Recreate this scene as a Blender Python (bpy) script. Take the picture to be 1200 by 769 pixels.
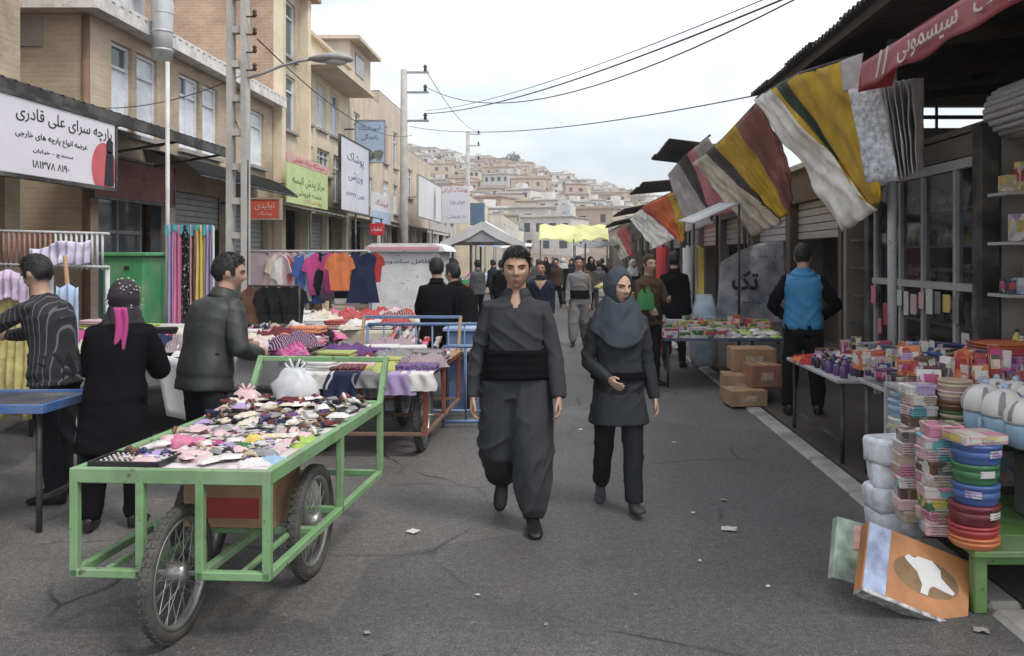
import bpy, bmesh, math, random
import numpy as np
from mathutils import Vector, Matrix, Euler, noise
R = math.radians
random.seed(11)
for o in list(bpy.data.objects):
    bpy.data.objects.remove(o, do_unlink=True)
SC = bpy.context.scene
COL = SC.collection
# ------------------------------------------------------------------ camera, sky, sun, exposure
CAMH, FPX = 1.65, 1000.0          # eye height in metres, focal length in photo pixels (photo is 1200 wide)
cam = bpy.data.cameras.new('camera')
cam.sensor_width = 36.0
cam.lens = 36.0 * FPX / 1200.0
cam.shift_x = -60.0 / 1200.0
cam.shift_y = -84.5 / 1200.0
cam.clip_start = 0.1
cam.clip_end = 5000
camo = bpy.data.objects.new('camera', cam)
COL.objects.link(camo)
camo.location = (0, 0, CAMH)
camo.rotation_euler = (R(90), 0, 0)
SC.camera = camo

SUN_EL, SUN_AZ = 54.0, 50.0
world = bpy.data.worlds.new('World')
SC.world = world
world.use_nodes = True
nt = world.node_tree
nt.nodes.clear()
w_out = nt.nodes.new('ShaderNodeOutputWorld')
w_bg = nt.nodes.new('ShaderNodeBackground')
w_sky = nt.nodes.new('ShaderNodeTexSky')
w_sky.sky_type = 'NISHITA'
w_sky.sun_disc = False
w_sky.sun_elevation = R(SUN_EL)
w_sky.sun_rotation = R(180 - SUN_AZ)
w_sky.air_density = 1.0
w_sky.dust_density = 2.0
w_tc = nt.nodes.new('ShaderNodeTexCoord')
w_map = nt.nodes.new('ShaderNodeMapping')
w_map.inputs['Scale'].default_value = (1.0, 1.0, 2.6)
w_n = nt.nodes.new('ShaderNodeTexNoise')
w_n.inputs['Scale'].default_value = 2.3
w_n.inputs['Detail'].default_value = 6
w_n.inputs['Roughness'].default_value = 0.55
w_r = nt.nodes.new('ShaderNodeValToRGB')
w_r.color_ramp.elements[0].position = 0.40
w_r.color_ramp.elements[0].color = (0.30, 0.30, 0.30, 1)
w_r.color_ramp.elements[1].position = 0.62
w_r.color_ramp.elements[1].color = (1, 1, 1, 1)
w_mix = nt.nodes.new('ShaderNodeMixRGB')
w_mix.inputs[2].default_value = (8.7, 8.95, 9.25, 1)     # the cloud layer
nt.links.new(w_tc.outputs['Generated'], w_map.inputs['Vector'])
nt.links.new(w_map.outputs['Vector'], w_n.inputs['Vector'])
nt.links.new(w_n.outputs['Fac'], w_r.inputs['Fac'])
nt.links.new(w_r.outputs['Color'], w_mix.inputs['Fac'])
nt.links.new(w_sky.outputs['Color'], w_mix.inputs[1])
nt.links.new(w_mix.outputs['Color'], w_bg.inputs['Color'])
w_bg.inputs['Strength'].default_value = 0.115
nt.links.new(w_bg.outputs['Background'], w_out.inputs['Surface'])

sun = bpy.data.lights.new('sun', 'SUN')
sun.energy = 1.5
sun.angle = R(16)
sun.color = (1.0, 0.965, 0.91)
suno = bpy.data.objects.new('sun', sun)
COL.objects.link(suno)
suno.rotation_euler = (R(90 - SUN_EL), 0, R(SUN_AZ))
suno.location = (0, 0, 30)
SC.view_settings.view_transform = 'Standard'
SC.view_settings.look = 'None'
SC.view_settings.gamma = 1.0
SC.view_settings.use_curve_mapping = False
SC.view_settings.exposure = 0.62
SC.render.engine = 'CYCLES'
SC.cycles.max_bounces = 6
SC.cycles.volume_bounces = 0
# ------------------------------------------------------------------ helpers
def P(px, py, d):
    """photo pixel at depth d -> world point"""
    return Vector(((px - 660) * d / FPX, d, CAMH - (py - 300) * d / FPX))
def GD(py, z=0.0):
    """depth of a ground (or height z) point seen at pixel row py"""
    return (CAMH - z) * FPX / (py - 300)

MATS = {}
def _new(name):
    m = bpy.data.materials.new(name)
    m.use_nodes = True
    return m, m.node_tree, m.node_tree.nodes['Principled BSDF']
def _coords(nt, scale=(1, 1, 1), kind='Object', rand=True):
    tc = nt.nodes.new('ShaderNodeTexCoord')
    mp = nt.nodes.new('ShaderNodeMapping')
    mp.inputs['Scale'].default_value = scale
    if rand:
        oi = nt.nodes.new('ShaderNodeObjectInfo')
        ml = nt.nodes.new('ShaderNodeVectorMath'); ml.operation = 'SCALE'
        cmb = nt.nodes.new('ShaderNodeCombineXYZ')
        for k in range(3): nt.links.new(oi.outputs['Random'], cmb.inputs[k])
        ml.inputs['Scale'].default_value = 37.0
        nt.links.new(cmb.outputs[0], ml.inputs[0])
        nt.links.new(ml.outputs[0], mp.inputs['Location'])
    nt.links.new(tc.outputs[kind], mp.inputs['Vector'])
    return mp.outputs['Vector']
def _noise(nt, vec, scale, detail=4, rough=0.55):
    n = nt.nodes.new('ShaderNodeTexNoise')
    n.inputs['Scale'].default_value = scale
    n.inputs['Detail'].default_value = detail
    n.inputs['Roughness'].default_value = rough
    nt.links.new(vec, n.inputs['Vector'])
    return n.outputs['Fac']
def _ramp(nt, fac, a, b, p0=0.35, p1=0.65):
    r = nt.nodes.new('ShaderNodeValToRGB')
    r.color_ramp.elements[0].position = p0; r.color_ramp.elements[0].color = (*a, 1)
    r.color_ramp.elements[1].position = p1; r.color_ramp.elements[1].color = (*b, 1)
    nt.links.new(fac, r.inputs['Fac'])
    return r.outputs['Color']
def _mixc(nt, fac, a, b, mode='MIX'):
    m = nt.nodes.new('ShaderNodeMixRGB'); m.blend_type = mode
    if isinstance(fac, (int, float)): m.inputs[0].default_value = fac
    else: nt.links.new(fac, m.inputs[0])
    for k, v in ((1, a), (2, b)):
        if isinstance(v, tuple): m.inputs[k].default_value = (*v[:3], 1)
        else: nt.links.new(v, m.inputs[k])
    return m.outputs[0]
def _bump(nt, bsdf, h, strength, dist=0.02):
    b = nt.nodes.new('ShaderNodeBump')
    b.inputs['Strength'].default_value = strength
    b.inputs['Distance'].default_value = dist
    nt.links.new(h, b.inputs['Height'])
    nt.links.new(b.outputs['Normal'], bsdf.inputs['Normal'])

def mat(name, col, rough=0.7, var=0.18, scale=4.0, bump=0.15, bscale=60.0, metal=0.0, dirt=0.0, spec=0.4, trans=0.0, sheen=0.0):
    """general procedural surface: two-scale colour variation, dirt, fine relief"""
    if name in MATS: return MATS[name]
    m, nt, b = _new(name)
    v = _coords(nt)
    f = _noise(nt, v, scale, 5)
    lo = tuple(max(0, c * (1 - var)) for c in col); hi = tuple(min(1, c * (1 + var)) for c in col)
    c = _ramp(nt, f, lo, hi, 0.3, 0.7)
    if dirt > 0:
        f2 = _noise(nt, v, scale * 0.6, 7, 0.7)
        d = nt.nodes.new('ShaderNodeMapRange')
        d.inputs[1].default_value = 0.48; d.inputs[2].default_value = 0.75
        d.inputs[3].default_value = 0.0; d.inputs[4].default_value = dirt
        nt.links.new(f2, d.inputs[0])
        c = _mixc(nt, d.outputs[0], c, (0.09, 0.075, 0.06))
    nt.links.new(c, b.inputs['Base Color'])
    b.inputs['Roughness'].default_value = rough
    b.inputs['Metallic'].default_value = metal
    b.inputs['Specular IOR Level'].default_value = spec
    if trans: b.inputs['Transmission Weight'].default_value = trans
    if sheen: b.inputs['Sheen Weight'].default_value = sheen
    if bump: _bump(nt, b, _noise(nt, v, bscale, 3), bump, 0.01)
    MATS[name] = m
    return m
def fabric(name, col, var=0.08, rough=0.92, bump=0.25):
    return mat(name, col, rough, var, 7.0, bump, 220.0, spec=0.08)
def plastic(name, col, rough=0.35):
    return mat(name, col, rough, 0.07, 9.0, 0.03, 40.0, dirt=0.12, spec=0.5)
def paint(name, col, rough=0.45, dirt=0.35):
    if name in MATS: return MATS[name]
    m = mat(name, col, rough, 0.1, 6.0, 0.08, 45.0, dirt=dirt)
    nt = m.node_tree; b = nt.nodes['Principled BSDF']; src = b.inputs['Base Color'].links[0].from_socket
    v = _coords(nt)          # chips down to rusty metal, and dusty fading
    ch = _ramp(nt, _noise(nt, v, 24, 6, .65), (0, 0, 0), (.85, .85, .85), .62, .66)
    fd = _ramp(nt, _noise(nt, v, 3.2, 4), (0, 0, 0), (.28, .28, .28), .42, .7)
    c = _mixc(nt, fd, src, (.40, .37, .33))
    nt.links.new(_mixc(nt, ch, c, (.085, .048, .03)), b.inputs['Base Color'])
    return m
def brick_mat(name, c1, c2, mortar, sc=1.0, axis='X'):
    m, nt, b = _new(name)
    tc = nt.nodes.new('ShaderNodeTexCoord')
    sp = nt.nodes.new('ShaderNodeSeparateXYZ'); nt.links.new(tc.outputs['Object'], sp.inputs[0])
    ad = nt.nodes.new('ShaderNodeMath'); ad.operation = 'ADD'
    nt.links.new(sp.outputs[0], ad.inputs[0]); nt.links.new(sp.outputs[1], ad.inputs[1])
    cb = nt.nodes.new('ShaderNodeCombineXYZ')
    nt.links.new(ad.outputs[0], cb.inputs[0]); nt.links.new(sp.outputs[2], cb.inputs[1])
    br = nt.nodes.new('ShaderNodeTexBrick')
    br.inputs['Scale'].default_value = sc
    br.inputs['Brick Width'].default_value = 0.23
    br.inputs['Row Height'].default_value = 0.075
    br.inputs['Mortar Size'].default_value = 0.011
    br.inputs['Bias'].default_value = 0.1
    br.inputs['Color1'].default_value = (*c1, 1); br.inputs['Color2'].default_value = (*c2, 1)
    br.inputs['Mortar'].default_value = (*mortar, 1)
    nt.links.new(cb.outputs[0], br.inputs['Vector'])
    v = _coords(nt, rand=False)
    f = _noise(nt, v, 0.9, 6, 0.65)
    c = _mixc(nt, 0.65, br.outputs['Color'], _ramp(nt, f, (0.35, 0.33, 0.31), (1, 1, 1), 0.3, 0.62), 'MULTIPLY')
    nt.links.new(c, b.inputs['Base Color'])
    b.inputs['Roughness'].default_value = 0.9
    inv = nt.nodes.new('ShaderNodeMath'); inv.operation = 'SUBTRACT'; inv.inputs[0].default_value = 1
    nt.links.new(br.outputs['Fac'], inv.inputs[1])
    _bump(nt, b, inv.outputs[0], 0.5, 0.01)
    MATS[name] = m
    return m
def plaster(name, col, dirt=0.5):
    """rendered wall with run-down streaks"""
    m, nt, b = _new(name)
    v = _coords(nt, (1, 1, 0.18))
    v2 = _coords(nt)
    c = _ramp(nt, _noise(nt, v2, 1.3, 6, 0.6), tuple(x * .82 for x in col), tuple(min(1, x * 1.1) for x in col), .3, .7)
    st = _noise(nt, v, 3.0, 6, 0.65)
    d = nt.nodes.new('ShaderNodeMapRange')
    d.inputs[1].default_value = 0.5; d.inputs[2].default_value = 0.8; d.inputs[3].default_value = 0; d.inputs[4].default_value = dirt
    nt.links.new(st, d.inputs[0])
    c = _mixc(nt, d.outputs[0], c, (0.12, 0.10, 0.08))
    nt.links.new(c, b.inputs['Base Color'])
    b.inputs['Roughness'].default_value = 0.92
    _bump(nt, b, _noise(nt, v2, 30, 4), 0.2, 0.01)
    MATS[name] = m
    return m
def glass(name, tint=(0.05, 0.06, 0.065), rough=0.08, alpha=None):
    """dark reflective pane; alpha < 1 lets the goods behind show through"""
    if name in MATS: return MATS[name]
    m, nt, b = _new(name)
    v = _coords(nt)
    c = _ramp(nt, _noise(nt, v, 2.0, 4), tuple(x * .7 for x in tint), tuple(x * 1.3 for x in tint))
    nt.links.new(c, b.inputs['Base Color'])
    b.inputs['Roughness'].default_value = rough
    b.inputs['Specular IOR Level'].default_value = 0.6
    if alpha is not None: b.inputs['Alpha'].default_value = alpha
    MATS[name] = m
    return m

class MB:
    """collects faces of ONE piece"""
    def __init__(s):
        s.v = []; s.f = []; s.m = []; s.M = Matrix(); s.sm = []
    def at(s, loc=(0, 0, 0), rz=0, rx=0, ry=0):
        s.M = Matrix.Translation(loc) @ Euler((rx, ry, rz)).to_matrix().to_4x4(); return s
    def add(s, vs, fs, mi=0, smooth=False):
        k = len(s.v)
        M = s.M
        s.v += [tuple(M @ Vector(p)) for p in vs]
        s.f += [tuple(i + k for i in f) for f in fs]
        s.m += [mi] * len(fs); s.sm += [smooth] * len(fs)
        return s
    def box(s, c, d, mi=0):
        x, y, z = c; a, b, e = d[0] / 2, d[1] / 2, d[2] / 2
        vs = [(x + i * a, y + j * b, z + k * e) for k in (-1, 1) for j in (-1, 1) for i in (-1, 1)]
        return s.add(vs, [(0, 2, 3, 1), (4, 5, 7, 6), (0, 1, 5, 4), (2, 6, 7, 3), (0, 4, 6, 2), (1, 3, 7, 5)], mi)
    def cbox(s, c, d, ch=0.01, mi=0):
        """box with chamfered edges"""
        h = [max(q / 2, 1e-4) for q in d]; ch = min(ch, min(h) * .8)
        vs = []; idx = {}
        for i in (-1, 1):
            for j in (-1, 1):
                for k in (-1, 1):
                    for ax in range(3):
                        p = [i * h[0], j * h[1], k * h[2]]
                        for q in range(3):
                            if q != ax: p[q] -= (i, j, k)[q] * ch
                        idx[(i, j, k, ax)] = len(vs)
                        vs.append((c[0] + p[0], c[1] + p[1], c[2] + p[2]))
        fs = []
        S = (-1, 1)
        for sg in S:
            fs.append([idx[(sg, j, k, 0)] for j, k in ((-1, -1), (1, -1), (1, 1), (-1, 1))])
            fs.append([idx[(i, sg, k, 1)] for i, k in ((-1, -1), (1, -1), (1, 1), (-1, 1))])
            fs.append([idx[(i, j, sg, 2)] for i, j in ((-1, -1), (1, -1), (1, 1), (-1, 1))])
        for a in S:
            for b in S:
                fs.append([idx[(a, b, -1, 0)], idx[(a, b, 1, 0)], idx[(a, b, 1, 1)], idx[(a, b, -1, 1)]])
                fs.append([idx[(a, -1, b, 0)], idx[(a, 1, b, 0)], idx[(a, 1, b, 2)], idx[(a, -1, b, 2)]])
                fs.append([idx[(-1, a, b, 1)], idx[(1, a, b, 1)], idx[(1, a, b, 2)], idx[(-1, a, b, 2)]])
        for i in S:
            for j in S:
                for k in S: fs.append([idx[(i, j, k, q)] for q in range(3)])
        # orient outwards
        cc = Vector(c); out = []
        for f in fs:
            a, b2, e = (Vector(vs[f[q]]) for q in range(3))
            n = (b2 - a).cross(e - a); m = sum((Vector(vs[q]) for q in f), Vector()) / len(f)
            out.append(tuple(f) if n.dot(m - cc) > 0 else tuple(reversed(f)))
        return s.add(vs, out, mi)
    def tube(s, pts, r, n=8, caps=True, mi=0, flat=1.0, up=None, smooth=True):
        pts = [Vector(p) for p in pts]
        rs = r if isinstance(r, (list, tuple)) else [r] * len(pts)
        vs = []; fs = []
        t = (pts[1] - pts[0]).normalized()
        u = Vector(up) if up is not None else (Vector((0, 0, 1)) if abs(t.z) < .9 else Vector((0, 1, 0)))
        u = (u - t * u.dot(t)).normalized()
        for i, p in enumerate(pts):
            if i == 0: t = pts[1] - pts[0]
            elif i == len(pts) - 1: t = pts[-1] - pts[-2]
            else: t = (pts[i + 1] - p).normalized() + (p - pts[i - 1]).normalized()
            t = t.normalized()
            u = (u - t * u.dot(t)).normalized()
            w = t.cross(u)
            for k in range(n):
                a = 2 * math.pi * k / n
                vs.append(p + u * (math.cos(a) * rs[i]) + w * (math.sin(a) * rs[i] * flat))
        for i in range(len(pts) - 1):
            for k in range(n):
                k2 = (k + 1) % n
                fs.append((i * n + k, i * n + k2, (i + 1) * n + k2, (i + 1) * n + k))
        s.add(vs, fs, mi, smooth)
        if caps:
            b = len(s.v) - len(vs)
            s.f += [tuple(b + k for k in reversed(range(n))), tuple(b + (len(pts) - 1) * n + k for k in range(n))]
            s.m += [mi, mi]; s.sm += [False, False]
        return s
    def rings(s, rg, caps=True, mi=0, smooth=True):
        """rg: list of vertex rings of equal length"""
        n = len(rg[0]); vs = [p for q in rg for p in q]; fs = []
        for i in range(len(rg) - 1):
            for k in range(n):
                k2 = (k + 1) % n
                fs.append((i * n + k, i * n + k2, (i + 1) * n + k2, (i + 1) * n + k))
        s.add(vs, fs, mi, smooth)
        if caps:
            b = len(s.v) - len(vs)
            s.f += [tuple(b + k for k in reversed(range(n))), tuple(b + (len(rg) - 1) * n + k for k in range(n))]
            s.m += [mi, mi]; s.sm += [False, False]
        return s
    def lathe(s, prof, n=16, c=(0, 0, 0), mi=0, smooth=True, caps=True):
        rg = [[(c[0] + r * math.cos(2 * math.pi * k / n), c[1] + r * math.sin(2 * math.pi * k / n), c[2] + z) for k in range(n)] for r, z in prof]
        return s.rings(rg, caps, mi, smooth)
    def ball(s, c, r, n=10, m=7, mi=0):
        rx, ry, rz = r if isinstance(r, tuple) else (r, r, r)
        rg = []
        for i in range(1, m):
            a = math.pi * i / m
            rg.append([(c[0] + rx * math.sin(a) * math.cos(2 * math.pi * k / n), c[1] + ry * math.sin(a) * math.sin(2 * math.pi * k / n), c[2] - rz * math.cos(a)) for k in range(n)])
        return s.rings(rg, True, mi, True)
    def grid(s, fn, nu, nv, mi=0, smooth=True):
        vs = [fn(i / nu, j / nv) for j in range(nv + 1) for i in range(nu + 1)]
        fs = []; ms = []
        for j in range(nv):
            for i in range(nu):
                a = j * (nu + 1) + i
                fs.append((a, a + 1, a + nu + 2, a + nu + 1))
                ms.append(mi(i / nu, j / nv) if callable(mi) else mi)
        s.add(vs, fs, 0, smooth)
        s.m[-len(fs):] = ms
        return s
    def poly(s, pts, mi=0):
        return s.add(pts, [tuple(range(len(pts)))], mi)
    def prism(s, pts, ext, mi=0):
        """extrude polygon pts by vector ext"""
        n = len(pts); e = Vector(ext); P2 = [Vector(p) for p in pts]
        return s.add(P2 + [p + e for p in P2], [tuple(reversed(range(n))), tuple(range(n, 2 * n))] + [(i, (i + 1) % n, n + (i + 1) % n, n + i) for i in range(n)], mi)
    def mesh(s, name):
        me = bpy.data.meshes.new(name)
        me.from_pydata(s.v, [], s.f)
        me.polygons.foreach_set('material_index', s.m)
        me.polygons.foreach_set('use_smooth', s.sm)
        me.update()
        return me
    def build(s, name, mats, parent=None, solid=0.0, loc=None, rz=0.0):
        me = s.mesh(name)
        for m in (mats if isinstance(mats, (list, tuple)) else [mats]): me.materials.append(m)
        o = bpy.data.objects.new(name, me)
        COL.objects.link(o)
        if parent: o.parent = parent
        if loc is not None: o.location = loc; o.rotation_euler = (0, 0, rz)
        if solid:
            q = o.modifiers.new('thickness', 'SOLIDIFY'); q.thickness = solid; q.offset = 0
        return o
def tag(o, label=None, cat=None, group=None, kind=None):
    if label: o['label'] = label
    if cat: o['category'] = cat
    if group: o['group'] = group
    if kind: o['kind'] = kind
    return o
def thing(name, label, cat, loc=(0, 0, 0), rz=0.0, group=None):
    o = bpy.data.objects.new(name, None)
    o.empty_display_size = 0.2
    COL.objects.link(o)
    o.location = loc; o.rotation_euler = (0, 0, rz)
    return tag(o, label, cat, group)
def dup(src, loc=None, rz=None, label=None, group=None, scale=None, mats=None):
    c = src.copy(); COL.objects.link(c)
    if loc is not None: c.location = loc
    if rz is not None: c.rotation_euler = (c.rotation_euler[0], c.rotation_euler[1], rz)
    if scale is not None: c.scale = scale if isinstance(scale, tuple) else (scale,) * 3
    if label: c['label'] = label
    if group: c['group'] = group
    for ch in KIDS.get(src.name, []) or [x for x in COL.objects if x.parent == src]:
        d = ch.copy(); COL.objects.link(d); d.parent = c
        for g in [x for x in ch.children]:
            e = g.copy(); COL.objects.link(e); e.parent = d
    return c
KIDS = {}

# ---- lettering
FORMS = {}
for _l in ('ا FE8D 2,ب FE8F 4,پ FB56 4,ت FE95 4,ج FE9D 4,چ FB7A 4,ح FEA1 4,خ FEA5 4,د FEA9 2,ر FEAD 2,ز FEAF 2,س FEB1 4,ش FEB5 4,ص FEB9 4,ض FEBD 4,ط FEC1 4,ع FEC9 4,ف FED1 4,ق FED5 4,'
           'ک FB8E 4,گ FB92 4,ل FEDD 4,م FEE1 4,ن FEE5 4,ه FEE9 4,و FEED 2,ی FBFC 4').split(','):
    _c, _h, _n = _l.split()
    FORMS[_c] = (int(_h, 16), int(_n))
def shape(s):
    out = []
    for i, c in enumerate(s):
        if c not in FORMS: out.append(c); continue
        b, n = FORMS[c]
        prev = i > 0 and s[i - 1] in FORMS and FORMS[s[i - 1]][1] == 4
        nxt = n == 4 and i < len(s) - 1 and s[i + 1] in FORMS
        out.append(chr(b + (0 if not prev and not nxt else 1 if prev and not nxt else 2 if nxt and not prev else 3)))
    return ''.join(reversed(out))
def lettering(text, h, m, parent, loc, rot, w=None, depth=0.002, name='lettering', bold=0.0):
    """flat lettering as a mesh part, centred on loc in the parent's space, fitted to height h and width w"""
    cu = bpy.data.curves.new('text', 'FONT')
    cu.body = shape(text); cu.size = 1; cu.align_x = 'CENTER'; cu.align_y = 'CENTER'
    cu.resolution_u = 2; cu.extrude = depth; cu.offset = bold
    t = bpy.data.objects.new('text', cu); COL.objects.link(t)
    bpy.context.view_layer.update()
    me = bpy.data.meshes.new_from_object(t.evaluated_get(bpy.context.evaluated_depsgraph_get()))
    bpy.data.objects.remove(t, do_unlink=True)
    co = np.array([v.co[:] for v in me.vertices])
    if len(co) == 0: return None
    lo, hi = co.min(0), co.max(0)
    co[:, :2] -= (lo[:2] + hi[:2]) / 2
    sy = h / max(hi[1] - lo[1], 1e-4); sx = (w / (hi[0] - lo[0])) if w else sy
    co[:, 0] *= sx; co[:, 1] *= sy
    me.vertices.foreach_set('co', co.ravel()); me.update()
    me.materials.clear(); me.materials.append(m)
    o = bpy.data.objects.new(name, me); COL.objects.link(o)
    o.parent = parent; o.location = loc; o.rotation_euler = rot
    return o
FACE_STREET_L = (R(90), 0, R(90))     # text on a plane that faces +X
FACE_CAM = (R(90), 0, 0)              # text on a plane that faces the camera (-Y)
FACE_STREET_R = (R(90), 0, R(-90))    # text on a plane that faces -X

def wall_with_holes(mb, o, u, v, W, H, holes, depth, n, mi=0):
    """wall quad grid from o along u (W) and v (H); holes (u0,u1,v0,v1) get reveals going -n*depth"""
    o, u, v, n = Vector(o), Vector(u), Vector(v), Vector(n)
    us = sorted({0, W, *[h[0] for h in holes], *[h[1] for h in holes]})
    vs = sorted({0, H, *[h[2] for h in holes], *[h[3] for h in holes]})
    us = [x for x in us if 0 <= x <= W]; vs = [x for x in vs if 0 <= x <= H]
    flip = u.cross(v).dot(n) < 0
    def q(pts):
        mb.poly(list(reversed(pts)) if flip else pts, mi)
    for i in range(len(us) - 1):
        for j in range(len(vs) - 1):
            cu, cv = (us[i] + us[i + 1]) / 2, (vs[j] + vs[j + 1]) / 2
            if any(h[0] < cu < h[1] and h[2] < cv < h[3] for h in holes): continue
            q([o + u * us[i] + v * vs[j], o + u * us[i + 1] + v * vs[j], o + u * us[i + 1] + v * vs[j + 1], o + u * us[i] + v * vs[j + 1]])
    for a, b, c, d in holes:
        p = [o + u * a + v * c, o + u * b + v * c, o + u * b + v * d, o + u * a + v * d]
        for k in range(4):
            x, y = p[k], p[(k + 1) % 4]
            q([y, x, x - n * depth, y - n * depth])

PAL = {'white': (.62, .60, .57), 'black': (.02, .02, .022), 'pink': (.62, .16, .30), 'magenta': (.50, .03, .22), 'red': (.45, .03, .03), 'orange': (.66, .17, .03), 'yellow': (.66, .50, .06), 'lime green': (.36, .52, .08), 'green': (.04, .20, .06),
       'turquoise': (.05, .36, .40), 'light blue': (.25, .42, .60), 'blue': (.04, .12, .38), 'navy': (.02, .03, .08), 'lilac': (.36, .26, .48), 'purple': (.13, .05, .20), 'brown': (.14, .07, .04), 'beige': (.48, .38, .27), 'grey': (.22, .22, .225), 'cream': (.60, .53, .40), 'maroon': (.16, .03, .04), 'pale pink': (.62, .42, .44)}
MUTED = set()
def cm(c, kind='fabric'):
    n = kind + '_' + c.replace(' ', '_')
    if n in MATS: return MATS[n]
    if kind in ('fabric', 'cloth') and c not in MUTED:
        l = sum(PAL[c]) / 3; PAL[c] = tuple(.8 * a + .2 * l for a in PAL[c]); MUTED.add(c)
    if kind == 'print':      # printed packaging: colour blocks, small pictures and lines of type
        k = sorted(PAL).index(c); q = PAL[c]; q2 = list(PAL.values())[(k * 5 + 2) % len(PAL)]
        m = mat(n, q, .38, .12, 8, .04, 30, dirt=.08); nt = m.node_tree; b = nt.nodes['Principled BSDF']; src = b.inputs['Base Color'].links[0].from_socket
        v = _coords(nt)
        t = nt.nodes.new('ShaderNodeTexVoronoi'); t.distance = 'CHEBYCHEV'; t.inputs['Scale'].default_value = 15; nt.links.new(v, t.inputs['Vector'])
        h = nt.nodes.new('ShaderNodeSeparateColor'); nt.links.new(t.outputs['Color'], h.inputs[0])
        c1 = _mixc(nt, _ramp(nt, h.outputs[0], (0, 0, 0), (.85, .85, .85), .66, .68), src, q2)
        c1 = _mixc(nt, _ramp(nt, h.outputs[1], (0, 0, 0), (.8, .8, .8), .78, .80), c1, (.62, .60, .56))
        w = nt.nodes.new('ShaderNodeTexWave'); w.bands_direction = 'Z'; w.inputs['Scale'].default_value = 24; w.inputs['Distortion'].default_value = 2.5; w.inputs['Detail Scale'].default_value = 6; nt.links.new(v, w.inputs['Vector'])
        g = _mixc(nt, 1.0, _ramp(nt, w.outputs['Fac'], (0, 0, 0), (1, 1, 1), .72, .8), _ramp(nt, h.outputs[2], (0, 0, 0), (.8, .8, .8), .6, .62), 'MULTIPLY')
        c1 = _mixc(nt, g, c1, (.05, .045, .05))
        nt.links.new(c1, b.inputs['Base Color'])
        return m
    if kind == 'cloth':      # printed or striped garment cloth
        k = sorted(PAL).index(c); q = PAL[c]; q2 = list(PAL.values())[(k * 7 + 3) % len(PAL)]
        q2 = tuple(.55 * a + .45 * b for a, b in zip(q2, (.6, .56, .52))) if sum(q) < .9 else tuple(.6 * a + .4 * b for a, b in zip(q2, q))
        m = fabric(n, q, .1); nt = m.node_tree; b = nt.nodes['Principled BSDF']; src = b.inputs['Base Color'].links[0].from_socket
        v = _coords(nt)
        if k % 3 == 0:
            t = nt.nodes.new('ShaderNodeTexWave'); t.inputs['Scale'].default_value = 9 + k; t.inputs['Distortion'].default_value = 1.5; nt.links.new(v, t.inputs['Vector']); f = _ramp(nt, t.outputs['Fac'], (0, 0, 0), (.75, .75, .75), .55, .75)
        else:
            t = nt.nodes.new('ShaderNodeTexVoronoi'); t.inputs['Scale'].default_value = 26 + 3 * k; nt.links.new(v, t.inputs['Vector']); f = _ramp(nt, t.outputs['Distance'], (.8, .8, .8), (0, 0, 0), .22, .42)
        nt.links.new(_mixc(nt, f, src, q2), b.inputs['Base Color'])
        return m
    return fabric(n, PAL[c]) if kind == 'fabric' else plastic(n, PAL[c]) if kind == 'plastic' else mat(n, PAL[c], .5, .3, 14, .05, 30, dirt=.1)
def put(name, me, m, loc, label, cat, group, rz=0.0, scale=1.0, rx=0.0, ry=0.0):
    o = bpy.data.objects.new(name, me); COL.objects.link(o)
    ms = m if isinstance(m, (list, tuple)) else [m]
    for i, mm in enumerate(ms):
        if i < len(o.material_slots):
            o.material_slots[i].link = 'OBJECT'; o.material_slots[i].material = mm
    o.location = loc; o.rotation_euler = (rx, ry, rz)
    o.scale = scale if isinstance(scale, tuple) else (scale,) * 3
    return tag(o, label, cat, group)
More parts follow.
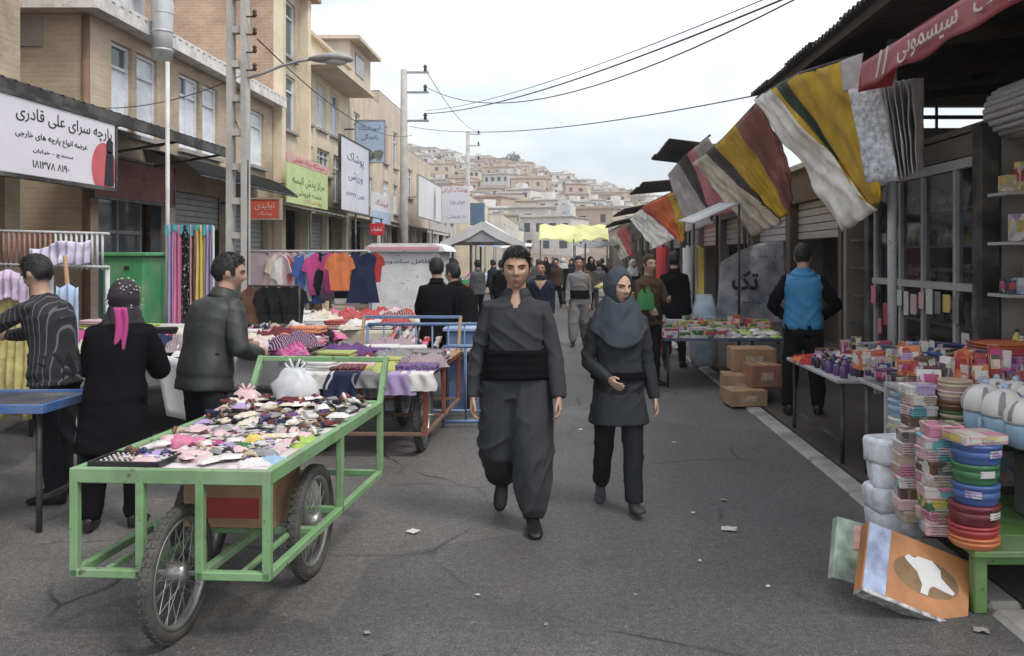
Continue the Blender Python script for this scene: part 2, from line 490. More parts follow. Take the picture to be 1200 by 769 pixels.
# ------------------------------------------------------------------ ground, road, kerb, hill
def asphalt_mat(name, lo, hi, patch):
    m, nt, b = _new(name)
    v = _coords(nt, rand=False)
    big = _noise(nt, v, 0.55, 6, 0.6)
    c = _ramp(nt, big, lo, hi, 0.33, 0.68)
    vo = nt.nodes.new('ShaderNodeTexVoronoi'); vo.inputs['Scale'].default_value = 95
    nt.links.new(v, vo.inputs['Vector'])
    sp = _ramp(nt, vo.outputs['Distance'], (2.0, 1.93, 1.88), (0.68, 0.68, 0.68), 0.05, 0.5)
    c = _mixc(nt, 0.8, c, sp, 'MULTIPLY')
    fine = _noise(nt, v, 26, 5, 0.7)
    c = _mixc(nt, 0.5, c, _ramp(nt, fine, (.55, .55, .55), (1.45, 1.44, 1.42), .36, .68), 'MULTIPLY')
    # worn pale speckles (bits of stone, trodden paper)
    v3 = nt.nodes.new('ShaderNodeTexVoronoi'); v3.inputs['Scale'].default_value = 9.0
    nt.links.new(v, v3.inputs['Vector'])
    pale = _ramp(nt, v3.outputs['Distance'], (1, 1, 1), (0, 0, 0), 0.035, 0.055)
    c = _mixc(nt, pale, c, (0.30, 0.28, 0.26))
    st = _noise(nt, v, 1.7, 7, 0.7)
    d = nt.nodes.new('ShaderNodeMapRange')
    d.inputs[1].default_value = .56; d.inputs[2].default_value = .7; d.inputs[3].default_value = 0; d.inputs[4].default_value = 0.55
    nt.links.new(st, d.inputs[0])
    c = _mixc(nt, d.outputs[0], c, patch)
    # old repairs: large darker and paler cells, and hairline cracks
    vp = nt.nodes.new('ShaderNodeTexVoronoi'); vp.inputs['Scale'].default_value = .33; vp.inputs['Randomness'].default_value = 1
    nz = nt.nodes.new('ShaderNodeTexNoise'); nz.inputs['Scale'].default_value = 1.1; nz.inputs['Detail'].default_value = 5
    nt.links.new(v, nz.inputs['Vector'])
    wv = _mixc(nt, .35, v, nz.outputs['Color'], 'ADD')
    nt.links.new(wv, vp.inputs['Vector'])
    hs = nt.nodes.new('ShaderNodeSeparateColor'); nt.links.new(vp.outputs['Color'], hs.inputs[0])
    c = _mixc(nt, .75, c, _ramp(nt, hs.outputs[0], (.70, .70, .71), (1.16, 1.14, 1.12), .2, .8), 'MULTIPLY')
    vc = nt.nodes.new('ShaderNodeTexVoronoi'); vc.feature = 'DISTANCE_TO_EDGE'; vc.inputs['Scale'].default_value = .75
    nt.links.new(wv, vc.inputs['Vector'])
    crack = _ramp(nt, vc.outputs['Distance'], (1, 1, 1), (0, 0, 0), .004, .014)
    gate = _ramp(nt, _noise(nt, v, .8, 3), (0, 0, 0), (.8, .8, .8), .5, .6)
    c = _mixc(nt, _mixc(nt, 1.0, crack, gate, 'MULTIPLY'), c, (.022, .02, .019))
    nt.links.new(c, b.inputs['Base Color'])
    rr = _ramp(nt, big, (.55, .55, .55), (.85, .85, .85), .3, .7)
    nt.links.new(rr, b.inputs['Roughness'])
    b.inputs['Specular IOR Level'].default_value = 0.35
    hm = _mixc(nt, 0.5, vo.outputs['Distance'], fine)
    _bump(nt, b, hm, 0.7, 0.012)
    return m
M_ROAD = asphalt_mat('asphalt', (0.092, 0.089, 0.087), (0.165, 0.160, 0.155), (0.060, 0.056, 0.054))
M_PAVE = asphalt_mat('trodden_pavement', (0.055, 0.046, 0.04), (0.105, 0.09, 0.078), (0.03, 0.026, 0.022))
M_SOIL = mat('dry_soil', (0.20, 0.16, 0.12), 0.95, 0.3, 0.05, 0.3, 3)
M_CONC = plaster('concrete', (0.36, 0.345, 0.32), 0.6)
M_KERB = mat('kerb_concrete', (0.34, 0.33, 0.31), 0.9, 0.25, 3.0, 0.4, 50, dirt=0.75)

RIDGE = [(-400, 74), (-120, 74), (-81, 70), (-52, 63), (-27, 60), (-10, 54), (13, 47), (36, 39), (80, 26), (160, 18), (420, 12)]
def hill_z(x, y):
    xn = x * 450.0 / max(y, 90)
    for i in range(len(RIDGE) - 1):
        if RIDGE[i][0] <= xn <= RIDGE[i + 1][0]:
            a, b = RIDGE[i], RIDGE[i + 1]
            r = a[1] + (b[1] - a[1]) * (xn - a[0]) / (b[0] - a[0]); break
    else: r = RIDGE[0][1] if xn < 0 else RIDGE[-1][1]
    t = (y - 105) / 345.0
    if t <= 0: return 0
    s = t ** 1.05 if t <= 1 else max(0.2, 1 - (t - 1) * 0.8)
    return .80 * r * s + 2.0 * noise.noise(Vector((x * .02, y * .02, 0))) * min(1, t * 4)
mb = MB()
mb.add([(-900, -60, 0), (900, -60, 0), (900, 106, 0), (-900, 106, 0)], [(0, 1, 2, 3)])
def _hill(u, v):
    y = 106 + 700 * v
    x = (u - .5) * 1800
    return (x, y, hill_z(x, y) - 0.02)
mb.grid(_hill, 90, 50)
tag(mb.build('ground', M_SOIL), kind='structure')
mb = MB()
mb.add([(-7.2, -30, .004), (1.98, -30, .004), (1.98, 106, .004), (-7.2, 106, .004)], [(0, 1, 2, 3)])
tag(mb.build('road', M_ROAD), kind='structure')
mb = MB()
mb.box((3.1, 30, .0), (1.9, 120, .06))
tag(mb.build('pavement', M_PAVE), kind='structure')
# kerb: single stones, a little uneven
kerb = bpy.data.objects.new('kerb', None); COL.objects.link(kerb); tag(kerb, kind='structure')
kerb_meshes = []
for k in range(4):
    q = MB().cbox((0, 0, 0), (.175, .97 - .012 * k, .16), .026)
    me = q.mesh('kerb_stone'); me.materials.append(M_KERB); kerb_meshes.append(me)
for i in range(46):
    o = bpy.data.objects.new('kerb_stone', random.choice(kerb_meshes)); COL.objects.link(o)
    o.parent = kerb
    o.location = (2.06 + random.uniform(-.012, .012), 1.5 + i * .98, -.05 + random.uniform(-.01, .008))
    o.rotation_euler = (random.uniform(-.006, .006), random.uniform(-.02, .02), random.uniform(-.01, .01))

# litter on the road: flattened scraps of paper
for (px, py, s, c) in [(484, 625, .075, 0), (854, 622, .09, 0), (812, 603, .03, 0), (988, 652, .09, 0), (820, 660, .02, 0), (848, 588, .04, 1), (680, 505, .04, 0),
                       (745, 700, .02, 1), (900, 690, .025, 0), (560, 700, .02, 0), (1150, 742, .06, 1), (430, 745, .03, 1), (790, 520, .03, 0), (640, 735, .02, 1)]:
    d = GD(py)
    q = MB(); sd = random.random() * 50; r_ = random.random()
    q.grid(lambda u, v: ((u - .5) * s * (1 + .3 * noise.noise(Vector((u * 3, v * 3, sd)))), (v - .5) * s * .8, .008 + .012 * abs(noise.noise(Vector((u * 2.5, v * 2.5, sd + 4))))), 6, 6)
    o = q.build('paper_scrap', mat('litter_paper', (.55, .53, .5), .9, .1, 20) if c == 0 else mat('litter_brown', (.28, .25, .22), .9, .2, 20), loc=((px - 660) * d / FPX, d, .004), rz=r_ * 6)
    tag(o, 'trodden %s scrap of paper lying on the asphalt' % ('white' if c == 0 else 'brown'), 'litter', 'scraps of paper on the road')

# ------------------------------------------------------------------ houses and trees on the hill
M_HWIN = glass('far_window', (.045, .05, .06), .3)
H_COLS = [('cream', (.62, .54, .43)), ('sandy', (.56, .46, .34)), ('pale_grey', (.58, .55, .52)), ('whitewashed', (.74, .70, .63)), ('pinkish_brick', (.52, .39, .31)), ('mud_brown', (.48, .39, .29))]
def house_variant(i):
    nm, c = H_COLS[i % len(H_COLS)]
    rnd = random.Random(i * 7 + 3)
    W, D, H = rnd.uniform(7, 12), rnd.uniform(6, 9), rnd.choice([3.2, 5.8, 6.2, 6.4])
    q = MB()
    holes = []
    for s in range(1 if H < 4 else 2):
        n = rnd.randint(2, 4)
        for k in range(n):
            u = (k + .5) * W / n; w = rnd.uniform(.45, .8)
            holes.append((u - w, u + w, s * 2.9 + .9, s * 2.9 + rnd.uniform(2.2, 2.5)))
    wall_with_holes(q, (-W / 2, -D / 2, 0), (1, 0, 0), (0, 0, 1), W, H, holes, .2, (0, -1, 0))
    q.poly([(-W / 2, -D / 2 + .2, .5), (W / 2, -D / 2 + .2, .5), (W / 2, -D / 2 + .2, H - .3), (-W / 2, -D / 2 + .2, H - .3)], 1)
    q.poly([(-W / 2, D / 2, -6), (-W / 2, -D / 2, -6), (-W / 2, -D / 2, H), (-W / 2, D / 2, H)])
    q.poly([(W / 2, -D / 2, -6), (W / 2, D / 2, -6), (W / 2, D / 2, H), (W / 2, -D / 2, H)])
    q.poly([(-W / 2, -D / 2, -6), (W / 2, -D / 2, -6), (W / 2, -D / 2, 0), (-W / 2, -D / 2, 0)])
    for sx in (-1, 1):
        q.box((sx * (W / 2 + .01), 0, 1.8), (.04, 1.3, 1.3), 1)
    q.box((0, 0, H + .12), (W + .5, D + .5, .24), 2)
    q.box((0, -D / 2 - .1, H + .42), (W + .3, .15, .36), 0)
    if rnd.random() < .5: q.box((rnd.uniform(-W / 3, W / 3), .5, H + 1.2), (2.6, 2.6, 2.0), 0)
    if rnd.random() < .6: q.lathe([(.5, 0), (.55, .1), (.55, 1.0), (.4, 1.15)], 8, (rnd.uniform(-W / 3, W / 3), -1, H + .2), 3)
    roof = mat('house_roof_%s' % ['grey', 'rust', 'earth'][i % 3], [(.3, .29, .28), (.30, .17, .12), (.32, .27, .22)][i % 3], .9, .3, .7)
    o = q.build('hillside_house', [plaster('render_%s_%d' % (nm, i), c, .4), M_HWIN, roof, mat('tank_blue', (.20, .26, .33), .6)])
    floors = 'single-storey' if H < 4 else 'two-storey'
    tag(o, '%s flat-roofed %s %s house on the hillside' % (nm.replace('_', ' '), floors, ['with grey roof slab', 'with rusty roof', 'with earthen roof'][i % 3]), 'house', 'houses on the hillside beyond the market')
    return o
variants = [house_variant(i) for i in range(12)]
used_v = [False] * 12
hr = random.Random(5)
y = 122.0
while y < 452:
    x = -0.235 * y + hr.uniform(-4, 4)
    while x < 0.16 * y:
        i = hr.randrange(12)
        s = variants[i]
        o = s if not used_v[i] else dup(s)
        used_v[i] = True
        yy = y + hr.uniform(-5, 5)
        o.location = (x, yy, hill_z(x, yy) - .3)
        sc = hr.uniform(.62, .9)
        o.scale = (sc, sc, sc)
        o.rotation_euler = (0, 0, hr.uniform(-.35, .35) - .15)
        x += hr.uniform(10, 14.5) * sc + (hr.random() < .1) * 5
    y += hr.uniform(12, 16)

def leaf_mat(name, c):
    return mat(name, c, .8, .45, .6, 0)
def tree(name, label, loc, h, w, c, n, leaf, seed, group):
    rnd = random.Random(seed)
    t = thing(name, label, 'tree', loc, rnd.random() * 6, group)
    q = MB()
    q.tube([(0, 0, -.5), (.1, 0, h * .25), (0, .1, h * .5), (.05, 0, h * .8)], [w * .06, w * .05, w * .035, w * .01], 7)
    for k in range(5):
        a = k * 1.26 + rnd.random(); z = h * (.3 + .09 * k)
        q.tube([(0, 0, z), (math.cos(a) * w * .2, math.sin(a) * w * .2, z + h * .12), (math.cos(a) * w * .36, math.sin(a) * w * .36, z + h * .2)], [w * .025, w * .016, w * .006], 5)
    q.build('trunk', mat('bark', (.09, .065, .045), .95, .3, 3, .4, 20), t)
    q = MB()
    cl = []
    for k in range(14):
        a = rnd.random() * 6.28; rr = w * .5 * math.sqrt(rnd.random()) * .75; z = h * (.42 + .5 * rnd.random())
        cl.append((math.cos(a) * rr, math.sin(a) * rr, z, w * rnd.uniform(.13, .24)))
    for k in range(n):
        cx, cy, cz, r = rnd.choice(cl)
        v = Vector((rnd.gauss(0, 1), rnd.gauss(0, 1), rnd.gauss(0, 1))).normalized() * r * rnd.uniform(.5, 1.05)
        p = Vector((cx, cy, cz)) + v
        a = Vector((rnd.gauss(0, 1), rnd.gauss(0, 1), rnd.gauss(0, .6))).normalized() * leaf
        b = a.cross(Vector((rnd.gauss(0, 1), rnd.gauss(0, 1), rnd.gauss(0, 1)))).normalized() * leaf * .6
        q.add([p - a, p + b, p + a, p - b], [(0, 1, 2, 3)])
    q.build('crown', leaf_mat('leaf_%s' % name, c), t)
    return t
tA = tree('hill_tree', 'dark green bushy tree among the hillside houses', (-26, 446, hill_z(-26, 446)), 8, 9, (.05, .07, .035), 900, .5, 1, 'trees among the hillside houses')
tr = random.Random(9)
for k in range(30):
    yy = tr.uniform(150, 450); x = tr.uniform(-.18, .2) * yy
    if k < 8: yy = 452; x = [12, 19, 24, 29, 33, 5, -32, -20][k]
    o = dup(tA, (x, yy, hill_z(x, yy) - .5), tr.random() * 6)
    s = tr.uniform(.3, .65); o.scale = (s, s, s * tr.uniform(.8, 1.1))
# ------------------------------------------------------------------ the buildings along the left side
M_BRICK_Y = brick_mat('yellow_brick', (.60, .475, .33), (.53, .41, .275), (.54, .47, .39))
M_BRICK_O = brick_mat('orange_brick', (.55, .36, .24), (.48, .30, .195), (.48, .40, .33))
M_BRICK_P = brick_mat('pale_brick', (.66, .55, .40), (.60, .49, .35), (.60, .53, .44))
M_CREAM = plaster('cream_render', (.74, .64, .47), .3)
M_SAND = plaster('sand_render', (.66, .56, .42), .45)
M_PINK = plaster('dusty_render', (.62, .52, .41), .5)
M_WFRAME = paint('white_frame', (.74, .76, .78), .5, .25)
M_CURT = mat('window_curtain', (.72, .76, .80), .35, .15, 5, .1, 20, spec=.7)
M_GLASSD = glass('window_glass', (.10, .13, .15), .12)
M_FASC = paint('white_fascia', (.74, .72, .68), .6, .55)
M_BLACKM = paint('dark_metal', (.022, .021, .02), .55, .2)
M_REDM = paint('red_brown_metal', (.13, .028, .02), .5, .4)
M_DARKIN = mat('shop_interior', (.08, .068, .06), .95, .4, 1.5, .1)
M_SHUT = paint('shutter_grey', (.30, .30, .30), .5, .4)
XF = -7.0
def window(parent, y0, y1, z0, z1, X=XF, curtain=True, mull=1, depth=.12):
    """a window in the street front (faces +X): frame, panes"""
    f = MB(); t = .055; x = X - depth + .03
    for (a, b, c, d) in [(y0, y1, z1 - t, z1), (y0, y1, z0, z0 + t), (y0, y0 + t, z0 + t, z1 - t), (y1 - t, y1, z0 + t, z1 - t)]:
        f.box((x, (a + b) / 2, (c + d) / 2), (.06, b - a, d - c))
    for k in range(mull):
        yy = y0 + (y1 - y0) * (k + 1) / (mull + 1)
        f.box((x, yy, (z0 + z1) / 2), (.05, .045, z1 - z0 - 2 * t))
    zt = z1 - (z1 - z0) * .27
    f.box((x + .003, (y0 + y1) / 2, zt), (.05, y1 - y0 - 2 * t, .045))
    fo = f.build('window', M_WFRAME, parent)
    for k in range(mull + 1):
        a = y0 + t + (y1 - y0 - 2 * t) * k / (mull + 1); b = y0 + t + (y1 - y0 - 2 * t) * (k + 1) / (mull + 1)
        for (c, d) in ((z0 + t, zt), (zt, z1 - t)):
            MB().box((x - .02, (a + b) / 2, (c + d) / 2), (.012, b - a, d - c)).build('pane', M_CURT if curtain and (c < zt - .2 or random.random() < .7) else M_GLASSD, fo)
    MB().box((X + .03, (y0 + y1) / 2, z0 - .04), (.14, y1 - y0 + .14, .07)).build('sill', M_CONC, fo)
def shop_front(parent, y0, y1, zt, X=XF, shutter=0.0, seed=0):
    """ground-floor bay: glazed front set back, door posts, rolled or half-closed shutter"""
    rnd = random.Random(seed)
    q = MB()
    q.box((X - .5, (y0 + y1) / 2, .22), (.06, y1 - y0 - .1, .4))
    for yy in (y0 + .06, (y0 + y1) / 2 + .3, y1 - .06): q.box((X - .5, yy, zt / 2), (.07, .06, zt))
    q.box((X - .5, (y0 + y1) / 2, zt * .72), (.055, y1 - y0, .06))
    q.build('shop_frame', rnd.choice([M_REDM, M_BLACKM, M_SHUT]), parent)
    MB().box((X - .52, (y0 + y1) / 2, zt / 2), (.012, y1 - y0 - .1, zt - .1)).build('shop_glass', M_GLASSD, parent)
    if shutter:
        zb = zt * (1 - shutter); n = int((zt - zb) / .11)
        for k in range(n):
            MB().cbox((X - .16, (y0 + y1) / 2, zt - .06 - k * .11), (.035, y1 - y0 - .06, .104), .012).build('shutter_slat', M_SHUT, parent)
def building(name, label, y0, y1, h, wallm, holes, X=XF, depth=5.0, ground=3.1, shops=1, side=None, shutter=(0,), sidewall=None):
    """holes: list of (y0,y1,z0,z1,mullions,curtain)"""
    b = thing(name, label, 'building', (0, 0, 0))
    q = MB()
    hs = [(a - y0, c - y0, d, e) for a, c, d, e, *_ in holes]
    bays = []
    for k in range(shops):
        a = y0 + .25 + (y1 - y0 - .3) * k / shops; c = y0 + .25 + (y1 - y0 - .3) * (k + 1) / shops - .25
        bays.append((a, c)); hs.append((a - y0, c - y0, .0, ground - .25))
    wall_with_holes(q, (X, y0, 0), (0, 1, 0), (0, 0, 1), y1 - y0, h, hs, .14, (1, 0, 0))
    q.build('wall', wallm, b)
    q = MB()
    q.poly([(X - depth, y0, 0), (X, y0, 0), (X, y0, h), (X - depth, y0, h)])
    q.poly([(X, y1, 0), (X - depth, y1, 0), (X - depth, y1, h), (X, y1, h)])
    q.poly([(X - depth, y1, 0), (X - depth, y0, 0), (X - depth, y0, h), (X - depth, y1, h)])
    q.build('side_wall', sidewall or wallm, b)
    for a, c, d, e, *r in holes:
        window(b, a, c, d, e, X, r[1] if len(r) > 1 else True, r[0] if r else 1)
    q = MB()
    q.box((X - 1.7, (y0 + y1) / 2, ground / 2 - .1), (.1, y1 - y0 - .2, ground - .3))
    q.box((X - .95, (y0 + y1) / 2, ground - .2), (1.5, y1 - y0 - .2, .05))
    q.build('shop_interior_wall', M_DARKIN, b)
    MB().box((X - depth / 2, (y0 + y1) / 2, h + .03), (depth, y1 - y0, .06)).build('roof', M_CONC, b)
    for k, (a, c) in enumerate(bays):
        shop_front(b, a, c, ground - .25, X, shutter[k % len(shutter)], int(y0 * 10) + k)
    return b

# near yellow-brick house whose corner shows at the edge of the frame
b1 = building('brick_house', 'near yellow brick house beside the white fabric shop banner', 1.0, 11.0, 8.6, M_BRICK_Y,
              [(3, 4.4, 4.4, 6.0, 1), (6.2, 7.6, 4.4, 6.0, 1)], shops=3, shutter=(0, 0, 0))
# low yellow-brick building with white eaves
holes = [(13.22, 13.85, 3.62, 5.0, 0), (14.0, 14.72, 3.62, 5.0, 0), (15.55, 16.42, 3.62, 5.0, 1), (16.55, 17.3, 3.62, 5.0, 0), (19.1, 19.95, 3.7, 4.95, 0)]
b2 = building('brick_shop_building', 'two-storey yellow brick building with white eaves and tall curtained windows', 12.6, 20.55, 5.22, M_BRICK_Y, holes, shops=3, shutter=(.0, .25, .5))
q = MB()
q.box((-9.4, 16.4, 5.32), (5.4, 8.3, .17)); q.box((-6.68, 16.4, 5.33), (.03, 8.34, .25)); q.box((-9.4, 12.22, 5.33), (5.4, .03, .25))
q.build('eaves', M_FASC, b2)
q = MB()
for k in range(34): q.box((-9.4, 12.4 + k * .245, 5.43), (5.5, .10, .045))
q.build('roof_ribs', M_FASC, b2)
MB().box((-8.1, 12.59, 4.95), (.85, .06, .42)).build('wall_patch', M_CONC, b2)
MB().tube([(-7.05, 12.62, .1), (-7.05, 12.6, 5.2)], .06, 8).build('downpipe', mat('pipe_rust', (.20, .12, .08), .7, .2, 4), b2)
# tall orange-brick house
b3 = building('tall_brick_house', 'tall orange brick house with pale brick street front and projecting roof', 20.6, 23.0, 9.2, M_BRICK_P,
              [(21.0, 22.3, 6.72, 8.15, 1, False), (21.0, 22.3, 4.85, 6.25, 1, False)], depth=6, shops=1, sidewall=M_BRICK_O)
q = MB(); q.box((-9.8, 21.8, 8.62), (6.4, 3.0, .2)); q.build('cornice', M_BRICK_O, b3)
q = MB(); q.box((-6.9, 20.75, 4.6), (.22, .28, 8.0)); q.box((-6.9, 22.85, 4.6), (.22, .28, 8.0)); q.build('pilaster', M_CREAM, b3)
# cream house with flat canopy over its windows
b4 = building('cream_house', 'cream three-storey house with flat canopy slab above its windows', 23.0, 27.8, 7.7, M_CREAM,
              [(23.3, 23.75, 5.3, 6.55, 0, False), (24.2, 25.2, 5.3, 6.6, 1), (25.6, 26.6, 5.3, 6.6, 1), (23.5, 23.9, 4.3, 4.7, 0, False), (24.3, 25.6, 4.0, 4.75, 2, False), (26.0, 27.0, 3.3, 4.75, 1, False)], shops=2, shutter=(.4, 0))
q = MB(); q.box((-6.6, 25.4, 6.88), (.9, 4.9, .16)); q.box((-7, 25.4, 7.75), (.3, 4.82, .1)); q.build('canopy_slab', M_SAND, b4)
b5 = building('sand_house', 'sand coloured house with small rooftop room beside the blue square sign', 27.85, 32.4, 7.4, M_SAND,
              [(28.5, 29.4, 5.2, 6.5, 1), (30.2, 31.2, 5.2, 6.5, 1, False), (28.5, 29.4, 3.4, 4.5, 1), (30.3, 31.3, 3.4, 4.5, 1)], shops=2, shutter=(0, .6))
q = MB(); q.box((-8.0, 29.5, 8.1), (2.0, 3.0, 1.3)); q.box((-7.9, 29.5, 8.8), (2.5, 3.4, .12)); q.build('rooftop_room', M_PINK, b5)
MB().box((-7.0, 29.3, 8.15), (.05, 1.2, .7)).build('rooftop_window', M_GLASSD, b5)
b6 = building('narrow_beige_house', 'narrow beige house with dark windows behind the concrete power pole', 32.45, 37.0, 7.9, M_PINK,
              [(33.2, 34.0, 5.3, 6.8, 0, False), (35.2, 36.0, 5.3, 6.8, 0, False), (33.2, 34.2, 3.4, 4.6, 1), (35.2, 36.1, 3.4, 4.6, 1)], shops=2, shutter=(.7, 0))
b7 = building('brown_house', 'low brown house with stained walls beside the white billboards', 37.0, 45.0, 6.4, M_PINK,
              [(38.5, 39.6, 4.3, 5.6, 1, False), (41.5, 42.6, 4.3, 5.6, 1, False)], shops=3, shutter=(.0, .6, 0))
b8 = building('grey_render_house', 'grey house with blue shutter farther down the street', 45.0, 56.0, 5.4, plaster('grey_render', (.55, .52, .48), .4),
              [(47, 48.2, 3.7, 5.0, 1), (50, 51.2, 3.7, 5.0, 1), (53, 54.2, 3.7, 5.0, 1)], shops=4, shutter=(.4, 0, .8))
b9 = building('far_cream_house', 'pale cream house at the far end of the street', 56.2, 70.0, 5.6, M_CREAM,
              [(58, 59.5, 3.5, 4.8, 1, False), (62, 63.5, 3.5, 4.8, 1), (66, 67.5, 3.5, 4.8, 1)], X=-6.2, shops=4, shutter=(.0, .8))
b10 = building('far_white_house', 'whitewashed low house closing the left side of the street', 70.2, 96.0, 5.0, plaster('white_render', (.62, .58, .52), .4),
               [(72, 73.5, 3.3, 4.4, 1, False), (78, 79.5, 3.3, 4.4, 1), (84, 85.5, 3.3, 4.4, 1)], X=-5.0, shops=5, shutter=(.7, 0))

# dark metal awning over the near shops
aw = thing('shop_awning', 'dark corrugated awning over the near shop fronts', 'awning')
q = MB()
n = 150
def _aw(u, v):
    y = 4.0 + 9.9 * u
    return (-7.0 + 1.62 * v, y, 3.72 - .36 * v + .022 * math.sin(u * n * 2.1))
q.grid(_aw, 300, 2); q.build('awning_sheet', mat('dark_sheet', (.03, .027, .025), .7, .3, 3, .1, dirt=.3), aw, solid=.008)
q = MB(); q.box((-5.37, 8.95, 3.29), (.05, 9.9, .13)); q.build('front_beam', M_BLACKM, aw)
for k in range(7): MB().tube([(-7.0, 4.3 + k * 1.55, 3.0), (-5.4, 4.3 + k * 1.55, 3.27)], .02, 6).build('bracket', M_BLACKM, aw)
aw2 = thing('black_awning', 'black fabric awning above the red lightbox sign', 'awning')
q = MB()
q.grid(lambda u, v: (-7.0 + .95 * v, 14.2 + 5.2 * u, 3.42 - .42 * v * v + .02 * math.sin(u * 40)), 40, 6); q.build('awning_cloth', fabric('black_cloth', (.02, .02, .02)), aw2, solid=.01)
MB().tube([(-6.05, 14.2, 2.99), (-6.05, 19.4, 2.99)], .02, 6).build('front_rod', M_BLACKM, aw2)
for (y0, y1, z, c, lab) in [(19.6, 23.6, 2.72, (.10, .10, .09), 'grey'), (23.9, 27.6, 2.85, (.05, .05, .045), 'charcoal'), (28, 32, 2.7, (.14, .11, .08), 'brown'), (33.5, 36.8, 2.8, (.06, .06, .06), 'black'), (38, 44, 2.8, (.10, .07, .05), 'dark brown')]:
    a = thing('small_awning', '%s sloping awning over a shop front on the left' % lab, 'awning')
    MB().grid(lambda u, v: (-7.0 + 1.2 * v, y0 + (y1 - y0) * u, z + .25 - .28 * v + .012 * math.sin(u * 60)), 50, 3).build('awning_sheet', mat('awning_' + lab.replace(' ', '_'), c, .8, .3, 2, dirt=.4), a, solid=.012)
    for yy in (y0 + .15, y1 - .15): MB().tube([(-5.85, yy, 0), (-5.85, yy, z - .02)], .025, 6).build('post', M_BLACKM, a)

# ---- signs on the left
def sign_l(name, label, X, y0, y1, z0, z1, m, texts, frame=None, cat='sign', extra=None):
    s = thing(name, label, cat, (X, (y0 + y1) / 2, (z0 + z1) / 2))
    MB().cbox((0, 0, 0), (.05, y1 - y0, z1 - z0), .006).build('board', m, s)
    if frame:
        q = MB(); t = .04
        for (a, b, c, d) in [((y0 - y1) / 2 - t, (y1 - y0) / 2 + t, (z1 - z0) / 2, (z1 - z0) / 2 + t), ((y0 - y1) / 2 - t, (y1 - y0) / 2 + t, (z0 - z1) / 2 - t, (z0 - z1) / 2),
                             ((y0 - y1) / 2 - t, (y0 - y1) / 2, (z0 - z1) / 2, (z1 - z0) / 2), ((y1 - y0) / 2, (y1 - y0) / 2 + t, (z0 - z1) / 2, (z1 - z0) / 2)]:
            q.box((0, (a + b) / 2, (c + d) / 2), (.08, b - a, d - c))
        q.build('frame', frame, s)
    for (t, h, w, dy, dz, m2) in texts:
        lettering(t, h, m2, s, (.0275, dy, dz), FACE_STREET_L, w)
    q = MB()
    for yy in (-.35, .35): q.box((-.1 + (-.25 if X > -6.2 else -.1), yy * (y1 - y0), 0), (.6 if X > -6.2 else .3, .03, .03))
    q.build('bracket', M_BLACKM, s)
    return s
M_INK = mat('ink_black', (.025, .022, .03), .7, .1)
M_INKB = mat('ink_blue', (.06, .07, .16), .7, .1)
M_INKR = mat('ink_red', (.42, .03, .04), .7, .1)
M_INKG = mat('ink_green', (.04, .14, .05), .7, .1)
M_WSIGN = mat('white_banner', (.72, .70, .74), .6, .05, 2, .05, 20, dirt=.1)
M_REDPRINT = mat('red_print', (.56, .12, .13), .6, .1, 6)
s1 = sign_l('fabric_shop_banner', 'white fabric shop banner with black lettering and red printed ovals under the dark awning', -5.33, 7.35, 10.1, 2.45, 3.2, M_WSIGN,
            [('پارچه سرای علی قادری', .17, 1.75, .42, .22, M_INK), ('عرضه انواع پارچه های خارجی', .09, 1.25, .16, .02, M_INK), ('سنندج - خیابان', .05, .7, .16, -.12, M_INK), ('۰۹۱۸ ۸۷۳۱۸۱', .075, .63, .12, -.25, M_INK)], M_BLACKM, 'banner')
for sy in (-1, 1):
    q = MB(); pts = []
    cy = 1.13 if sy > 0 else -1.25
    for k in range(28):
        a = 2 * math.pi * k / 28
        yy = cy + .26 * math.cos(a); zz = -.17 + .30 * math.sin(a)
        pts.append((.0275, min(max(yy, -1.37), 1.37), max(zz, -.37)))
    q.poly(pts); q.build('printed_oval', M_REDPRINT, s1)
q = MB()
q.poly([(.031, 1.13, -.36), (.031, 1.34, -.36), (.031, 1.33, 0), (.031, 1.29, .04), (.031, 1.22, .05), (.031, 1.17, .0)]); q.poly([(.031, 1.17, .02), (.031, 1.32, .02), (.031, 1.32, .16), (.031, 1.25, .20), (.031, 1.18, .15)])
q.build('printed_silhouette', M_INK, s1)
s2 = sign_l('faded_red_sign', 'faded dark red shop sign with worn lettering beneath the awning', -6.55, 11.9, 14.3, 2.5, 3.08, mat('faded_red', (.16, .045, .04), .7, .3, 3, dirt=.3),
            [('فروشگاه البسه', .22, 1.3, .2, .06, mat('faded_ink', (.28, .12, .11), .8))], M_BLACKM)
s3 = sign_l('green_yellow_sign', 'pale yellow-green shop sign with red heading on the brick house', -6.45, 19.9, 23.3, 2.9, 3.85, mat('yellow_green_board', (.50, .60, .27), .6, .12, 2, dirt=.15),
            [('مرکز پخش البسه', .26, 2.7, 0, .08, M_INKG), ('عمده فروشی', .17, 2.2, 0, -.2, M_INKG), ('پوشاک', .14, 1.6, .3, -.37, mat('ink_orange', (.5, .2, .05), .7))])
MB().cbox((.0, 0, .59), (.05, 3.4, .22), .006).build('heading_board', mat('pink_heading', (.62, .36, .33), .6, .1), s3)
lettering('فروشگاه بزرگ تعاونی', .15, M_INKR, s3, (.0275, 0, .59), FACE_STREET_L, 2.6)
s5 = sign_l('tall_white_sign', 'tall white shop sign with faint lettering and black edge', -6.2, 23.7, 27.1, 2.95, 5.0, mat('white_sign_b', (.64, .64, .69), .6, .06, 2, dirt=.15),
            [('پوشاک', .36, 2.0, .0, .52, M_INKB), ('ورزشی', .3, 1.7, 0, .0, M_INKB), ('تلفن ۲۲۳۶۵', .15, 2.2, 0, -.55, M_INKB)], M_BLACKM)
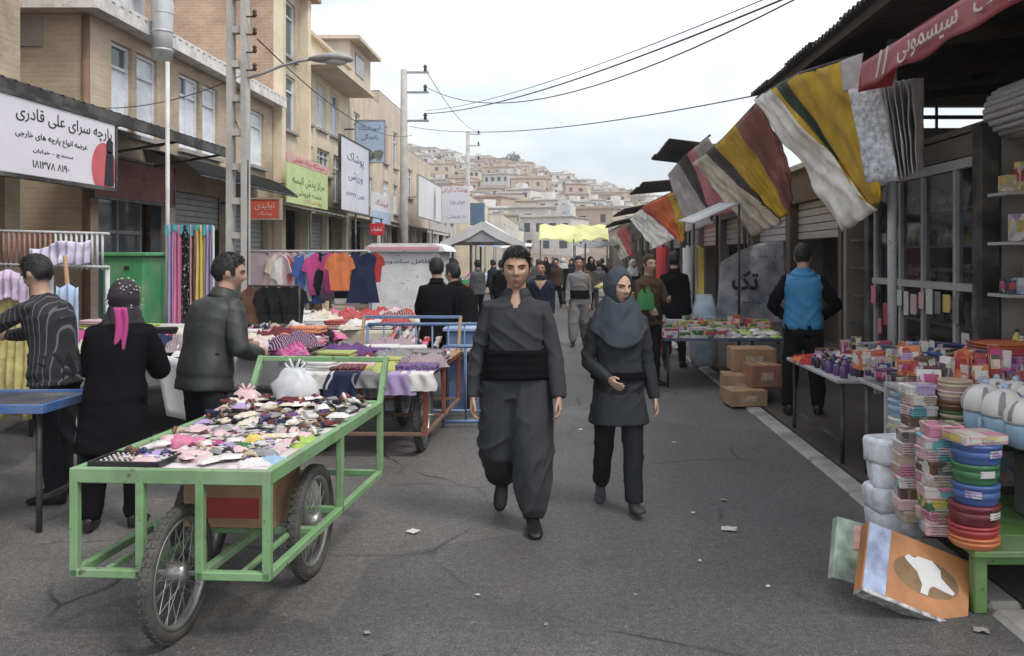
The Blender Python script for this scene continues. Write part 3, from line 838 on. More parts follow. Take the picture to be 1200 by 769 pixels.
s7 = sign_l('small_white_sign', 'small white shop sign with pale blue lower half', -6.2, 27.5, 30.6, 2.7, 3.75, mat('white_sign_c', (.66, .64, .68), .6, .06, 2, dirt=.15),
            [('فروشگاه', .25, 2.0, .0, .2, M_INKR)])
MB().cbox((.004, 0, -.28), (.05, 3.0, .42), .004).build('blue_panel', mat('pale_blue_print', (.40, .50, .66), .6), s7)
s8 = sign_l('white_billboard', 'white billboard with grey figure print on the brown house', -6.0, 35.2, 41.8, 3.3, 5.0, mat('white_sign_d', (.70, .69, .68), .6, .08, .8, dirt=.1), [], M_CONC)
MB().poly([(.028, .7, -.8), (.028, 1.5, -.8), (.028, 1.6, .1), (.028, 1.2, .75), (.028, .9, .2)]).build('printed_figure', mat('grey_print', (.35, .34, .36), .7), s8)
def sign_c(name, label, d, x0, y0, x1, y1, m, texts, frame=None, arm=True):
    a, b = P(x0, y0, d), P(x1, y1, d)
    c = (a + b) / 2; w, h = b.x - a.x, a.z - b.z
    s = thing(name, label, 'sign', c)
    MB().cbox((0, 0, 0), (w, .12, h), .008).build('board', m, s)
    if frame:
        q = MB(); t = .03
        for (xx, zz, ww, hh) in [(0, h / 2 + t / 2, w + 2 * t, t), (0, -h / 2 - t / 2, w + 2 * t, t), (-w / 2 - t / 2, 0, t, h), (w / 2 + t / 2, 0, t, h)]: q.box((xx, 0, zz), (ww, .15, hh))
        q.build('frame', frame, s)
    for (t, hh, ww, dx, dz, m2) in texts: lettering(t, hh * h, m2, s, (dx * w, -.0625, dz * h), FACE_CAM, ww * w)
    if arm: MB().box((-w / 2 - .3 + .02, 0, h * .3), (.6, .04, .04)).build('bracket', M_BLACKM, s)
    return s
sign_c('red_lightbox_sign', 'orange-red lightbox sign with pale lettering beneath the black awning', 16.3, 295, 234, 328, 256, mat('red_lightbox', (.50, .085, .05), .5, .1, 4), [('تولیدی', .42, .7, 0, .14, mat('pale_ink', (.62, .45, .38), .6)), ('پوشاک', .25, .5, 0, -.28, mat('pale_ink', (1, 1, 1)))], mat('tan_frame', (.36, .27, .2), .6))
s6 = sign_c('blue_square_sign', 'light blue square sign jutting from the sand coloured house', 27.3, 417, 142, 451, 190, mat('light_blue_board', (.36, .46, .60), .55, .1, 2), [('آموزشگاه', .16, .75, 0, .32, M_INKB), ('رانندگی', .16, .6, 0, .1, M_INKB)], M_SHUT)
q = MB()
for k in range(5): q.poly([(-.4 + k * .15, -.063, -.62 + .05 * (k % 2)), (-.25 + k * .15, -.063, -.62 + .05 * (k % 2)), (-.15 + k * .15, -.063, -.28 - .06 * (k % 3)), (-.3 + k * .15, -.063, -.25 - .05 * (k % 2))])
q.build('printed_picture', mat('sign_picture', (.17, .18, .15), .7, .4, 9), s6)
sign_c('red_headed_billboard', 'white billboard with red heading and dark figure print', 44, 514, 219, 550, 262, mat('white_sign_e', (.64, .64, .70), .6, .06, 1), [('پوشاک ایرانی', .16, .85, .02, .40, M_INKR), ('فروش ویژه', .14, .5, .1, .08, M_INKB), ('تک فروشی', .10, .6, .1, -.32, M_INKB)], arm=False)
sign_c('dark_blue_board', 'blue hoarding beside the billboards', 47, 551, 238, 568, 264, mat('dark_blue_board', (.10, .16, .24), .6, .2, 1), [], arm=False)
sign_c('round_red_sign', 'small red hanging sign below the white shop signs', 24.5, 434, 262, 450, 276, mat('bright_red_board', (.5, .02, .03), .5), [('تخفیف', .5, .8, 0, 0, M_WSIGN)])

# ---- concrete ladder poles, lamp, wires
def ladder_pole(name, label, x, y, h, w0=.30, w1=.2, rz=0.0, group=None):
    p = thing(name, label, 'pole', (x, y, 0), rz, group)
    for s in (-1, 1):
        q = MB()
        q.rings([[(s * (w / 2 - .035) + a * .035, b * .09, z) for a, b in ((-1, -1), (1, -1), (1, 1), (-1, 1))] for w, z in ((w0, -.3), (w1, h))], smooth=False)
        q.build('rail', M_POLE, p)
    z = .5
    while z < h - .1:
        w = w0 + (w1 - w0) * z / h
        MB().box((0, 0, z), (w - .1, .12, .09)).build('rung', M_POLE, p)
        z += .48
    return p
M_POLE = mat('pole_concrete', (.46, .44, .41), .9, .15, 3, .2, 60, dirt=.4)
M_INSUL = mat('insulator', (.05, .035, .03), .3, .1)
pole1 = ladder_pole('power_pole', 'tall concrete ladder pole carrying the street lamp beside the clothes racks', -4.57, 12.0, 8.6, .29, .25)
for k, z in enumerate((4.25, 4.5, 4.75, 5.0)):
    q = MB(); q.box((.2, -.05, z), (.14, .02, .02)); q.lathe([(.02, 0), (.035, .02), (.02, .05), (.035, .07), (.015, .1)], 8, (.25, -.05, z)); q.build('insulator', M_INSUL, pole1)
MB().tube([(.14, -.02, 3.0), (.14, -.04, 1.4), (.14, -.03, .1)], .018, 6).build('conduit', M_BLACKM, pole1)
lamp = thing('street_lamp', 'grey cobra-head street lamp on a curved arm from the ladder pole', 'street lamp', (-4.57, 12.0, 0))
pts = [(.15, 0, 4.15), (.35, 0, 4.22), (.6, 0, 4.32), (.85, 0, 4.39), (1.05, 0, 4.42)]
MB().tube(pts, .022, 8).build('arm', mat('lamp_grey', (.30, .30, .30), .5), lamp)
q = MB(); q.rings([[(x, r * math.cos(a) * 1.15, 4.42 + dz + r * .55 * math.sin(a)) for a in [2 * math.pi * k / 14 for k in range(14)]] for x, r, dz in ((1.0, .04, 0), (1.1, .09, .005), (1.25, .125, .012), (1.45, .13, .015), (1.58, .08, .0), (1.62, .02, -.005))]); q.build('lamp_head', mat('lamp_grey', (1, 1, 1)), lamp)
q = MB(); q.ball((1.37, 0, 4.385), (.17, .11, .06), 12, 8); q.build('lamp_lens', mat('lamp_lens', (.55, .55, .52), .3), lamp)
def far_pole(name, label, x, y, h, armz, r=.15):
    p = thing(name, label, 'pole', (x, y, 0))
    MB().tube([(0, 0, -.3), (0, 0, h)], [r, r * .65], 10).build('shaft', M_POLE, p)
    for k, z in enumerate(armz):
        q = MB(); q.box((.4, 0, z), (.95, .07, .07)); q.build('crossarm', M_SHUT, p)
        q = MB(); q.lathe([(.03, 0), (.07, .04), (.04, .1), (.08, .16), (.03, .24)], 8, (.75, 0, z + .035)); q.build('insulator', M_INSUL, p)
    return p
pole2 = far_pole('power_pole', 'round power pole with three insulator arms above the rooftops', -5.6, 30.0, 8.2, (8.1, 7.4, 6.4), .17)
pole3 = far_pole('power_pole', 'distant power pole with insulator arms in front of the hillside', -6.7, 60.0, 10.4, (10.2, 9.4, 8.4), .2)
def wire(label, a, b, sag, r=.008, name='power_cable'):
    a, b = Vector(a), Vector(b); pts = []
    for k in range(25):
        t = k / 24; p = a.lerp(b, t); p.z -= sag * 4 * t * (1 - t); pts.append(p)
    o = MB().tube(pts, r, 5).build(name, M_BLACKM); return tag(o, label, 'cable', 'overhead cables')
pe = Vector((-4.85, 30, 0))
wire('thick overhead cable rising steeply from the lowest insulator arm of the round pole', (-4.85, 30, 6.65), P(1010, -40, 9), .35, .014)
wire('thin overhead cable running beside the thick rising cable', (-4.85, 30, 6.75), P(1000, -45, 9), .3, .008)
wire('thin cable from the top insulator arm sweeping above the street', (-4.85, 30, 7.6), P(1010, -42, 9.4), 1.0, .012)
wire('low cable crossing the street to the right-hand shop roofs', (-5.4, 30, 6.2), P(905, 108, 11.5), .35, .010)
wire('cable slung between the two power poles along the house fronts', (-4.3, 12, 4.7), (-5.3, 30, 5.9), .5, .010)
wire('cable between the round pole and the distant pole', (-4.9, 30, 8.3), (-6, 60, 10.4), .5, .014)
wire('cable fanning from the ladder pole to the white-eaved building', (-4.5, 12, 4.2), (-7.0, 13.0, 3.9), .12, .007)
wire('slack cable strung along the brick front to the ladder pole', (-4.6, 12, 3.55), (-7.0, 19.0, 4.6), .25, .007)

# thin white mast and rooftop cooler with its bent duct
mast = thing('thin_white_mast', 'thin white mast standing before the awning', 'mast', (-5.1, 11.0, 0))
MB().tube([(0, 0, 0), (.0, 0, 4.15)], .028, 8).build('shaft', mat('mast_white', (.6, .6, .58), .5, .1, dirt=.4), mast)
cool = thing('rooftop_cooler', 'white rooftop air cooler with bent metal duct on the white eaves', 'air cooler', (-6.9, 13.6, 5.45))
q = MB(); q.cbox((-.5, .1, .45), (.95, .9, .85), .03); q.build('cabinet', mat('cooler_white', (.62, .63, .64), .5, .08, dirt=.3), cool)
q = MB()
for k in range(9): q.box((-.5, -.36, .14 + k * .075), (.8, .02, .04))
q.build('louvre', M_SHUT, cool)
q = MB(); q.tube([(-.05, .2, .55), (.15, .2, .6), (.35, .2, .5), (.42, .2, .25), (.42, .2, -.15), (.42, .2, -.62)], [.2, .21, .2, .17, .155, .15], 14)
for z in (-.5, -.2, .1): q.lathe([(.155, 0), (.175, .02), (.155, .04)], 14, (.42, .2, z), caps=False)
q.build('duct', mat('duct_zinc', (.58, .59, .60), .4, .1, 4, metal=.3, dirt=.2), cool)
# ------------------------------------------------------------------ shops and roofs along the right side
M_RUST = mat('corrugated_iron', (.055, .048, .044), .75, .35, 2.5, .2, 30, dirt=.35)
M_TIMBER = mat('dark_timber', (.05, .036, .026), .85, .3, 5, .3, 40)
M_SHOPW = plaster('sooty_wall', (.24, .21, .18), .4)  # dull brown-grey shop walls with darker streaks running down
M_ALU = paint('grey_aluminium', (.44, .44, .45), .45, .3)
M_WPOST = paint('white_post', (.52, .53, .54), .5, .4)
M_PANE = glass('shop_pane', (.02, .025, .028), .06, .28)
def corrug(parent, name, x0, x1, z0, z1, y0, y1, m, pitch=.115, amp=.028, sheet=.92):
    """corrugated sheets whose ridges run across the street; each sheet is a piece"""
    y = y0; k = 0
    while y < y1 - .05:
        yy = min(y + sheet, y1); n = max(6, int((yy - y) / pitch * 6))
        jx = random.uniform(-.03, .05); dz = .010 * (k % 2)
        q = MB(); q.grid(lambda u, v: (x0 - jx + (x1 - x0 + jx) * v, y + (yy - y + .04) * u, z0 + (z1 - z0) * v + dz + amp * math.sin((y + (yy - y + .04) * u) / pitch * 2 * math.pi)), n, 3)
        q.build(name, m, parent, solid=.004)
        y = yy; k += 1
rf = thing('corrugated_roof', 'long dark corrugated iron roof over the near right-hand shops', 'roof')
corrug(rf, 'roof_sheet', 2.5, 7.2, 3.78, 4.25, 2.2, 11.3, M_RUST)
for x in (2.62, 4.0, 5.4, 6.9): MB().box((x, 6.75, 3.70 + (x - 2.5) * .1), (.07, 9.0, .09)).build('purlin', M_TIMBER, rf)
for k in range(6): MB().at((5.1, 2.5 + k * 1.7, 3.82), 0, 0, -R(5.7)).box((0, 0, -.06), (3.9, .08, .11)).build('rafter', M_TIMBER, rf)
post = tag(MB().tube([(0, 0, 0), (0, 0, 3.72)], .045, 12).build('roof_post', M_WPOST, loc=(3.2, 8.3, .03)), 'white round roof post before the glazed display window', 'post')
# market block: shops with open fronts
shop = thing('market_shop', 'dark market shop with glazed display window and open goods shelves', 'shop')
q = MB()
q.box((7.1, 6.6, 2.1), (.12, 9.4, 4.2)); q.build('back_wall', M_SHOPW, shop)
q = MB()   # end gable with a barred opening to the sky
wall_with_holes(q, (3.4, 11.2, 2.5), (1, 0, 0), (0, 0, 1), 3.7, 1.75, [(1.15, 2.25, .82, 1.12)], .1, (0, -1, 0)); q.build('gable_wall', M_SHOPW, shop, solid=.02)
q = MB(); q.box((5.1, 11.2, 3.47), (1.1, .03, .05)); q.box((4.9, 11.2, 3.47), (.03, .03, .3)); q.build('opening_bars', M_BLACKM, shop)
q = MB(); q.box((3.85, 8.85, 2.68), (.2, 3.0, .2)); q.box((5.4, 7.27, 1.4), (3.4, .14, 2.8)); q.box((5.4, 10.2, 1.4), (3.4, .12, 2.8)); q.box((5.4, 11.2, 1.25), (3.4, .1, 2.5)); q.box((5.4, 6.6, 2.83), (3.3, 9.2, .06)); q.build('partition_wall', M_SHOPW, shop)
MB().cbox((3.6, 7.27, 1.4), (.16, .17, 2.75), .01).build('column', M_BLACKM, shop)
MB().cbox((3.72, 10.2, 1.4), (.2, .15, 2.75), .01).build('column', M_BLACKM, shop)
for k in range(15):   # rolled shutter: slats wound round the drum
    a = math.pi * (k / 14 * 1.25 - .7)
    MB().at((3.78, 5.6, 2.86), 0, 0, 0).cbox((-.2 * math.cos(a), 0, .2 * math.sin(a)), (.05, 3.3, .052), .012).build('shutter_slat', M_ALU, shop)
MB().at((3.78, 5.6, 2.86)).tube([(0, -1.6, 0), (0, 1.6, 0)], .185, 12).build('shutter_drum', M_BLACKM, shop)
q = MB(); q.box((3.7, 8.85, 2.50), (.08, 2.7, .09)); q.box((3.7, 8.85, 1.36), (.075, 2.7, .07)); q.box((3.7, 8.85, .45), (.075, 2.7, .06))
for y in (7.42, 8.0, 8.72, 9.3, 10.05): q.box((3.7, y, 1.28), (.07, .055, 2.5))
q.build('window_frame', M_ALU, shop)
for (a, b) in ((7.45, 7.97), (8.03, 8.69), (8.75, 9.27), (9.33, 10.02)):
    for (c, d) in ((.49, 1.32), (1.4, 2.45)): MB().box((3.705, (a + b) / 2, (c + d) / 2), (.008, b - a, d - c)).build('pane', M_PANE, shop)
for z in (.5, .95, 1.5, 1.75, 2.12): MB().box((4.1, 8.75, z), (.42, 2.6, .025)).build('shelf', M_ALU, shop)
for z in (.45, .85, 1.33, 1.75, 2.15): MB().box((4.4, 6.92, z), (1.75, .34, .025)).build('shelf', M_ALU, shop)
for z in (.4, .8, 1.15, 1.5, 1.85, 2.2): MB().box((4.15, 10.72, z), (.9, .6, .022)).build('shelf', M_BLACKM, shop)
MB().box((2.9, 14.5, 0.0), (.01, .01, .01))
# farther shops behind the stalls
for (nm, lab, y0, y1, h, c) in [('far_shop', 'brown market shop behind the stall of packed goods', 11.5, 17.0, 3.0, (.12, .09, .07)), ('far_shop', 'grey market shop beyond the white and orange tarpaulin', 17.2, 27.0, 3.2, (.2, .19, .18)), ('far_shop', 'tan market shop towards the far end on the right', 27.2, 42.0, 3.3, (.3, .25, .19)), ('far_shop', 'pale market shop at the far end of the right side', 42.2, 70, 3.6, (.38, .34, .28))]:
    s = thing(nm, lab, 'shop')
    q = MB(); hs = []; n = int((y1 - y0) / 2.6); w = (y1 - y0) / n
    for k in range(n): hs.append((k * w + .15, (k + 1) * w - .15, 0, 2.5))
    wall_with_holes(q, (3.75, y0, 0), (0, 1, 0), (0, 0, 1), y1 - y0, h, hs, .2, (-1, 0, 0)); q.build('wall', plaster('shop_render_%d' % int(y0), c, .5), s)
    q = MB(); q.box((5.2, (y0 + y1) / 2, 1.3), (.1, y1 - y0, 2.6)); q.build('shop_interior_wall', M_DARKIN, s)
    q = MB(); q.box((5.5, (y0 + y1) / 2, h + .04), (3.7, y1 - y0, .08)); q.box((5.5, y0 + .05, h / 2), (3.45, .1, h)); q.box((5.5, y1 - .05, h / 2), (3.45, .1, h)); q.build('roof', M_CONC, s)
    for k in range(n):
        for j in range(5): MB().cbox((3.9, y0 + (k + .5) * w, 2.45 - j * .12), (.04, w - .34, .112), .012).build('shutter_slat', M_ALU, s)
for (lab, x0, x1, z0, z1, y0, y1) in [('grey tin lean-to roof jutting above the pink gathered tarpaulin', 2.12, 4.0, 3.98, 3.75, 17.0, 20.5), ('dark tin roof behind the orange tarpaulin', 2.3, 4.0, 3.75, 3.9, 24.5, 29.0), ('black tin roof over the far right-hand stalls', 2.2, 4.0, 3.35, 3.7, 31, 37.0), ('rusty tin roof at the far end of the right side', 2.3, 4.0, 3.2, 3.6, 39, 47)]:
    s = thing('tin_roof', lab, 'roof')
    corrug(s, 'roof_sheet', x0, x1, z0, z1, y0, y1, M_RUST, .14, .03)
    for yy in (y0 + .2, y1 - .2): MB().tube([(3.66, yy, 0), (3.66, yy, z1 - .02)], .035, 8).build('post', M_TIMBER, s)
# yellow-green awning closing the street
aw = thing('yellow_green_awning', 'yellow-green awning stretched across the far end of the street', 'awning')
def _ya(u, v): return (-1.4 + 4.0 * u, 50 - 1.6 * v, 3.45 - .95 * v + .12 * math.sin(u * 9) * v + .05 * math.sin(u * 23))
MB().grid(_ya, 60, 8).build('awning_cloth', mat('lime_cloth', (.58, .58, .26), .8, .3, .9, .1), aw, solid=.02)
for x in (-1.3, .6, 2.5): MB().tube([(x, 48.5, 0), (x, 48.5, 2.6)], .04, 6).build('post', M_BLACKM, aw)

# ---- gathered tarpaulins under the roof edge
def tcol(n, c): return mat('tarp_' + n, c, .75, .22, 3.5, .35, 14, dirt=.3, spec=.3)
T_W = tcol('white', (.70, .68, .62)); T_G = tcol('green', (.035, .06, .035)); T_Y = tcol('ochre', (.54, .345, .035)); T_B = tcol('beige', (.52, .46, .36)); T_M = tcol('maroon', (.27, .11, .09))
T_D = tcol('charcoal', (.06, .05, .045)); T_P = tcol('pink', (.55, .20, .23)); T_GR = tcol('grey', (.40, .36, .355)); T_O = tcol('orange', (.66, .13, .02)); T_R = tcol('red', (.38, .05, .04)); T_LG = tcol('light_grey', (.52, .53, .55))
def tarp(label, top, bot, bands, pleat, seed, droop=.05):
    """top: polyline along the roof edge (far to near); bot: gathered foot edge polyline; bands: list of (s0, s1, material); pleat: list of (s, offset vector at the foot)"""
    t = thing('gathered_tarpaulin', label, 'tarpaulin', (0, 0, 0), 0, None)
    top = [Vector(p) for p in top]; 
    def poly(pl, s):
        k = s * (len(pl) - 1); i = min(int(k), len(pl) - 2); return pl[i].lerp(pl[i + 1], k - i)
    def fold(s):
        for i in range(len(pleat) - 1):
            a, b = pleat[i], pleat[i + 1]
            if a[0] <= s <= b[0]: return Vector(a[1]).lerp(Vector(b[1]), (s - a[0]) / (b[0] - a[0]))
        return Vector(pleat[-1][1])
    for (s0, s1, m) in bands:
        q = MB()
        def fn(u, v):
            s = s0 + (s1 - s0) * u
            p = poly(top, s); b = fold(s)
            w = v ** .9
            r = p.lerp(b, w); 
            r.x += .03 * math.sin(math.pi * v) ; r.z -= droop * math.sin(math.pi * v) * .3
            nn = noise.noise(Vector((s * 7 + seed, v * 3, seed))); n2 = noise.noise(Vector((s * 22 + seed, v * 5, 2)))
            cr = (1 - abs(math.sin((s * 9 + .8 * nn) * math.pi))) ** 2 * (.25 + .75 * v)
            return r + Vector((.05 * nn + .02 * n2 - .05 * cr, .05 * nn - .05 * cr, .035 * n2 + .02 * nn))
        q.grid(fn, 26, 26)
        q.build('tarpaulin_fold', m, t, solid=.012)
    q = MB(); q.tube([p + Vector((.03, 0, .02)) for p in top], .022, 6); q.build('hanging_rail', M_BLACKM, t)
    return t
def PP(*a): return [P(*x) for x in a]
# near big one: white, dark green, ochre
tarp('big gathered tarpaulin with white, dark green and ochre folds under the corrugated roof edge', PP((884, 117, 11.0), (935, 88, 9.2), (1002, 68, 7.7)), None,
     [(0, .22, T_W), (.22, .28, T_Y), (.28, .40, T_G), (.40, 1.0, T_Y)],
     [(0, P(990, 272, 9.0)), (.22, P(1028, 247, 8.3)), (.28, P(1022, 243, 8.6)), (.40, P(1018, 246, 8.9)), (.7, P(1030, 240, 8.0)), (1, P(1034, 232, 7.7))], 1)
tarp('gathered tarpaulin with beige, charcoal, ochre and maroon folds behind the big white one', PP((812, 192, 15.8), (845, 165, 13.2), (889, 118, 11.1)), None,
     [(0, .25, T_B), (.25, .40, T_D), (.40, .72, T_Y), (.72, 1, T_M)],
     [(0, P(884, 277, 13.2)), (.25, P(916, 262, 12.2)), (.40, P(913, 258, 12.6)), (.72, P(926, 250, 12.0)), (1, P(930, 205, 11.4))], 2)
tarp('gathered grey and pink tarpaulin beside the tin lean-to roof', PP((783, 205, 20.0), (800, 185, 18.0), (830, 160, 15.2)), None,
     [(0, .34, T_GR), (.34, .6, T_D), (.6, .74, T_P), (.74, 1, T_GR)],
     [(0, P(806, 272, 18.5)), (.34, P(838, 262, 17.2)), (.6, P(835, 255, 17)), (.74, P(862, 248, 16)), (1, P(872, 232, 15.6))], 3)
tarp('gathered white, orange and ochre tarpaulin over the far right-hand stalls', PP((738, 257, 29), (757, 240, 25.5), (796, 222, 19.5)), None,
     [(0, .36, T_W), (.36, .5, T_R), (.5, .85, T_O), (.85, 1, T_Y)],
     [(0, P(766, 292, 24)), (.36, P(793, 279, 22)), (.5, P(795, 280, 22)), (.85, P(800, 285, 21)), (1, P(803, 275, 20))], 4)
tarp('small gathered red and grey tarpaulin at the far right-hand stalls', PP((716, 280, 36), (726, 268, 34), (742, 262, 30)), None,
     [(0, .3, T_B), (.3, .8, T_R), (.8, 1, T_D)], [(0, P(728, 305, 33)), (.3, P(738, 300, 31)), (.8, P(742, 300, 30)), (1, P(745, 290, 29))], 5)
# near one by the red valance: pale pages hanging straight down
t = thing('pale_hanging_sheets', 'pale grey patterned plastic sheets hanging below the red valance', 'plastic sheets')
T_PAT = mat('patterned_sheet', (.50, .52, .55), .5, .5, 26, .15, 14, dirt=.2)
def page(a, b, c, d, seed):
    a, b, c, d = (Vector(x) for x in (a, b, c, d))
    q = MB(); q.grid(lambda u, v: a.lerp(b, u).lerp(c.lerp(d, u), v) + Vector((0, .04 * noise.noise(Vector((u * 3, v * 3, seed))), .01 * noise.noise(Vector((u * 8, v * 2, seed))))), 10, 14)
    return q
page(P(994, 105, 6.3), P(1033, 98, 6.1), P(1016, 214, 6.2), P(1052, 212, 6.05), 1).build('sheet', T_PAT, t, solid=.008)
for k in range(6):
    x = 1033 + k * 7
    page(P(x, 98 - k, 6.1 - .02 * k), P(x + 14, 96 - k, 6.35), P(1052 + k * 4.5, 212 - k * 2, 6.05), P(1052 + k * 4.5 + 8, 208 - k * 2, 6.4), 2 + k).build('sheet', [T_LG, T_GR][k % 2], t, solid=.006)
page(P(985, 72, 7.2), P(1012, 62, 6.9), P(988, 108, 7.1), P(1008, 104, 6.9), 12).build('sheet', T_GR, t, solid=.008)
# red valance with white script
val = thing('red_valance', 'red printed awning valance with white script along the near shop', 'awning', (2.1, 4.5, 2.9))
M_VAL = mat('valance_red', (.27, .045, .055), .6, .15, 5, .15, 30, dirt=.25)
q = MB(); q.grid(lambda u, v: (.015 * math.sin(u * 21) * v - .03 * v, -2.0 + 3.5 * u, .10 - .20 * v + .012 * math.sin(u * 34) * v), 80, 6); q.build('valance_cloth', M_VAL, val, solid=.004)
q = MB(); q.grid(lambda u, v: (.0 + .55 * v, -2.0 + 3.5 * u, .10 + .16 * v + .01 * math.sin(u * 20)), 40, 4); q.build('awning_top', M_VAL, val, solid=.004)
q = MB(); q.add([(-.03, 1.5, -.1), (.0, 1.5, .1), (.26, 1.48, .2), (.2, 1.46, -.06)], [(0, 1, 2, 3)]); q.build('end_flap', mat('valance_bright', (.42, .03, .045), .55, .1), val, solid=.004)
q = MB(); q.tube([(.02, -2.0, .1), (.02, 1.5, .1)], .015, 6); q.tube([(.5, -2, .25), (.5, 1.5, .25)], .02, 6); q.build('awning_rod', M_BLACKM, val)
M_SCRIPT = mat('white_script', (.60, .52, .48), .6, .1)
for (t, h, w, y) in (('سیسمونی', .15, .8, .35), ('کودک', .15, .55, -.5), ('//', .16, .22, 1.0), ('لوازم', .15, .7, -1.4)):
    lettering(t, h, M_SCRIPT, val, (-.045, y, .0), FACE_STREET_R, w)
# grey printed sack hanging behind the stall, with its heavy black word
sk = thing('printed_sack_banner', 'big grey printed tarpaulin sack with bold black word behind the goods stall', 'sack', P(880, 330, 13.0))
def _sk(u, v):
    a, b = P(845, 300, 13.0), P(918, 276, 13.2); c, d = P(838, 380, 12.9), P(925, 380, 13.0)
    p = a.lerp(b, u).lerp(c.lerp(d, u), v) - P(880, 330, 13.0)
    if v < .15: p.z -= .1 * (2 * u - 1) ** 2 * (1 - v / .15)
    p.y -= .09 * math.sin(math.pi * u) * math.sin(math.pi * min(1, v * .9 + .1)) + .03 * noise.noise(Vector((u * 4, v * 4, 3)))
    return p
MB().grid(_sk, 24, 24).build('sack_cloth', mat('sack_grey', (.28, .28, .30), .7, .45, 4.5, .3, 14, spec=.3), sk, solid=.02)
lettering('تک', .30, M_INK, sk, (-.12, -.15, .02), FACE_CAM, .40, bold=.03)
lettering('کیسه', .07, M_INKB, sk, (-.02, -.135, -.30), FACE_CAM, .5)
lettering('درجه یک', .08, M_INKB, sk, (.1, -.13, .38), FACE_CAM, .5)
cn = thing('small_stall_canopy', 'small pale edged sheet canopy above the grey sack', 'canopy', (0, 0, 0))
q = MB(); q.grid(lambda u, v: P(812 + 55 * u, 262 - 24 * u, 12.6) + Vector((0, 1.6 * v, .1 * v)), 10, 4); q.build('canopy_sheet', T_LG, cn, solid=.02)
q = MB(); q.tube([P(813, 262, 12.6), Vector((P(813, 262, 12.6).x, 12.6, .03))], .02, 6); q.tube([P(866, 240, 12.6), Vector((P(866, 240, 12.6).x, 12.6, .03))], .02, 6); q.build('canopy_post', M_BLACKM, cn)
# ------------------------------------------------------------------ people
def skin_mat(name, c, lip=False):
    m = mat(name, c, .55, .14, 14, .12, 90, spec=.35)
    b = m.node_tree.nodes['Principled BSDF']
    b.inputs['Subsurface Weight'].default_value = .08
    b.inputs['Subsurface Radius'].default_value = (.02, .008, .004)
    nt = m.node_tree                      # lips and shaven jaw, from soft masks stored on the mesh
    at = nt.nodes.new('ShaderNodeAttribute'); at.attribute_name = 'tint'
    sp = nt.nodes.new('ShaderNodeSeparateColor'); nt.links.new(at.outputs['Color'], sp.inputs[0])
    src = b.inputs['Base Color'].links[0].from_socket
    c1 = _mixc(nt, sp.outputs[0], src, (c[0] * .80, c[1] * .50, c[2] * .52))
    c2 = _mixc(nt, sp.outputs[1], c1, (c[0] * .62, c[1] * .64, c[2] * .68))
    nt.links.new(c2, b.inputs['Base Color'])
    return m
M_SKIN = skin_mat('skin_tan', (.43, .265, .19))
M_SKIN2 = skin_mat('skin_light', (.50, .325, .24))
M_HAIR = mat('black_hair', (.014, .012, .011), .5, .4, 40, .5, 150, spec=.4)
M_HAIRB = mat('brown_hair', (.05, .026, .016), .5, .4, 40, .5, 150)
M_EYEW = mat('eye_white', (.40, .36, .34), .3, .05)
M_EYED = mat('eye_iris', (.02, .012, .008), .2, .1)

def remesh(mb, voxel, smooth=2, name='body'):
    me = mb.mesh('tmp'); o = bpy.data.objects.new('tmp', me); COL.objects.link(o)
    r = o.modifiers.new('r', 'REMESH'); r.mode = 'VOXEL'; r.voxel_size = voxel
    if smooth:
        s = o.modifiers.new('s', 'SMOOTH'); s.factor = .5; s.iterations = smooth
    bpy.context.view_layer.update()
    out = bpy.data.meshes.new_from_object(o.evaluated_get(bpy.context.evaluated_depsgraph_get()))
    bpy.data.objects.remove(o, do_unlink=True); bpy.data.meshes.remove(me)
    out.name = name
    out.polygons.foreach_set('use_smooth', [True] * len(out.polygons))
    return out
def crumple(me, amp, fx, fz, seed, ridged=True, amp2=0.0, f2=18.0, dirs=((.55, .35, .75), (-.6, .2, .7))):
    """cloth wrinkles: warped parallel creases that come and go, pushed along the normals"""
    n = len(me.vertices)
    co = np.empty(n * 3); me.vertices.foreach_get('co', co); co = co.reshape(-1, 3)
    no = np.array([v.normal[:] for v in me.vertices])
    d = np.zeros(n)
    D = [Vector(q).normalized() for q in dirs]
    for i in range(n):
        p = Vector(co[i]); t = 0
        for k, q in enumerate(D):
            w = noise.noise(p * 2.3 + Vector((seed + k * 9, 0, 0)))
            m = noise.noise(p * 3.1 + Vector((0, seed + k * 5, 0)))
            m = max(0.0, min(1.0, .45 + 1.9 * m))
            ph = p.dot(q) * fx + 1.9 * w
            c = 1 - abs(math.sin(ph * math.pi))
            t += (c * c - .3) * m
        t += .5 * noise.noise(p * 5 + Vector((0, 0, seed)))
        d[i] = t * amp
    co += no * d[:, None]
    me.vertices.foreach_set('co', co.ravel()); me.update()

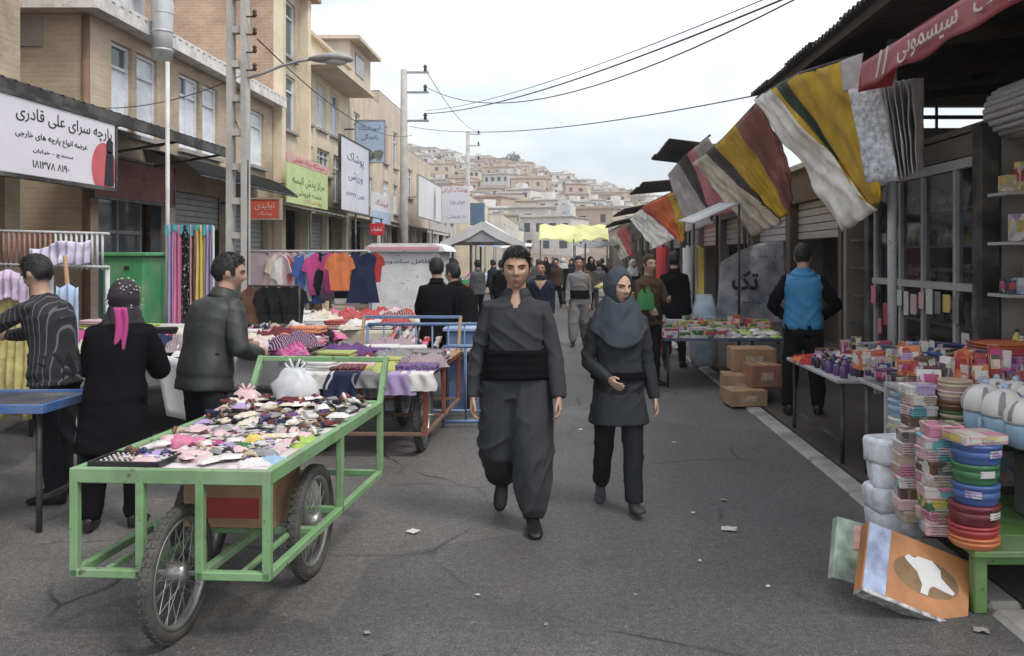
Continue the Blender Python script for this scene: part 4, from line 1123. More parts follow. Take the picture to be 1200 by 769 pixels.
def sgn_pow(v, p): return math.copysign(abs(v) ** p, v)
def head_pt(az, el, female=False):
    ce, se = sgn_pow(math.cos(el), .82), math.sin(el)
    X = ce * math.sin(az) * .325; Y = ce * math.cos(az) * .40; Z = se * .5
    if Y < 0:
        Y *= 1.14
        if Z < -.05: Y *= 1 - .75 * min(1, (-Z - .05) / .45)
    if Z < 0:
        k = -Z / .5
        X *= 1 - (.36 if not female else .40) * k ** 1.3
        if Y > 0: Y *= 1 - .06 * k
    else:
        k = Z / .5
        if Y > 0: Y *= 1 - .05 * k
    if Y > 0.02:
        ax = abs(X)
        if Z > .10: pn = 0
        elif Z > -.10: pn = (.10 - Z) / .20
        else: pn = max(0, 1 - (-.10 - Z) / .045)
        f = .19 * pn * math.exp(-(X / .048) ** 2) + .04 * math.exp(-(X / .085) ** 2 - ((Z + .10) / .03) ** 2)
        f -= .085 * math.exp(-((ax - .135) / .07) ** 2 - ((Z - .03) / .05) ** 2)
        f += .036 * math.exp(-((ax - .12) / .12) ** 2 - ((Z - .11) / .035) ** 2)
        f += .022 * math.exp(-((ax - .2) / .08) ** 2 - ((Z + .07) / .07) ** 2)
        f += .036 * math.exp(-(X / .10) ** 2) * (math.exp(-((Z + .235) / .02) ** 2) + math.exp(-((Z + .29) / .022) ** 2)) - .012 * math.exp(-(X / .11) ** 2 - ((Z + .262) / .012) ** 2)
        f += .035 * math.exp(-(X / .10) ** 2 - ((Z + .42) / .06) ** 2) - .015 * math.exp(-(X / .1) ** 2 - ((Z + .345) / .025) ** 2)
        Y += f
    return X, Y, Z
def head_grid(nu, nv, fn):
    """closed grid of rings, z up"""
    rg = []
    for j in range(1, nv):
        el = -math.pi / 2 + math.pi * j / nv
        rg.append([fn(2 * math.pi * i / nu - math.pi, el) for i in range(nu)])
    return rg

TORSO = [(-.045, .075, .058), (-.02, .096, .068), (0, .101, .071), (.05, .097, .065), (.10, .088, .060), (.16, .092, .067), (.22, .102, .072), (.255, .104, .068), (.28, .094, .058), (.30, .070, .049), (.318, .044, .042), (.335, .033, .036), (.36, .031, .034)]
def person(name, label, loc, heading, H=1.70, arms=None, legs=None, lean=0.0, head=(0, 0), outfit=None, detail=1, group=None, tilt=0.0, slump=0.0):
    """arms/legs: (right, left); arm = (abduct, flex, elbow, inward); leg = (flex, knee, abduct); degrees. Faces +Y before heading."""
    of = dict(top=None, top_kind='shirt', bottom=None, hair='short', hairm=M_HAIR, skin=M_SKIN, shoes=None, hem=-.06, slack=.010, leg_r=(.056, .042, .036, .030), sleeve=(.036, .031, .023), female=False)
    of.update(outfit or {})
    arms = arms or ((8, 5, 12, 0), (8, 5, 12, 0)); legs = legs or ((0, 0, 2), (0, 0, 2))
    seed = random.random() * 90
    hip = Vector((0, 0, 0)); ca = {}
    J = {}
    for s, nm, lg in ((1, 'R', legs[0]), (-1, 'L', legs[1])):
        f, k, ab = (R(a) for a in lg)
        h0 = Vector((s * .052 * H, 0, 0))
        td = Vector((s * math.sin(ab), math.sin(f), -math.cos(f))).normalized()
        kn = h0 + td * .245 * H
        sd = Vector((s * math.sin(ab) * .5, math.sin(f - k), -math.cos(f - k))).normalized()
        an = kn + sd * .235 * H
        J['hip' + nm], J['knee' + nm], J['ank' + nm], J['shin' + nm] = h0, kn, an, sd
    zmin = min(J['ankR'].z, J['ankL'].z) - .045 * H
    off = Vector((0, 0, -zmin))
    for k in list(J):
        if not k.startswith('shin'): J[k] = J[k] + off
    pel = off.copy()
    L = R(lean); up = Vector((0, math.sin(L), math.cos(L))); fw = Vector((0, math.cos(L), -math.sin(L)))
    # upper spine bends a little more than the waist when the person leans
    def spine(t):
        b = L * (0.6 + 1.2 * max(0, t) / .36) + R(slump) * max(0, t) / .36
        return pel + Vector((0, math.sin(b) * t * H, math.cos(b) * t * H)), Vector((0, math.cos(b), -math.sin(b)))
    def ring(t, w, d, n=20, pw=.8):
        c, f = spine(t); out = []
        for k in range(n):
            a = 2 * math.pi * k / n
            out.append(c + Vector((1, 0, 0)) * (sgn_pow(math.cos(a), pw) * w * H) + f * (sgn_pow(math.sin(a), pw) * d * H))
        return out
    sh_c, sh_f = spine(.268)
    for s, nm, ar in ((1, 'R', arms[0]), (-1, 'L', arms[1])):
        ab, f, e, inn = (R(a) for a in ar)
        s0 = sh_c + Vector((s * .094 * H, 0, 0))
        ud = Vector((s * math.sin(ab), math.sin(f) * math.cos(ab), -math.cos(f) * math.cos(ab))).normalized()
        el = s0 + ud * .172 * H
        fd = Vector((s * math.sin(ab) * math.cos(e) - s * math.sin(inn), math.sin(f + e), -math.cos(f + e))).normalized()
        J['sh' + nm], J['el' + nm], J['wr' + nm], J['fd' + nm] = s0, el, el + fd * .150 * H, fd
    hi = detail >= 2
    vox = {2: .0055, 1: .011, 0: .022}[detail]
    root = thing(name, label, 'person', loc, R(heading), group)
    # --- body: one continuous skin
    mb = MB()
    mb.rings([ring(t, w * .93, d * .92, 16) for t, w, d in TORSO])
    for nm in 'RL':
        mb.tube([J['hip' + nm] + Vector((0, 0, .03)), J['hip' + nm].lerp(J['knee' + nm], .5), J['knee' + nm], J['knee' + nm].lerp(J['ank' + nm], .4), J['ank' + nm] - Vector((0, 0, .02))], [.040 * H, .034 * H, .022 * H, .020 * H, .014 * H], 10)
        mb.tube([J['sh' + nm] - J['fd' + nm] * 0, J['sh' + nm].lerp(J['el' + nm], .5), J['el' + nm], J['el' + nm].lerp(J['wr' + nm], .35), J['wr' + nm]], [.024 * H, .021 * H, .018 * H, .017 * H, .0145 * H], 10)
        # hand
        d = J['fd' + nm]; sx = 1 if nm == 'R' else -1
        ref = Vector((0, 1, .9)); w = (ref - d * ref.dot(d)).normalized()
        n_ = d.cross(w).normalized()
        if n_.x * sx > 0: n_ = -n_
        wr = J['wr' + nm]; k = H / 1.7 * (.92 if of['female'] else 1.0)
        mb.rings([[wr + d * (q * k) + w * (math.cos(a) * a1 * k) + n_ * (math.sin(a) * a2 * k) for a in [2 * math.pi * m / 12 for m in range(12)]] for q, a1, a2 in ((-.02, .026, .02), (.01, .03, .02), (.045, .042, .018), (.085, .043, .016), (.095, .036, .012))])
        cur = of.get('curl', 28)
        for fi, (fo, ln) in enumerate(((.032, .070), (.0115, .080), (-.0105, .074), (-.031, .058))):
            p = wr + d * (.082 * k) + w * (fo * k); pts = [p]; a = R(cur * .6)
            for sgm in (.46, .31, .23):
                p = p + (d * math.cos(a) + n_ * math.sin(a)) * (ln * sgm * k); pts.append(p); a += R(cur)
            mb.tube(pts, [.0095 * k, .0088 * k, .0082 * k, .0062 * k], 7)
        tp = wr + d * (.022 * k) + w * (.026 * k); td = (d * .75 + w * .55 + n_ * .35).normalized()
        p2 = tp + td * .045 * k; p3 = p2 + (d * .95 + n_ * .3 + w * .1).normalized() * .03 * k
        mb.tube([tp, p2, p3, p3 + d * .022 * k], [.014 * k, .0105 * k, .0095 * k, .007 * k], 7)
    nb, nf = spine(.335)
    hh = (.147 if not of['female'] else .140) * H
    yaw, pit = R(head[0]), R(head[1])
    HM = Matrix.Translation(nb + Vector((0, .012 * H, 0)) + Vector((0, nf.y * 0 + .010, (.076 if not of['female'] else .079) * H))) @ Euler((pit - L * .3, R(tilt), yaw)).to_matrix().to_4x4()
    def hp(x, y, z): return HM @ Vector((x * hh, y * hh, z * hh))
    nu, nv = (56, 44) if hi else ((32, 26) if detail == 1 else (18, 14))
    mb.rings(head_grid(nu, nv, lambda a, e: hp(*head_pt(a, e, of['female']))))
    mb.tube([nb - Vector((0, 0, .05)), nb + Vector((0, .006 * H, .03 * H)), HM @ Vector((0, -.02 * hh, -.15 * hh))], [.038 * H, .034 * H, .036 * H], 12)
    if of['hair'] not in ('hijab', 'scarf'):
        for s in (-1, 1):
            mb.rings([[hp(s * (.315 + q), -.03 + r * math.cos(a) * .8 - q * .4, -.02 + r * 1.25 * math.sin(a)) for a in [2 * math.pi * m / 10 for m in range(10)]] for q, r in ((-.05, .07), (.0, .085), (.03, .09), (.05, .07))])
    me = remesh(mb, vox, 1, 'body')
    me.materials.append(of['skin'])
    # lips and shaven jaw by place on the face
    Hi = HM.inverted()
    if detail >= 1:
        n = len(me.vertices); co = np.empty(n * 3); me.vertices.foreach_get('co', co); co = co.reshape(-1, 3)
        A = np.array(Hi)[:3]; q = (co @ A[:, :3].T + A[:, 3]) / hh
        ax = np.abs(q[:, 0]); front = q[:, 1] > .12
        lip = np.exp(-(ax / .085) ** 4) * np.exp(-((q[:, 2] + .265) / .045) ** 4) * front
        st = np.clip((-.12 + ax * .25 - q[:, 2]) / .06, 0, 1) * np.clip((q[:, 2] + .60) / .08, 0, 1) * (q[:, 1] > -.12) * (ax < .36) * .34
        if not of.get('stubble'): st *= 0
        col = np.zeros((n, 4)); col[:, 0] = lip * .9; col[:, 1] = st * (1 - lip); col[:, 3] = 1
        ca_ = me.color_attributes.new('tint', 'FLOAT_COLOR', 'POINT'); ca_.data.foreach_set('color', col.ravel())
    body = bpy.data.objects.new('body', me); COL.objects.link(body); body.parent = root
    # --- eyes, brows
    if detail >= 1 and of.get('face', True):
        for s in (-1, 1):
            x, y, z = s * .135, .30, .028
            y = head_pt(math.atan2(.135, .33) * s, .06, of['female'])[1] - .012
            q = MB(); c = hp(x, y, z); q.ball((0, 0, 0), (.062 * hh, .03 * hh, .026 * hh), 10, 8)
            e = q.build('eye', M_EYEW, root); e.matrix_local = HM @ Matrix.Translation((x * hh, y * hh, z * hh))
            q = MB(); q.ball((0, .022 * hh, 0), (.036 * hh, .014 * hh, .027 * hh), 10, 6); q.build('iris', M_EYED, e)
            q = MB(); q.tube([(-.066 * hh * s, .012 * hh, .0 * hh), (-.02 * hh * s, .028 * hh, .027 * hh), (.03 * hh * s, .026 * hh, .026 * hh), (.07 * hh * s, .004 * hh, .004 * hh)], .008 * hh, 5); q.build('eyelid', M_HAIR, e)
            q = MB()
            pts = []
            for t in (0, .33, .66, 1):
                bx = s * (.05 + .2 * t); bz = .098 + .03 * math.sin(t * 2.2) - .01 * t
                az = math.atan2(bx / .325, .9); yy = head_pt(math.asin(min(1, abs(bx) / .33)) * s * .95, math.asin(bz / .5), of['female'])[1]
                pts.append(hp(bx, yy + .006, bz))
            q.tube(pts, [.012 * hh, .022 * hh, .018 * hh, .006 * hh], 6); q.build('eyebrow', of['hairm'], root)
    # --- hair
    def shell(nm, m_, mask, offf, nu, nv, th=.012, inner=.985):
        """closed cap over part of the head"""
        q = MB(); vs = []; fs = []; idx = {}
        def vid(i, j, lay):
            k = (i % nu, j, lay)
            if k not in idx:
                az = 2 * math.pi * (i % nu) / nu - math.pi; el = -math.pi / 2 + math.pi * j / nv
                x, y, z = head_pt(az, el, of['female'])
                if of['hair'] in ('hijab', 'scarf') and y > .02:   # cloth does not follow the face
                    x, y, z = math.cos(el) * math.sin(az) * .33, math.cos(el) * math.cos(az) * .40, math.sin(el) * .5
                g = offf(az, el, x, y, z) if lay else -.01
                l = math.sqrt(x * x + y * y + z * z) or 1
                k2 = 1 + g / l
                idx[k] = len(vs); vs.append(hp(x * k2, y * k2, z * k2))
            return idx[k]
        M = [[mask(2 * math.pi * (i + .5) / nu - math.pi, -math.pi / 2 + math.pi * (j + .5) / nv) for j in range(nv)] for i in range(nu)]
        for i in range(nu):
            for j in range(nv):
                if not M[i][j]: continue
                fs.append((vid(i, j, 1), vid(i + 1, j, 1), vid(i + 1, j + 1, 1), vid(i, j + 1, 1)))
                for (di, dj, a, b) in ((-1, 0, (i, j), (i, j + 1)), (1, 0, (i + 1, j + 1), (i + 1, j)), (0, -1, (i + 1, j), (i, j)), (0, 1, (i, j + 1), (i + 1, j + 1))):
                    jj = j + dj
                    if jj < 0 or jj >= nv: continue
                    if not M[(i + di) % nu][jj]:
                        fs.append((vid(*a, 1), vid(*a, 0), vid(*b, 0), vid(*b, 1)))
        q.add(vs, fs, 0, True)
        if nm == 'hair':
            rt = random.Random(int(sN * 100)); m = 0
            for k in range(2600 if hi else 900):
                az = rt.uniform(-math.pi, math.pi); el = rt.uniform(-.5, 1.5)
                if not mask(az, el): continue
                x, y, z = head_pt(az, el, of['female']); g = offf(az, el, x, y, z) * rt.uniform(.8, 1.02)
                c = Vector((x, y, z)); nn = c.normalized(); c = c + nn * g
                fl = Vector((.35 * x, .5 if z > .2 else -.1, -.55)) ; fl = (fl - nn * fl.dot(nn)).normalized()
                fl = (fl + nn * rt.uniform(-.08, .16) + Vector((rt.gauss(0, .25), rt.gauss(0, .25), rt.gauss(0, .2)))).normalized()
                sd_ = fl.cross(nn).normalized() * rt.uniform(.006, .012); L_ = rt.uniform(.05, .10) * (1 if z > .2 else .6)
                q.add([hp(*(c - sd_)), hp(*(c + sd_)), hp(*(c + fl * L_ * .6 + sd_ * .7 + nn * .01)), hp(*(c + fl * L_))], [(0, 1, 2, 3)], 0, False)
        return q.build(nm, m_, root)
    sN = seed
    if of['hair'] in ('short', 'bald_cap'):
        def mask(az, el):
            z = .5 * math.sin(el); a = abs(az)
            if a < .75: return z > .30 - .05 * noise.noise(Vector((az * 9, sN, 0)))
            if a < 1.25: return z > .30 - (a - .75) / .5 * .12
            if a < 1.75: return z > .10 - (.16 if a < 1.5 else .05)
            return z > -.02 - min(1, (a - 1.75) / .5) * .24
        def offf(az, el, x, y, z):
            b = .03 + .055 * max(0, z / .5) + (.025 if y > .1 and z > .25 else 0)
            hl = (.30 if abs(az) < .75 else .30 - (abs(az) - .75) / .5 * .12 if abs(az) < 1.25 else .0 if abs(az) < 1.75 else -.02 - min(1, (abs(az) - 1.75) / .5) * .24)
            b *= min(1, .35 + max(0, z - hl) / .13)
            return b + .030 * noise.noise(Vector((x * 16, y * 9 + sN, z * 16))) + .012 * noise.noise(Vector((x * 40, y * 20, z * 40 + sN)))
        shell('hair', of['hairm'], mask, offf, 60 if hi else 32, 44 if hi else 24)
    elif of['hair'] in ('hijab', 'scarf'):
        hij = of['hair'] == 'hijab'
        def mask(az, el):
            u = az / R(54); v = (el + R(6)) / R(54)
            return u * u + v * v > 1 and el > R(-62)
        def offf(az, el, x, y, z):
            edge = min(1, abs(math.hypot(az / R(50), (el + R(8)) / R(52)) - 1))
            return .04 + .045 * min(1, edge * 1.5) + (.04 if y < 0 else 0) + .02 * noise.noise(Vector((x * 5, y * 5 + sN, z * 7))) + .012 * (1 - 2 * abs(noise.noise(Vector((x * 11, y * 11, z * 16 + sN)))))
        shell('headscarf', of['scarfm'], mask, offf, 60 if hi else 36, 44 if hi else 26)
        q = MB(); rg = []
        n = 72 if hi else 40
        drop = of.get('cape', .16)
        for t in np.linspace(0, 1, 22 if hi else 12):
            row = []
            for k in range(n):
                a = 2 * math.pi * k / n
                fx, fy = math.cos(a), math.sin(a)
                w0 = .36 * hh; w = w0 + (of.get('cape_w', 1) * .118 * H - w0) * t ** .75
                d0 = .42 * hh; dd = d0 + (of.get('cape_w', 1) * .094 * H - d0) * t ** .75
                top = HM @ Vector((0, -.02 * hh, (-.20 - .25 * max(0, fy) ** 2) * hh))
                bot, _ = spine(.335)
                front = max(0, fy)
                zz = top.z + .02 * H * front * 0 + ((bot.z - .05 * H - drop * (.35 + .65 * front ** 2)) - top.z) * t
                cx = top.x * (1 - t) + bot.x * t; cy = top.y * (1 - t) + bot.y * t
                fold = 1 + .06 * t * math.sin(a * 7 + seed + 3 * t) + .05 * noise.noise(Vector((fx * 3, fy * 3 + seed, t * 4)))
                row.append((cx + fx * w * fold, cy + fy * dd * fold + .012 * t * front, zz))
            rg.append(row)
        q.rings(rg, caps=False)
        dr = q.build('headscarf_drape', of['scarfm'], root, solid=.012)
        crumple(dr.data, .012, 10, 9, seed + 3, dirs=((.85, .2, .42), (-.85, .2, .42)))
    elif of['hair'] == 'turban':
        q = MB(); 
        for k in range(4):
            pts = [hp(.34 * math.cos(a), -.03 + .42 * math.sin(a), .22 + .07 * k + .03 * math.sin(a * 2 + k)) for a in np.linspace(0, 6.28, 18)]
            q.tube(pts, .06 * hh, 6)
        q.ball(tuple(hp(0, -.02, .36)), (.3 * hh, .36 * hh, .2 * hh)); q.build('turban', of['scarfm'], root)
    # --- clothes
    sl = of['slack']; kind = of['top_kind']
    mb = MB(); hem = of['hem']
    tl = [(t, w + sl, d + sl) for t, w, d in TORSO if t >= max(hem, -.03) and t < .29]
    if kind in ('shirt', 'jacket'): tl += [(.30, .077, .054), (.318, .047, .046), (.328, .040, .042)]
    else: tl += [(.30, .077, .056), (.318, .047, .046)]
    if kind == 'shirt' and of.get('blouse'):   # bloused over the sash
        tl = [(t, w + of['blouse'] * math.exp(-((t - .13) / .05) ** 2), d + of['blouse'] * math.exp(-((t - .13) / .05) ** 2)) for t, w, d in tl]
    if hem < -.03:
        fl = of.get('flare', .12); lo = []
        for t in np.linspace(hem, -.035, 6):
            k = (-.03 - t)
            lo.append((t, .101 + sl + fl * k, .073 + sl + fl * k * 1.1))
        tl = lo + [q for q in tl if q[0] > -.035]
    mb.rings([ring(t, w, d, 28) for t, w, d in tl])
    s0, s1, s2 = (a * H for a in of['sleeve'])
    vx = .010 if hi else (.016 if detail == 1 else .026)
    pieces = [remesh(mb, vx, 3 if hi else 1, 'top')] if detail else None
    if detail: bms = bmesh.new(); bms.from_mesh(pieces[0])
    for nm, sx in (('R', 1), ('L', -1)):
        a, b, c = J['sh' + nm], J['el' + nm], J['wr' + nm]
        if detail: mb = MB()
        mb.tube([a + Vector((-sx * .04 * H, 0, .012 * H)), a + Vector((0, 0, 0)), a.lerp(b, .35), a.lerp(b, .7), b, b.lerp(c, .3), b.lerp(c, .7), c + (c - b).normalized() * .012], [s0 * .8, s0 * 1.02, s0 * 1.03, s0 * .98, s1 * 1.02, s1, (s1 + s2) / 2, s2], 14)
        if detail: bms.from_mesh(remesh(mb, vx, 2 if hi else 1, 'sleeve'))
    me = pieces[0] if detail else remesh(mb, vx, 1, 'top')
    if detail:
        bms.to_mesh(me); bms.free(); me.polygons.foreach_set('use_smooth', [True] * len(me.polygons)); me.update()
    fa = of.get('fold', .011)
    crumple(me, fa, 9, 5, seed)
    if of.get('vneck'):
        zb, _ = spine(of['vneck']); zt, _ = spine(.335)
        bm = bmesh.new(); bm.from_mesh(me)
        kill = [f for f in bm.faces if f.calc_center_median().y > zb.y + .01 and f.calc_center_median().z > zb.z and abs(f.calc_center_median().x) < .006 + .62 * (f.calc_center_median().z - zb.z)]
        bmesh.ops.delete(bm, geom=kill, context='FACES'); bm.to_mesh(me); bm.free()
    for m_ in ([of['top']] if not isinstance(of['top'], list) else of['top']): me.materials.append(m_)
    if isinstance(of['top'], list):   # second material on the sleeves (a waistcoat)
        mi = []
        for p in me.polygons:
            def sd(a, b):
                t = max(0, min(1, (p.center - a).dot(b - a) / (b - a).length_squared)); return (p.center - a.lerp(b, t)).length
            arm = min(min(sd(J['sh' + n2], J['el' + n2]), sd(J['el' + n2], J['wr' + n2])) for n2 in 'RL')
            mi.append(1 if arm < .085 and abs(p.center.x) > .098 * H else 0)
        me.polygons.foreach_set('material_index', mi)
    names = {'shirt': 'shirt', 'jacket': 'jacket', 'coat': 'coat'}
    top = bpy.data.objects.new(names[kind], me); COL.objects.link(top); top.parent = root
    if kind == 'jacket' or (kind == 'coat' and of['hair'] == 'short'):
        q = MB(); q.rings([ring(t, w, d, 24) for t, w, d in ((.302, .066, .056), (.318, .052, .052), (.340, .047, .050), (.346, .044, .047), (.338, .040, .043))])
        q.build('collar', of['top'][0] if isinstance(of['top'], list) else of['top'], root)
    # trousers
    r0, r1, r2, r3 = (a * H for a in of['leg_r'])
    mb = MB()
    mb.rings([ring(t, w + sl * .7, d + sl * .7, 24) for t, w, d in ((-.055, .07 + r0 / H * .3, .055 + r0 / H * .25), (-.03, .094, .07), (0, .101, .073), (.04, .099, .068), (.085, .092, .063))])
    for nm, sx in (('R', 1), ('L', -1)):
        a, b, c = J['hip' + nm], J['knee' + nm], J['ank' + nm]
        ex = of.get('bag', 0)
        mb.tube([a + Vector((0, 0, .02)), a.lerp(b, .3), a.lerp(b, .7), b, b.lerp(c, .3), b.lerp(c, .6), b.lerp(c, .86) + Vector((0, 0, 0)), c - Vector((0, 0, .0))],
                [r0, r0 * 1.02, (r0 + r1) / 2 * (1 + ex), r1 * (1 + ex), (r1 + r2) / 2 * (1 + ex), r2 * (1 + ex), (r2 * .6 + r3 * .4) * (1 + ex * .5), r3], 16)
    me = remesh(mb, .011 if hi else (.017 if detail == 1 else .028), 3 if hi else 1, 'trousers')
    fb = of.get('fold_b', .013)
    crumple(me, fb, 8.5, 2.2, seed + 7, dirs=((1, .5, .10), (.5, -1, .16), (.7, .2, .45)))
    me.materials.append(of['bottom'])
    tr = bpy.data.objects.new('trousers', me); COL.objects.link(tr); tr.parent = root
    # shoes
    if of['shoes']:
        for nm, sx in (('R', 1), ('L', -1)):
            an, sd = J['ank' + nm], J['shin' + nm]
            lift = (an.z - .045 * H)
            pitch = 0 if lift < .02 else -R(min(50, 10 + lift * 330))
            if sd.y > .12: pitch = R(12)
            Mx = Matrix.Translation(an) @ Euler((pitch, 0, -sx * R(8))).to_matrix().to_4x4()
            k = H / 1.7 * (.9 if of['female'] else 1)
            q = MB(); rg = []
            for y, w, zt, zb in ((-.075, .012, .0, -.06), (-.07, .03, .02, -.074), (-.04, .038, .04, -.0765), (.0, .038, .035, -.0765), (.05, .041, .0, -.0765), (.11, .047, -.02, -.0765), (.155, .044, -.034, -.075), (.185, .03, -.045, -.072), (.196, .01, -.055, -.066)):
                rg.append([Mx @ Vector((k * w * sgn_pow(math.cos(a), .7), k * y, k * ((zt + zb) / 2 + (zt - zb) / 2 * sgn_pow(math.sin(a), .6)))) for a in [2 * math.pi * m / 14 for m in range(14)]])
            q.rings(rg); q.build('shoe', of['shoes'], root)
    root['_J'] = 0
    del root['_J']
    return root, J, spine, ring, HM, hh
# ------------------------------------------------------------------ the people in the street
F_KURD = mat('kurdish_cloth', (.048, .049, .053), .92, .06, 9, .25, 260, spec=.08)
F_BLACK = fabric('black_wool', (.007, .007, .0085)); F_CHAR = fabric('charcoal_cotton', (.02, .021, .024)); F_HIJ = fabric('slate_scarf', (.058, .070, .082)); F_MANT = fabric('dark_manteau', (.038, .040, .044))
M_SHOE = mat('black_shoe', (.015, .014, .013), .4, .2, 9, .1); M_SNEAK = mat('grey_sneaker', (.05, .05, .055), .6, .6, 18, .1)
M_LEATH = mat('grey_leather', (.034, .037, .035), .58, .3, 6, .35, 24, spec=.5)
def torso_wd(t):
    for i in range(len(TORSO) - 1):
        a, b = TORSO[i], TORSO[i + 1]
        if a[0] <= t <= b[0]:
            k = (t - a[0]) / (b[0] - a[0]); return a[1] + (b[1] - a[1]) * k, a[2] + (b[2] - a[2]) * k
    return TORSO[0][1], TORSO[0][2]
def sash(root, ring, t0, t1, m, ext=.024, n=44):
    q = MB(); rg = []
    ts = np.linspace(t0, t1, 14)
    for i, t in enumerate(ts):
        w, d = torso_wd(t); e = ext - (.008 if i in (0, len(ts) - 1) else 0) + .0012 * math.sin(i * 1.7)
        row = ring(t, w + e, d + e, n)
        rg.append([p + Vector((0, 0, .003 * math.sin(k * .5 + i * .3) * (0 if i in (0, 13) else 1))) for k, p in enumerate(row)])
    q.rings(rg); return q.build('sash', m, root)

# walking man in Kurdish dress
man, J, spine, ring, HM, hh = person('person', 'man in grey baggy Kurdish suit with wide black sash walking down the street', (-.285, 5.2, .004), 180, 1.675,
    arms=((15, -3, 14, 9), (15, 6, 12, 9)), legs=((-7, 40, 2.5), (7, 3, 1.5)), head=(2, -2), detail=2, lean=-1,
    outfit=dict(top=F_KURD, bottom=F_KURD, leg_r=(.076, .072, .061, .034), bag=.08, shoes=M_SHOE, stubble=True, vneck=.272, blouse=.008, hem=.02, slack=.003, sleeve=(.034, .031, .026), fold=.013, fold_b=.015))
sash(man, ring, .018, .122, fabric('sash_black', (.006, .006, .007)), .028)
for s in (-1, 1):   # shirt collar
    q = MB(); b, _ = spine(.305); c, _ = spine(.335)
    pts = []
    for k in range(9):
        a = R(90 + s * (18 + 150 * k / 8)); pts.append((math.cos(a) * .075 * 1.0, math.sin(a) * .066))
    rows = []
    vs = []; fs = []
    for k, (x, y) in enumerate(pts):
        k0 = 1 - k / 8
        vs += [Vector((c.x + x * .84, c.y + .002 + y * .86, c.z + .014)), Vector((c.x + x * (1.2 + .25 * k0 ** 3), c.y + .006 + y * (1.22 + .14 * k0 ** 2), c.z - .020 - .045 * k0 ** 2))]
    fs = [(2 * k, 2 * k + 2, 2 * k + 3, 2 * k + 1) for k in range(8)]
    q.add(vs, fs, 0, True); q.build('collar', F_KURD, man, solid=.006)
q = MB()
for k in range(5):
    p, f = spine(.265 - k * .03); w, d = torso_wd(.265 - k * .03); q.ball(tuple(p + Vector((.0, (d + .021) * 1.675, 0))), (.006, .003, .006), 8, 5)
tag(q.build('buttons', M_SHOE, man), kind='stuff')

# walking woman in hijab
wom, J, spine, ring, HM, hh = person('person', 'woman in slate hijab and dark manteau walking beside the man', (.36, 5.55, .004), 184, 1.545,
    arms=((12, 2, 62, 42), (9, -4, 16, -2)), legs=((-9, 22, 1.0), (10, 3, .5)), head=(26, -5), detail=2,
    outfit=dict(top=F_MANT, bottom=fabric('dark_trousers', (.026, .027, .030)), female=True, hair='hijab', scarfm=F_HIJ, skin=M_SKIN2, shoes=M_SNEAK, top_kind='coat', hem=-.155, flare=.16, slack=.008, cape=.185, leg_r=(.056, .044, .040, .036), sleeve=(.036, .032, .026), fold=.009, fold_b=.009, curl=22))
q = MB(); rg = [ring(t, torso_wd(t)[0] + .021, torso_wd(t)[1] + .021, 40) for t in (.035, .04, .058, .063)]; q.rings(rg); q.build('coat_belt', F_BLACK, wom)

# shoppers around the carts
lj, J, spine, ring, HM, hh = person('person', 'man in grey leather jacket standing behind the green handcart', (-2.40, 5.72, .004), -34, 1.655, arms=((20, -4, 78, 30), (16, 4, 80, 35)), legs=((0, 2, 4), (4, 6, 4)), lean=6, slump=6, head=(-34, -6), detail=1,
    outfit=dict(top=M_LEATH, top_kind='jacket', bottom=F_CHAR, shoes=M_SHOE, hem=-.07, slack=.022, sleeve=(.045, .040, .031), fold=.0045, flare=.05))
bw, J, spine, ring, HM, hh = person('person', 'woman in long black coat and spotted headscarf with pink tail, seen from behind', (-2.72, 5.18, .004), 8, 1.48, arms=((14, 22, 58, 25), (12, 20, 60, 25)), legs=((2, 3, 4), (-3, 6, 4)), lean=4, slump=8, head=(6, -16), detail=1,
    outfit=dict(top=F_BLACK, top_kind='coat', bottom=F_BLACK, female=True, hair='scarf', scarfm=None or mat('spotted_scarf', (.03, .025, .03), .85, .2, 8), shoes=M_SHOE, hem=-.21, flare=.14, slack=.022, sleeve=(.050, .045, .036), leg_r=(.06, .05, .046, .042), cape=.0, cape_w=.72, fold=.008))
q = MB()
rs = random.Random(3)
for k in range(60):
    a = rs.uniform(-3.14, 3.14); e = rs.uniform(-.6, 1.3)
    if abs(a) < .9: continue
    v = Vector((math.cos(e) * math.sin(a) * .33, math.cos(e) * math.cos(a) * .42, math.sin(e) * .5)); v *= 1 + .165 / v.length * 1.0
    q.M = HM; q.ball(tuple(v * hh), (.006, .006, .006), 6, 4)
q.M = Matrix(); tag(q.build('scarf_spots', mat('scarf_spot', (.5, .42, .45), .8), bw), kind='stuff')
b, _ = spine(.32)
q = MB(); q.grid(lambda u, v: (.055 + (u - .5) * (.075 - .02 * v) + .01 * math.sin(v * 7), b.y - .185 - .01 * math.sin(u * 9) + .015 * v, b.z + .10 - .42 * v), 8, 20); q.build('scarf_tail', cm('magenta'), bw, solid=.012)
def stripe_mat():
    m, nt, b = _new('striped_knit'); tc = nt.nodes.new('ShaderNodeTexCoord'); w = nt.nodes.new('ShaderNodeTexWave'); w.bands_direction = 'Y'
    w.inputs['Scale'].default_value = 9; w.inputs['Distortion'].default_value = .0; w.inputs['Detail'].default_value = 1
    nt.links.new(tc.outputs['Object'], w.inputs['Vector'])
    c = _ramp(nt, w.outputs['Fac'], (.018, .018, .02), (.13, .13, .14), .93, .985); nt.links.new(c, b.inputs['Base Color']); b.inputs['Roughness'].default_value = .9
    return m
person('person', 'man in black striped sweater reaching over the blue table', (-3.44, 5.78, .004), 80, 1.64, arms=((6, 52, 30, 5), (6, 62, 24, 5)), legs=((3, 3, 3), (-5, 4, 3)), lean=3, slump=7, head=(-4, -20), detail=1, outfit=dict(top=stripe_mat(), bottom=F_CHAR, shoes=M_SHOE, hem=-.05, sleeve=(.036, .031, .026)))
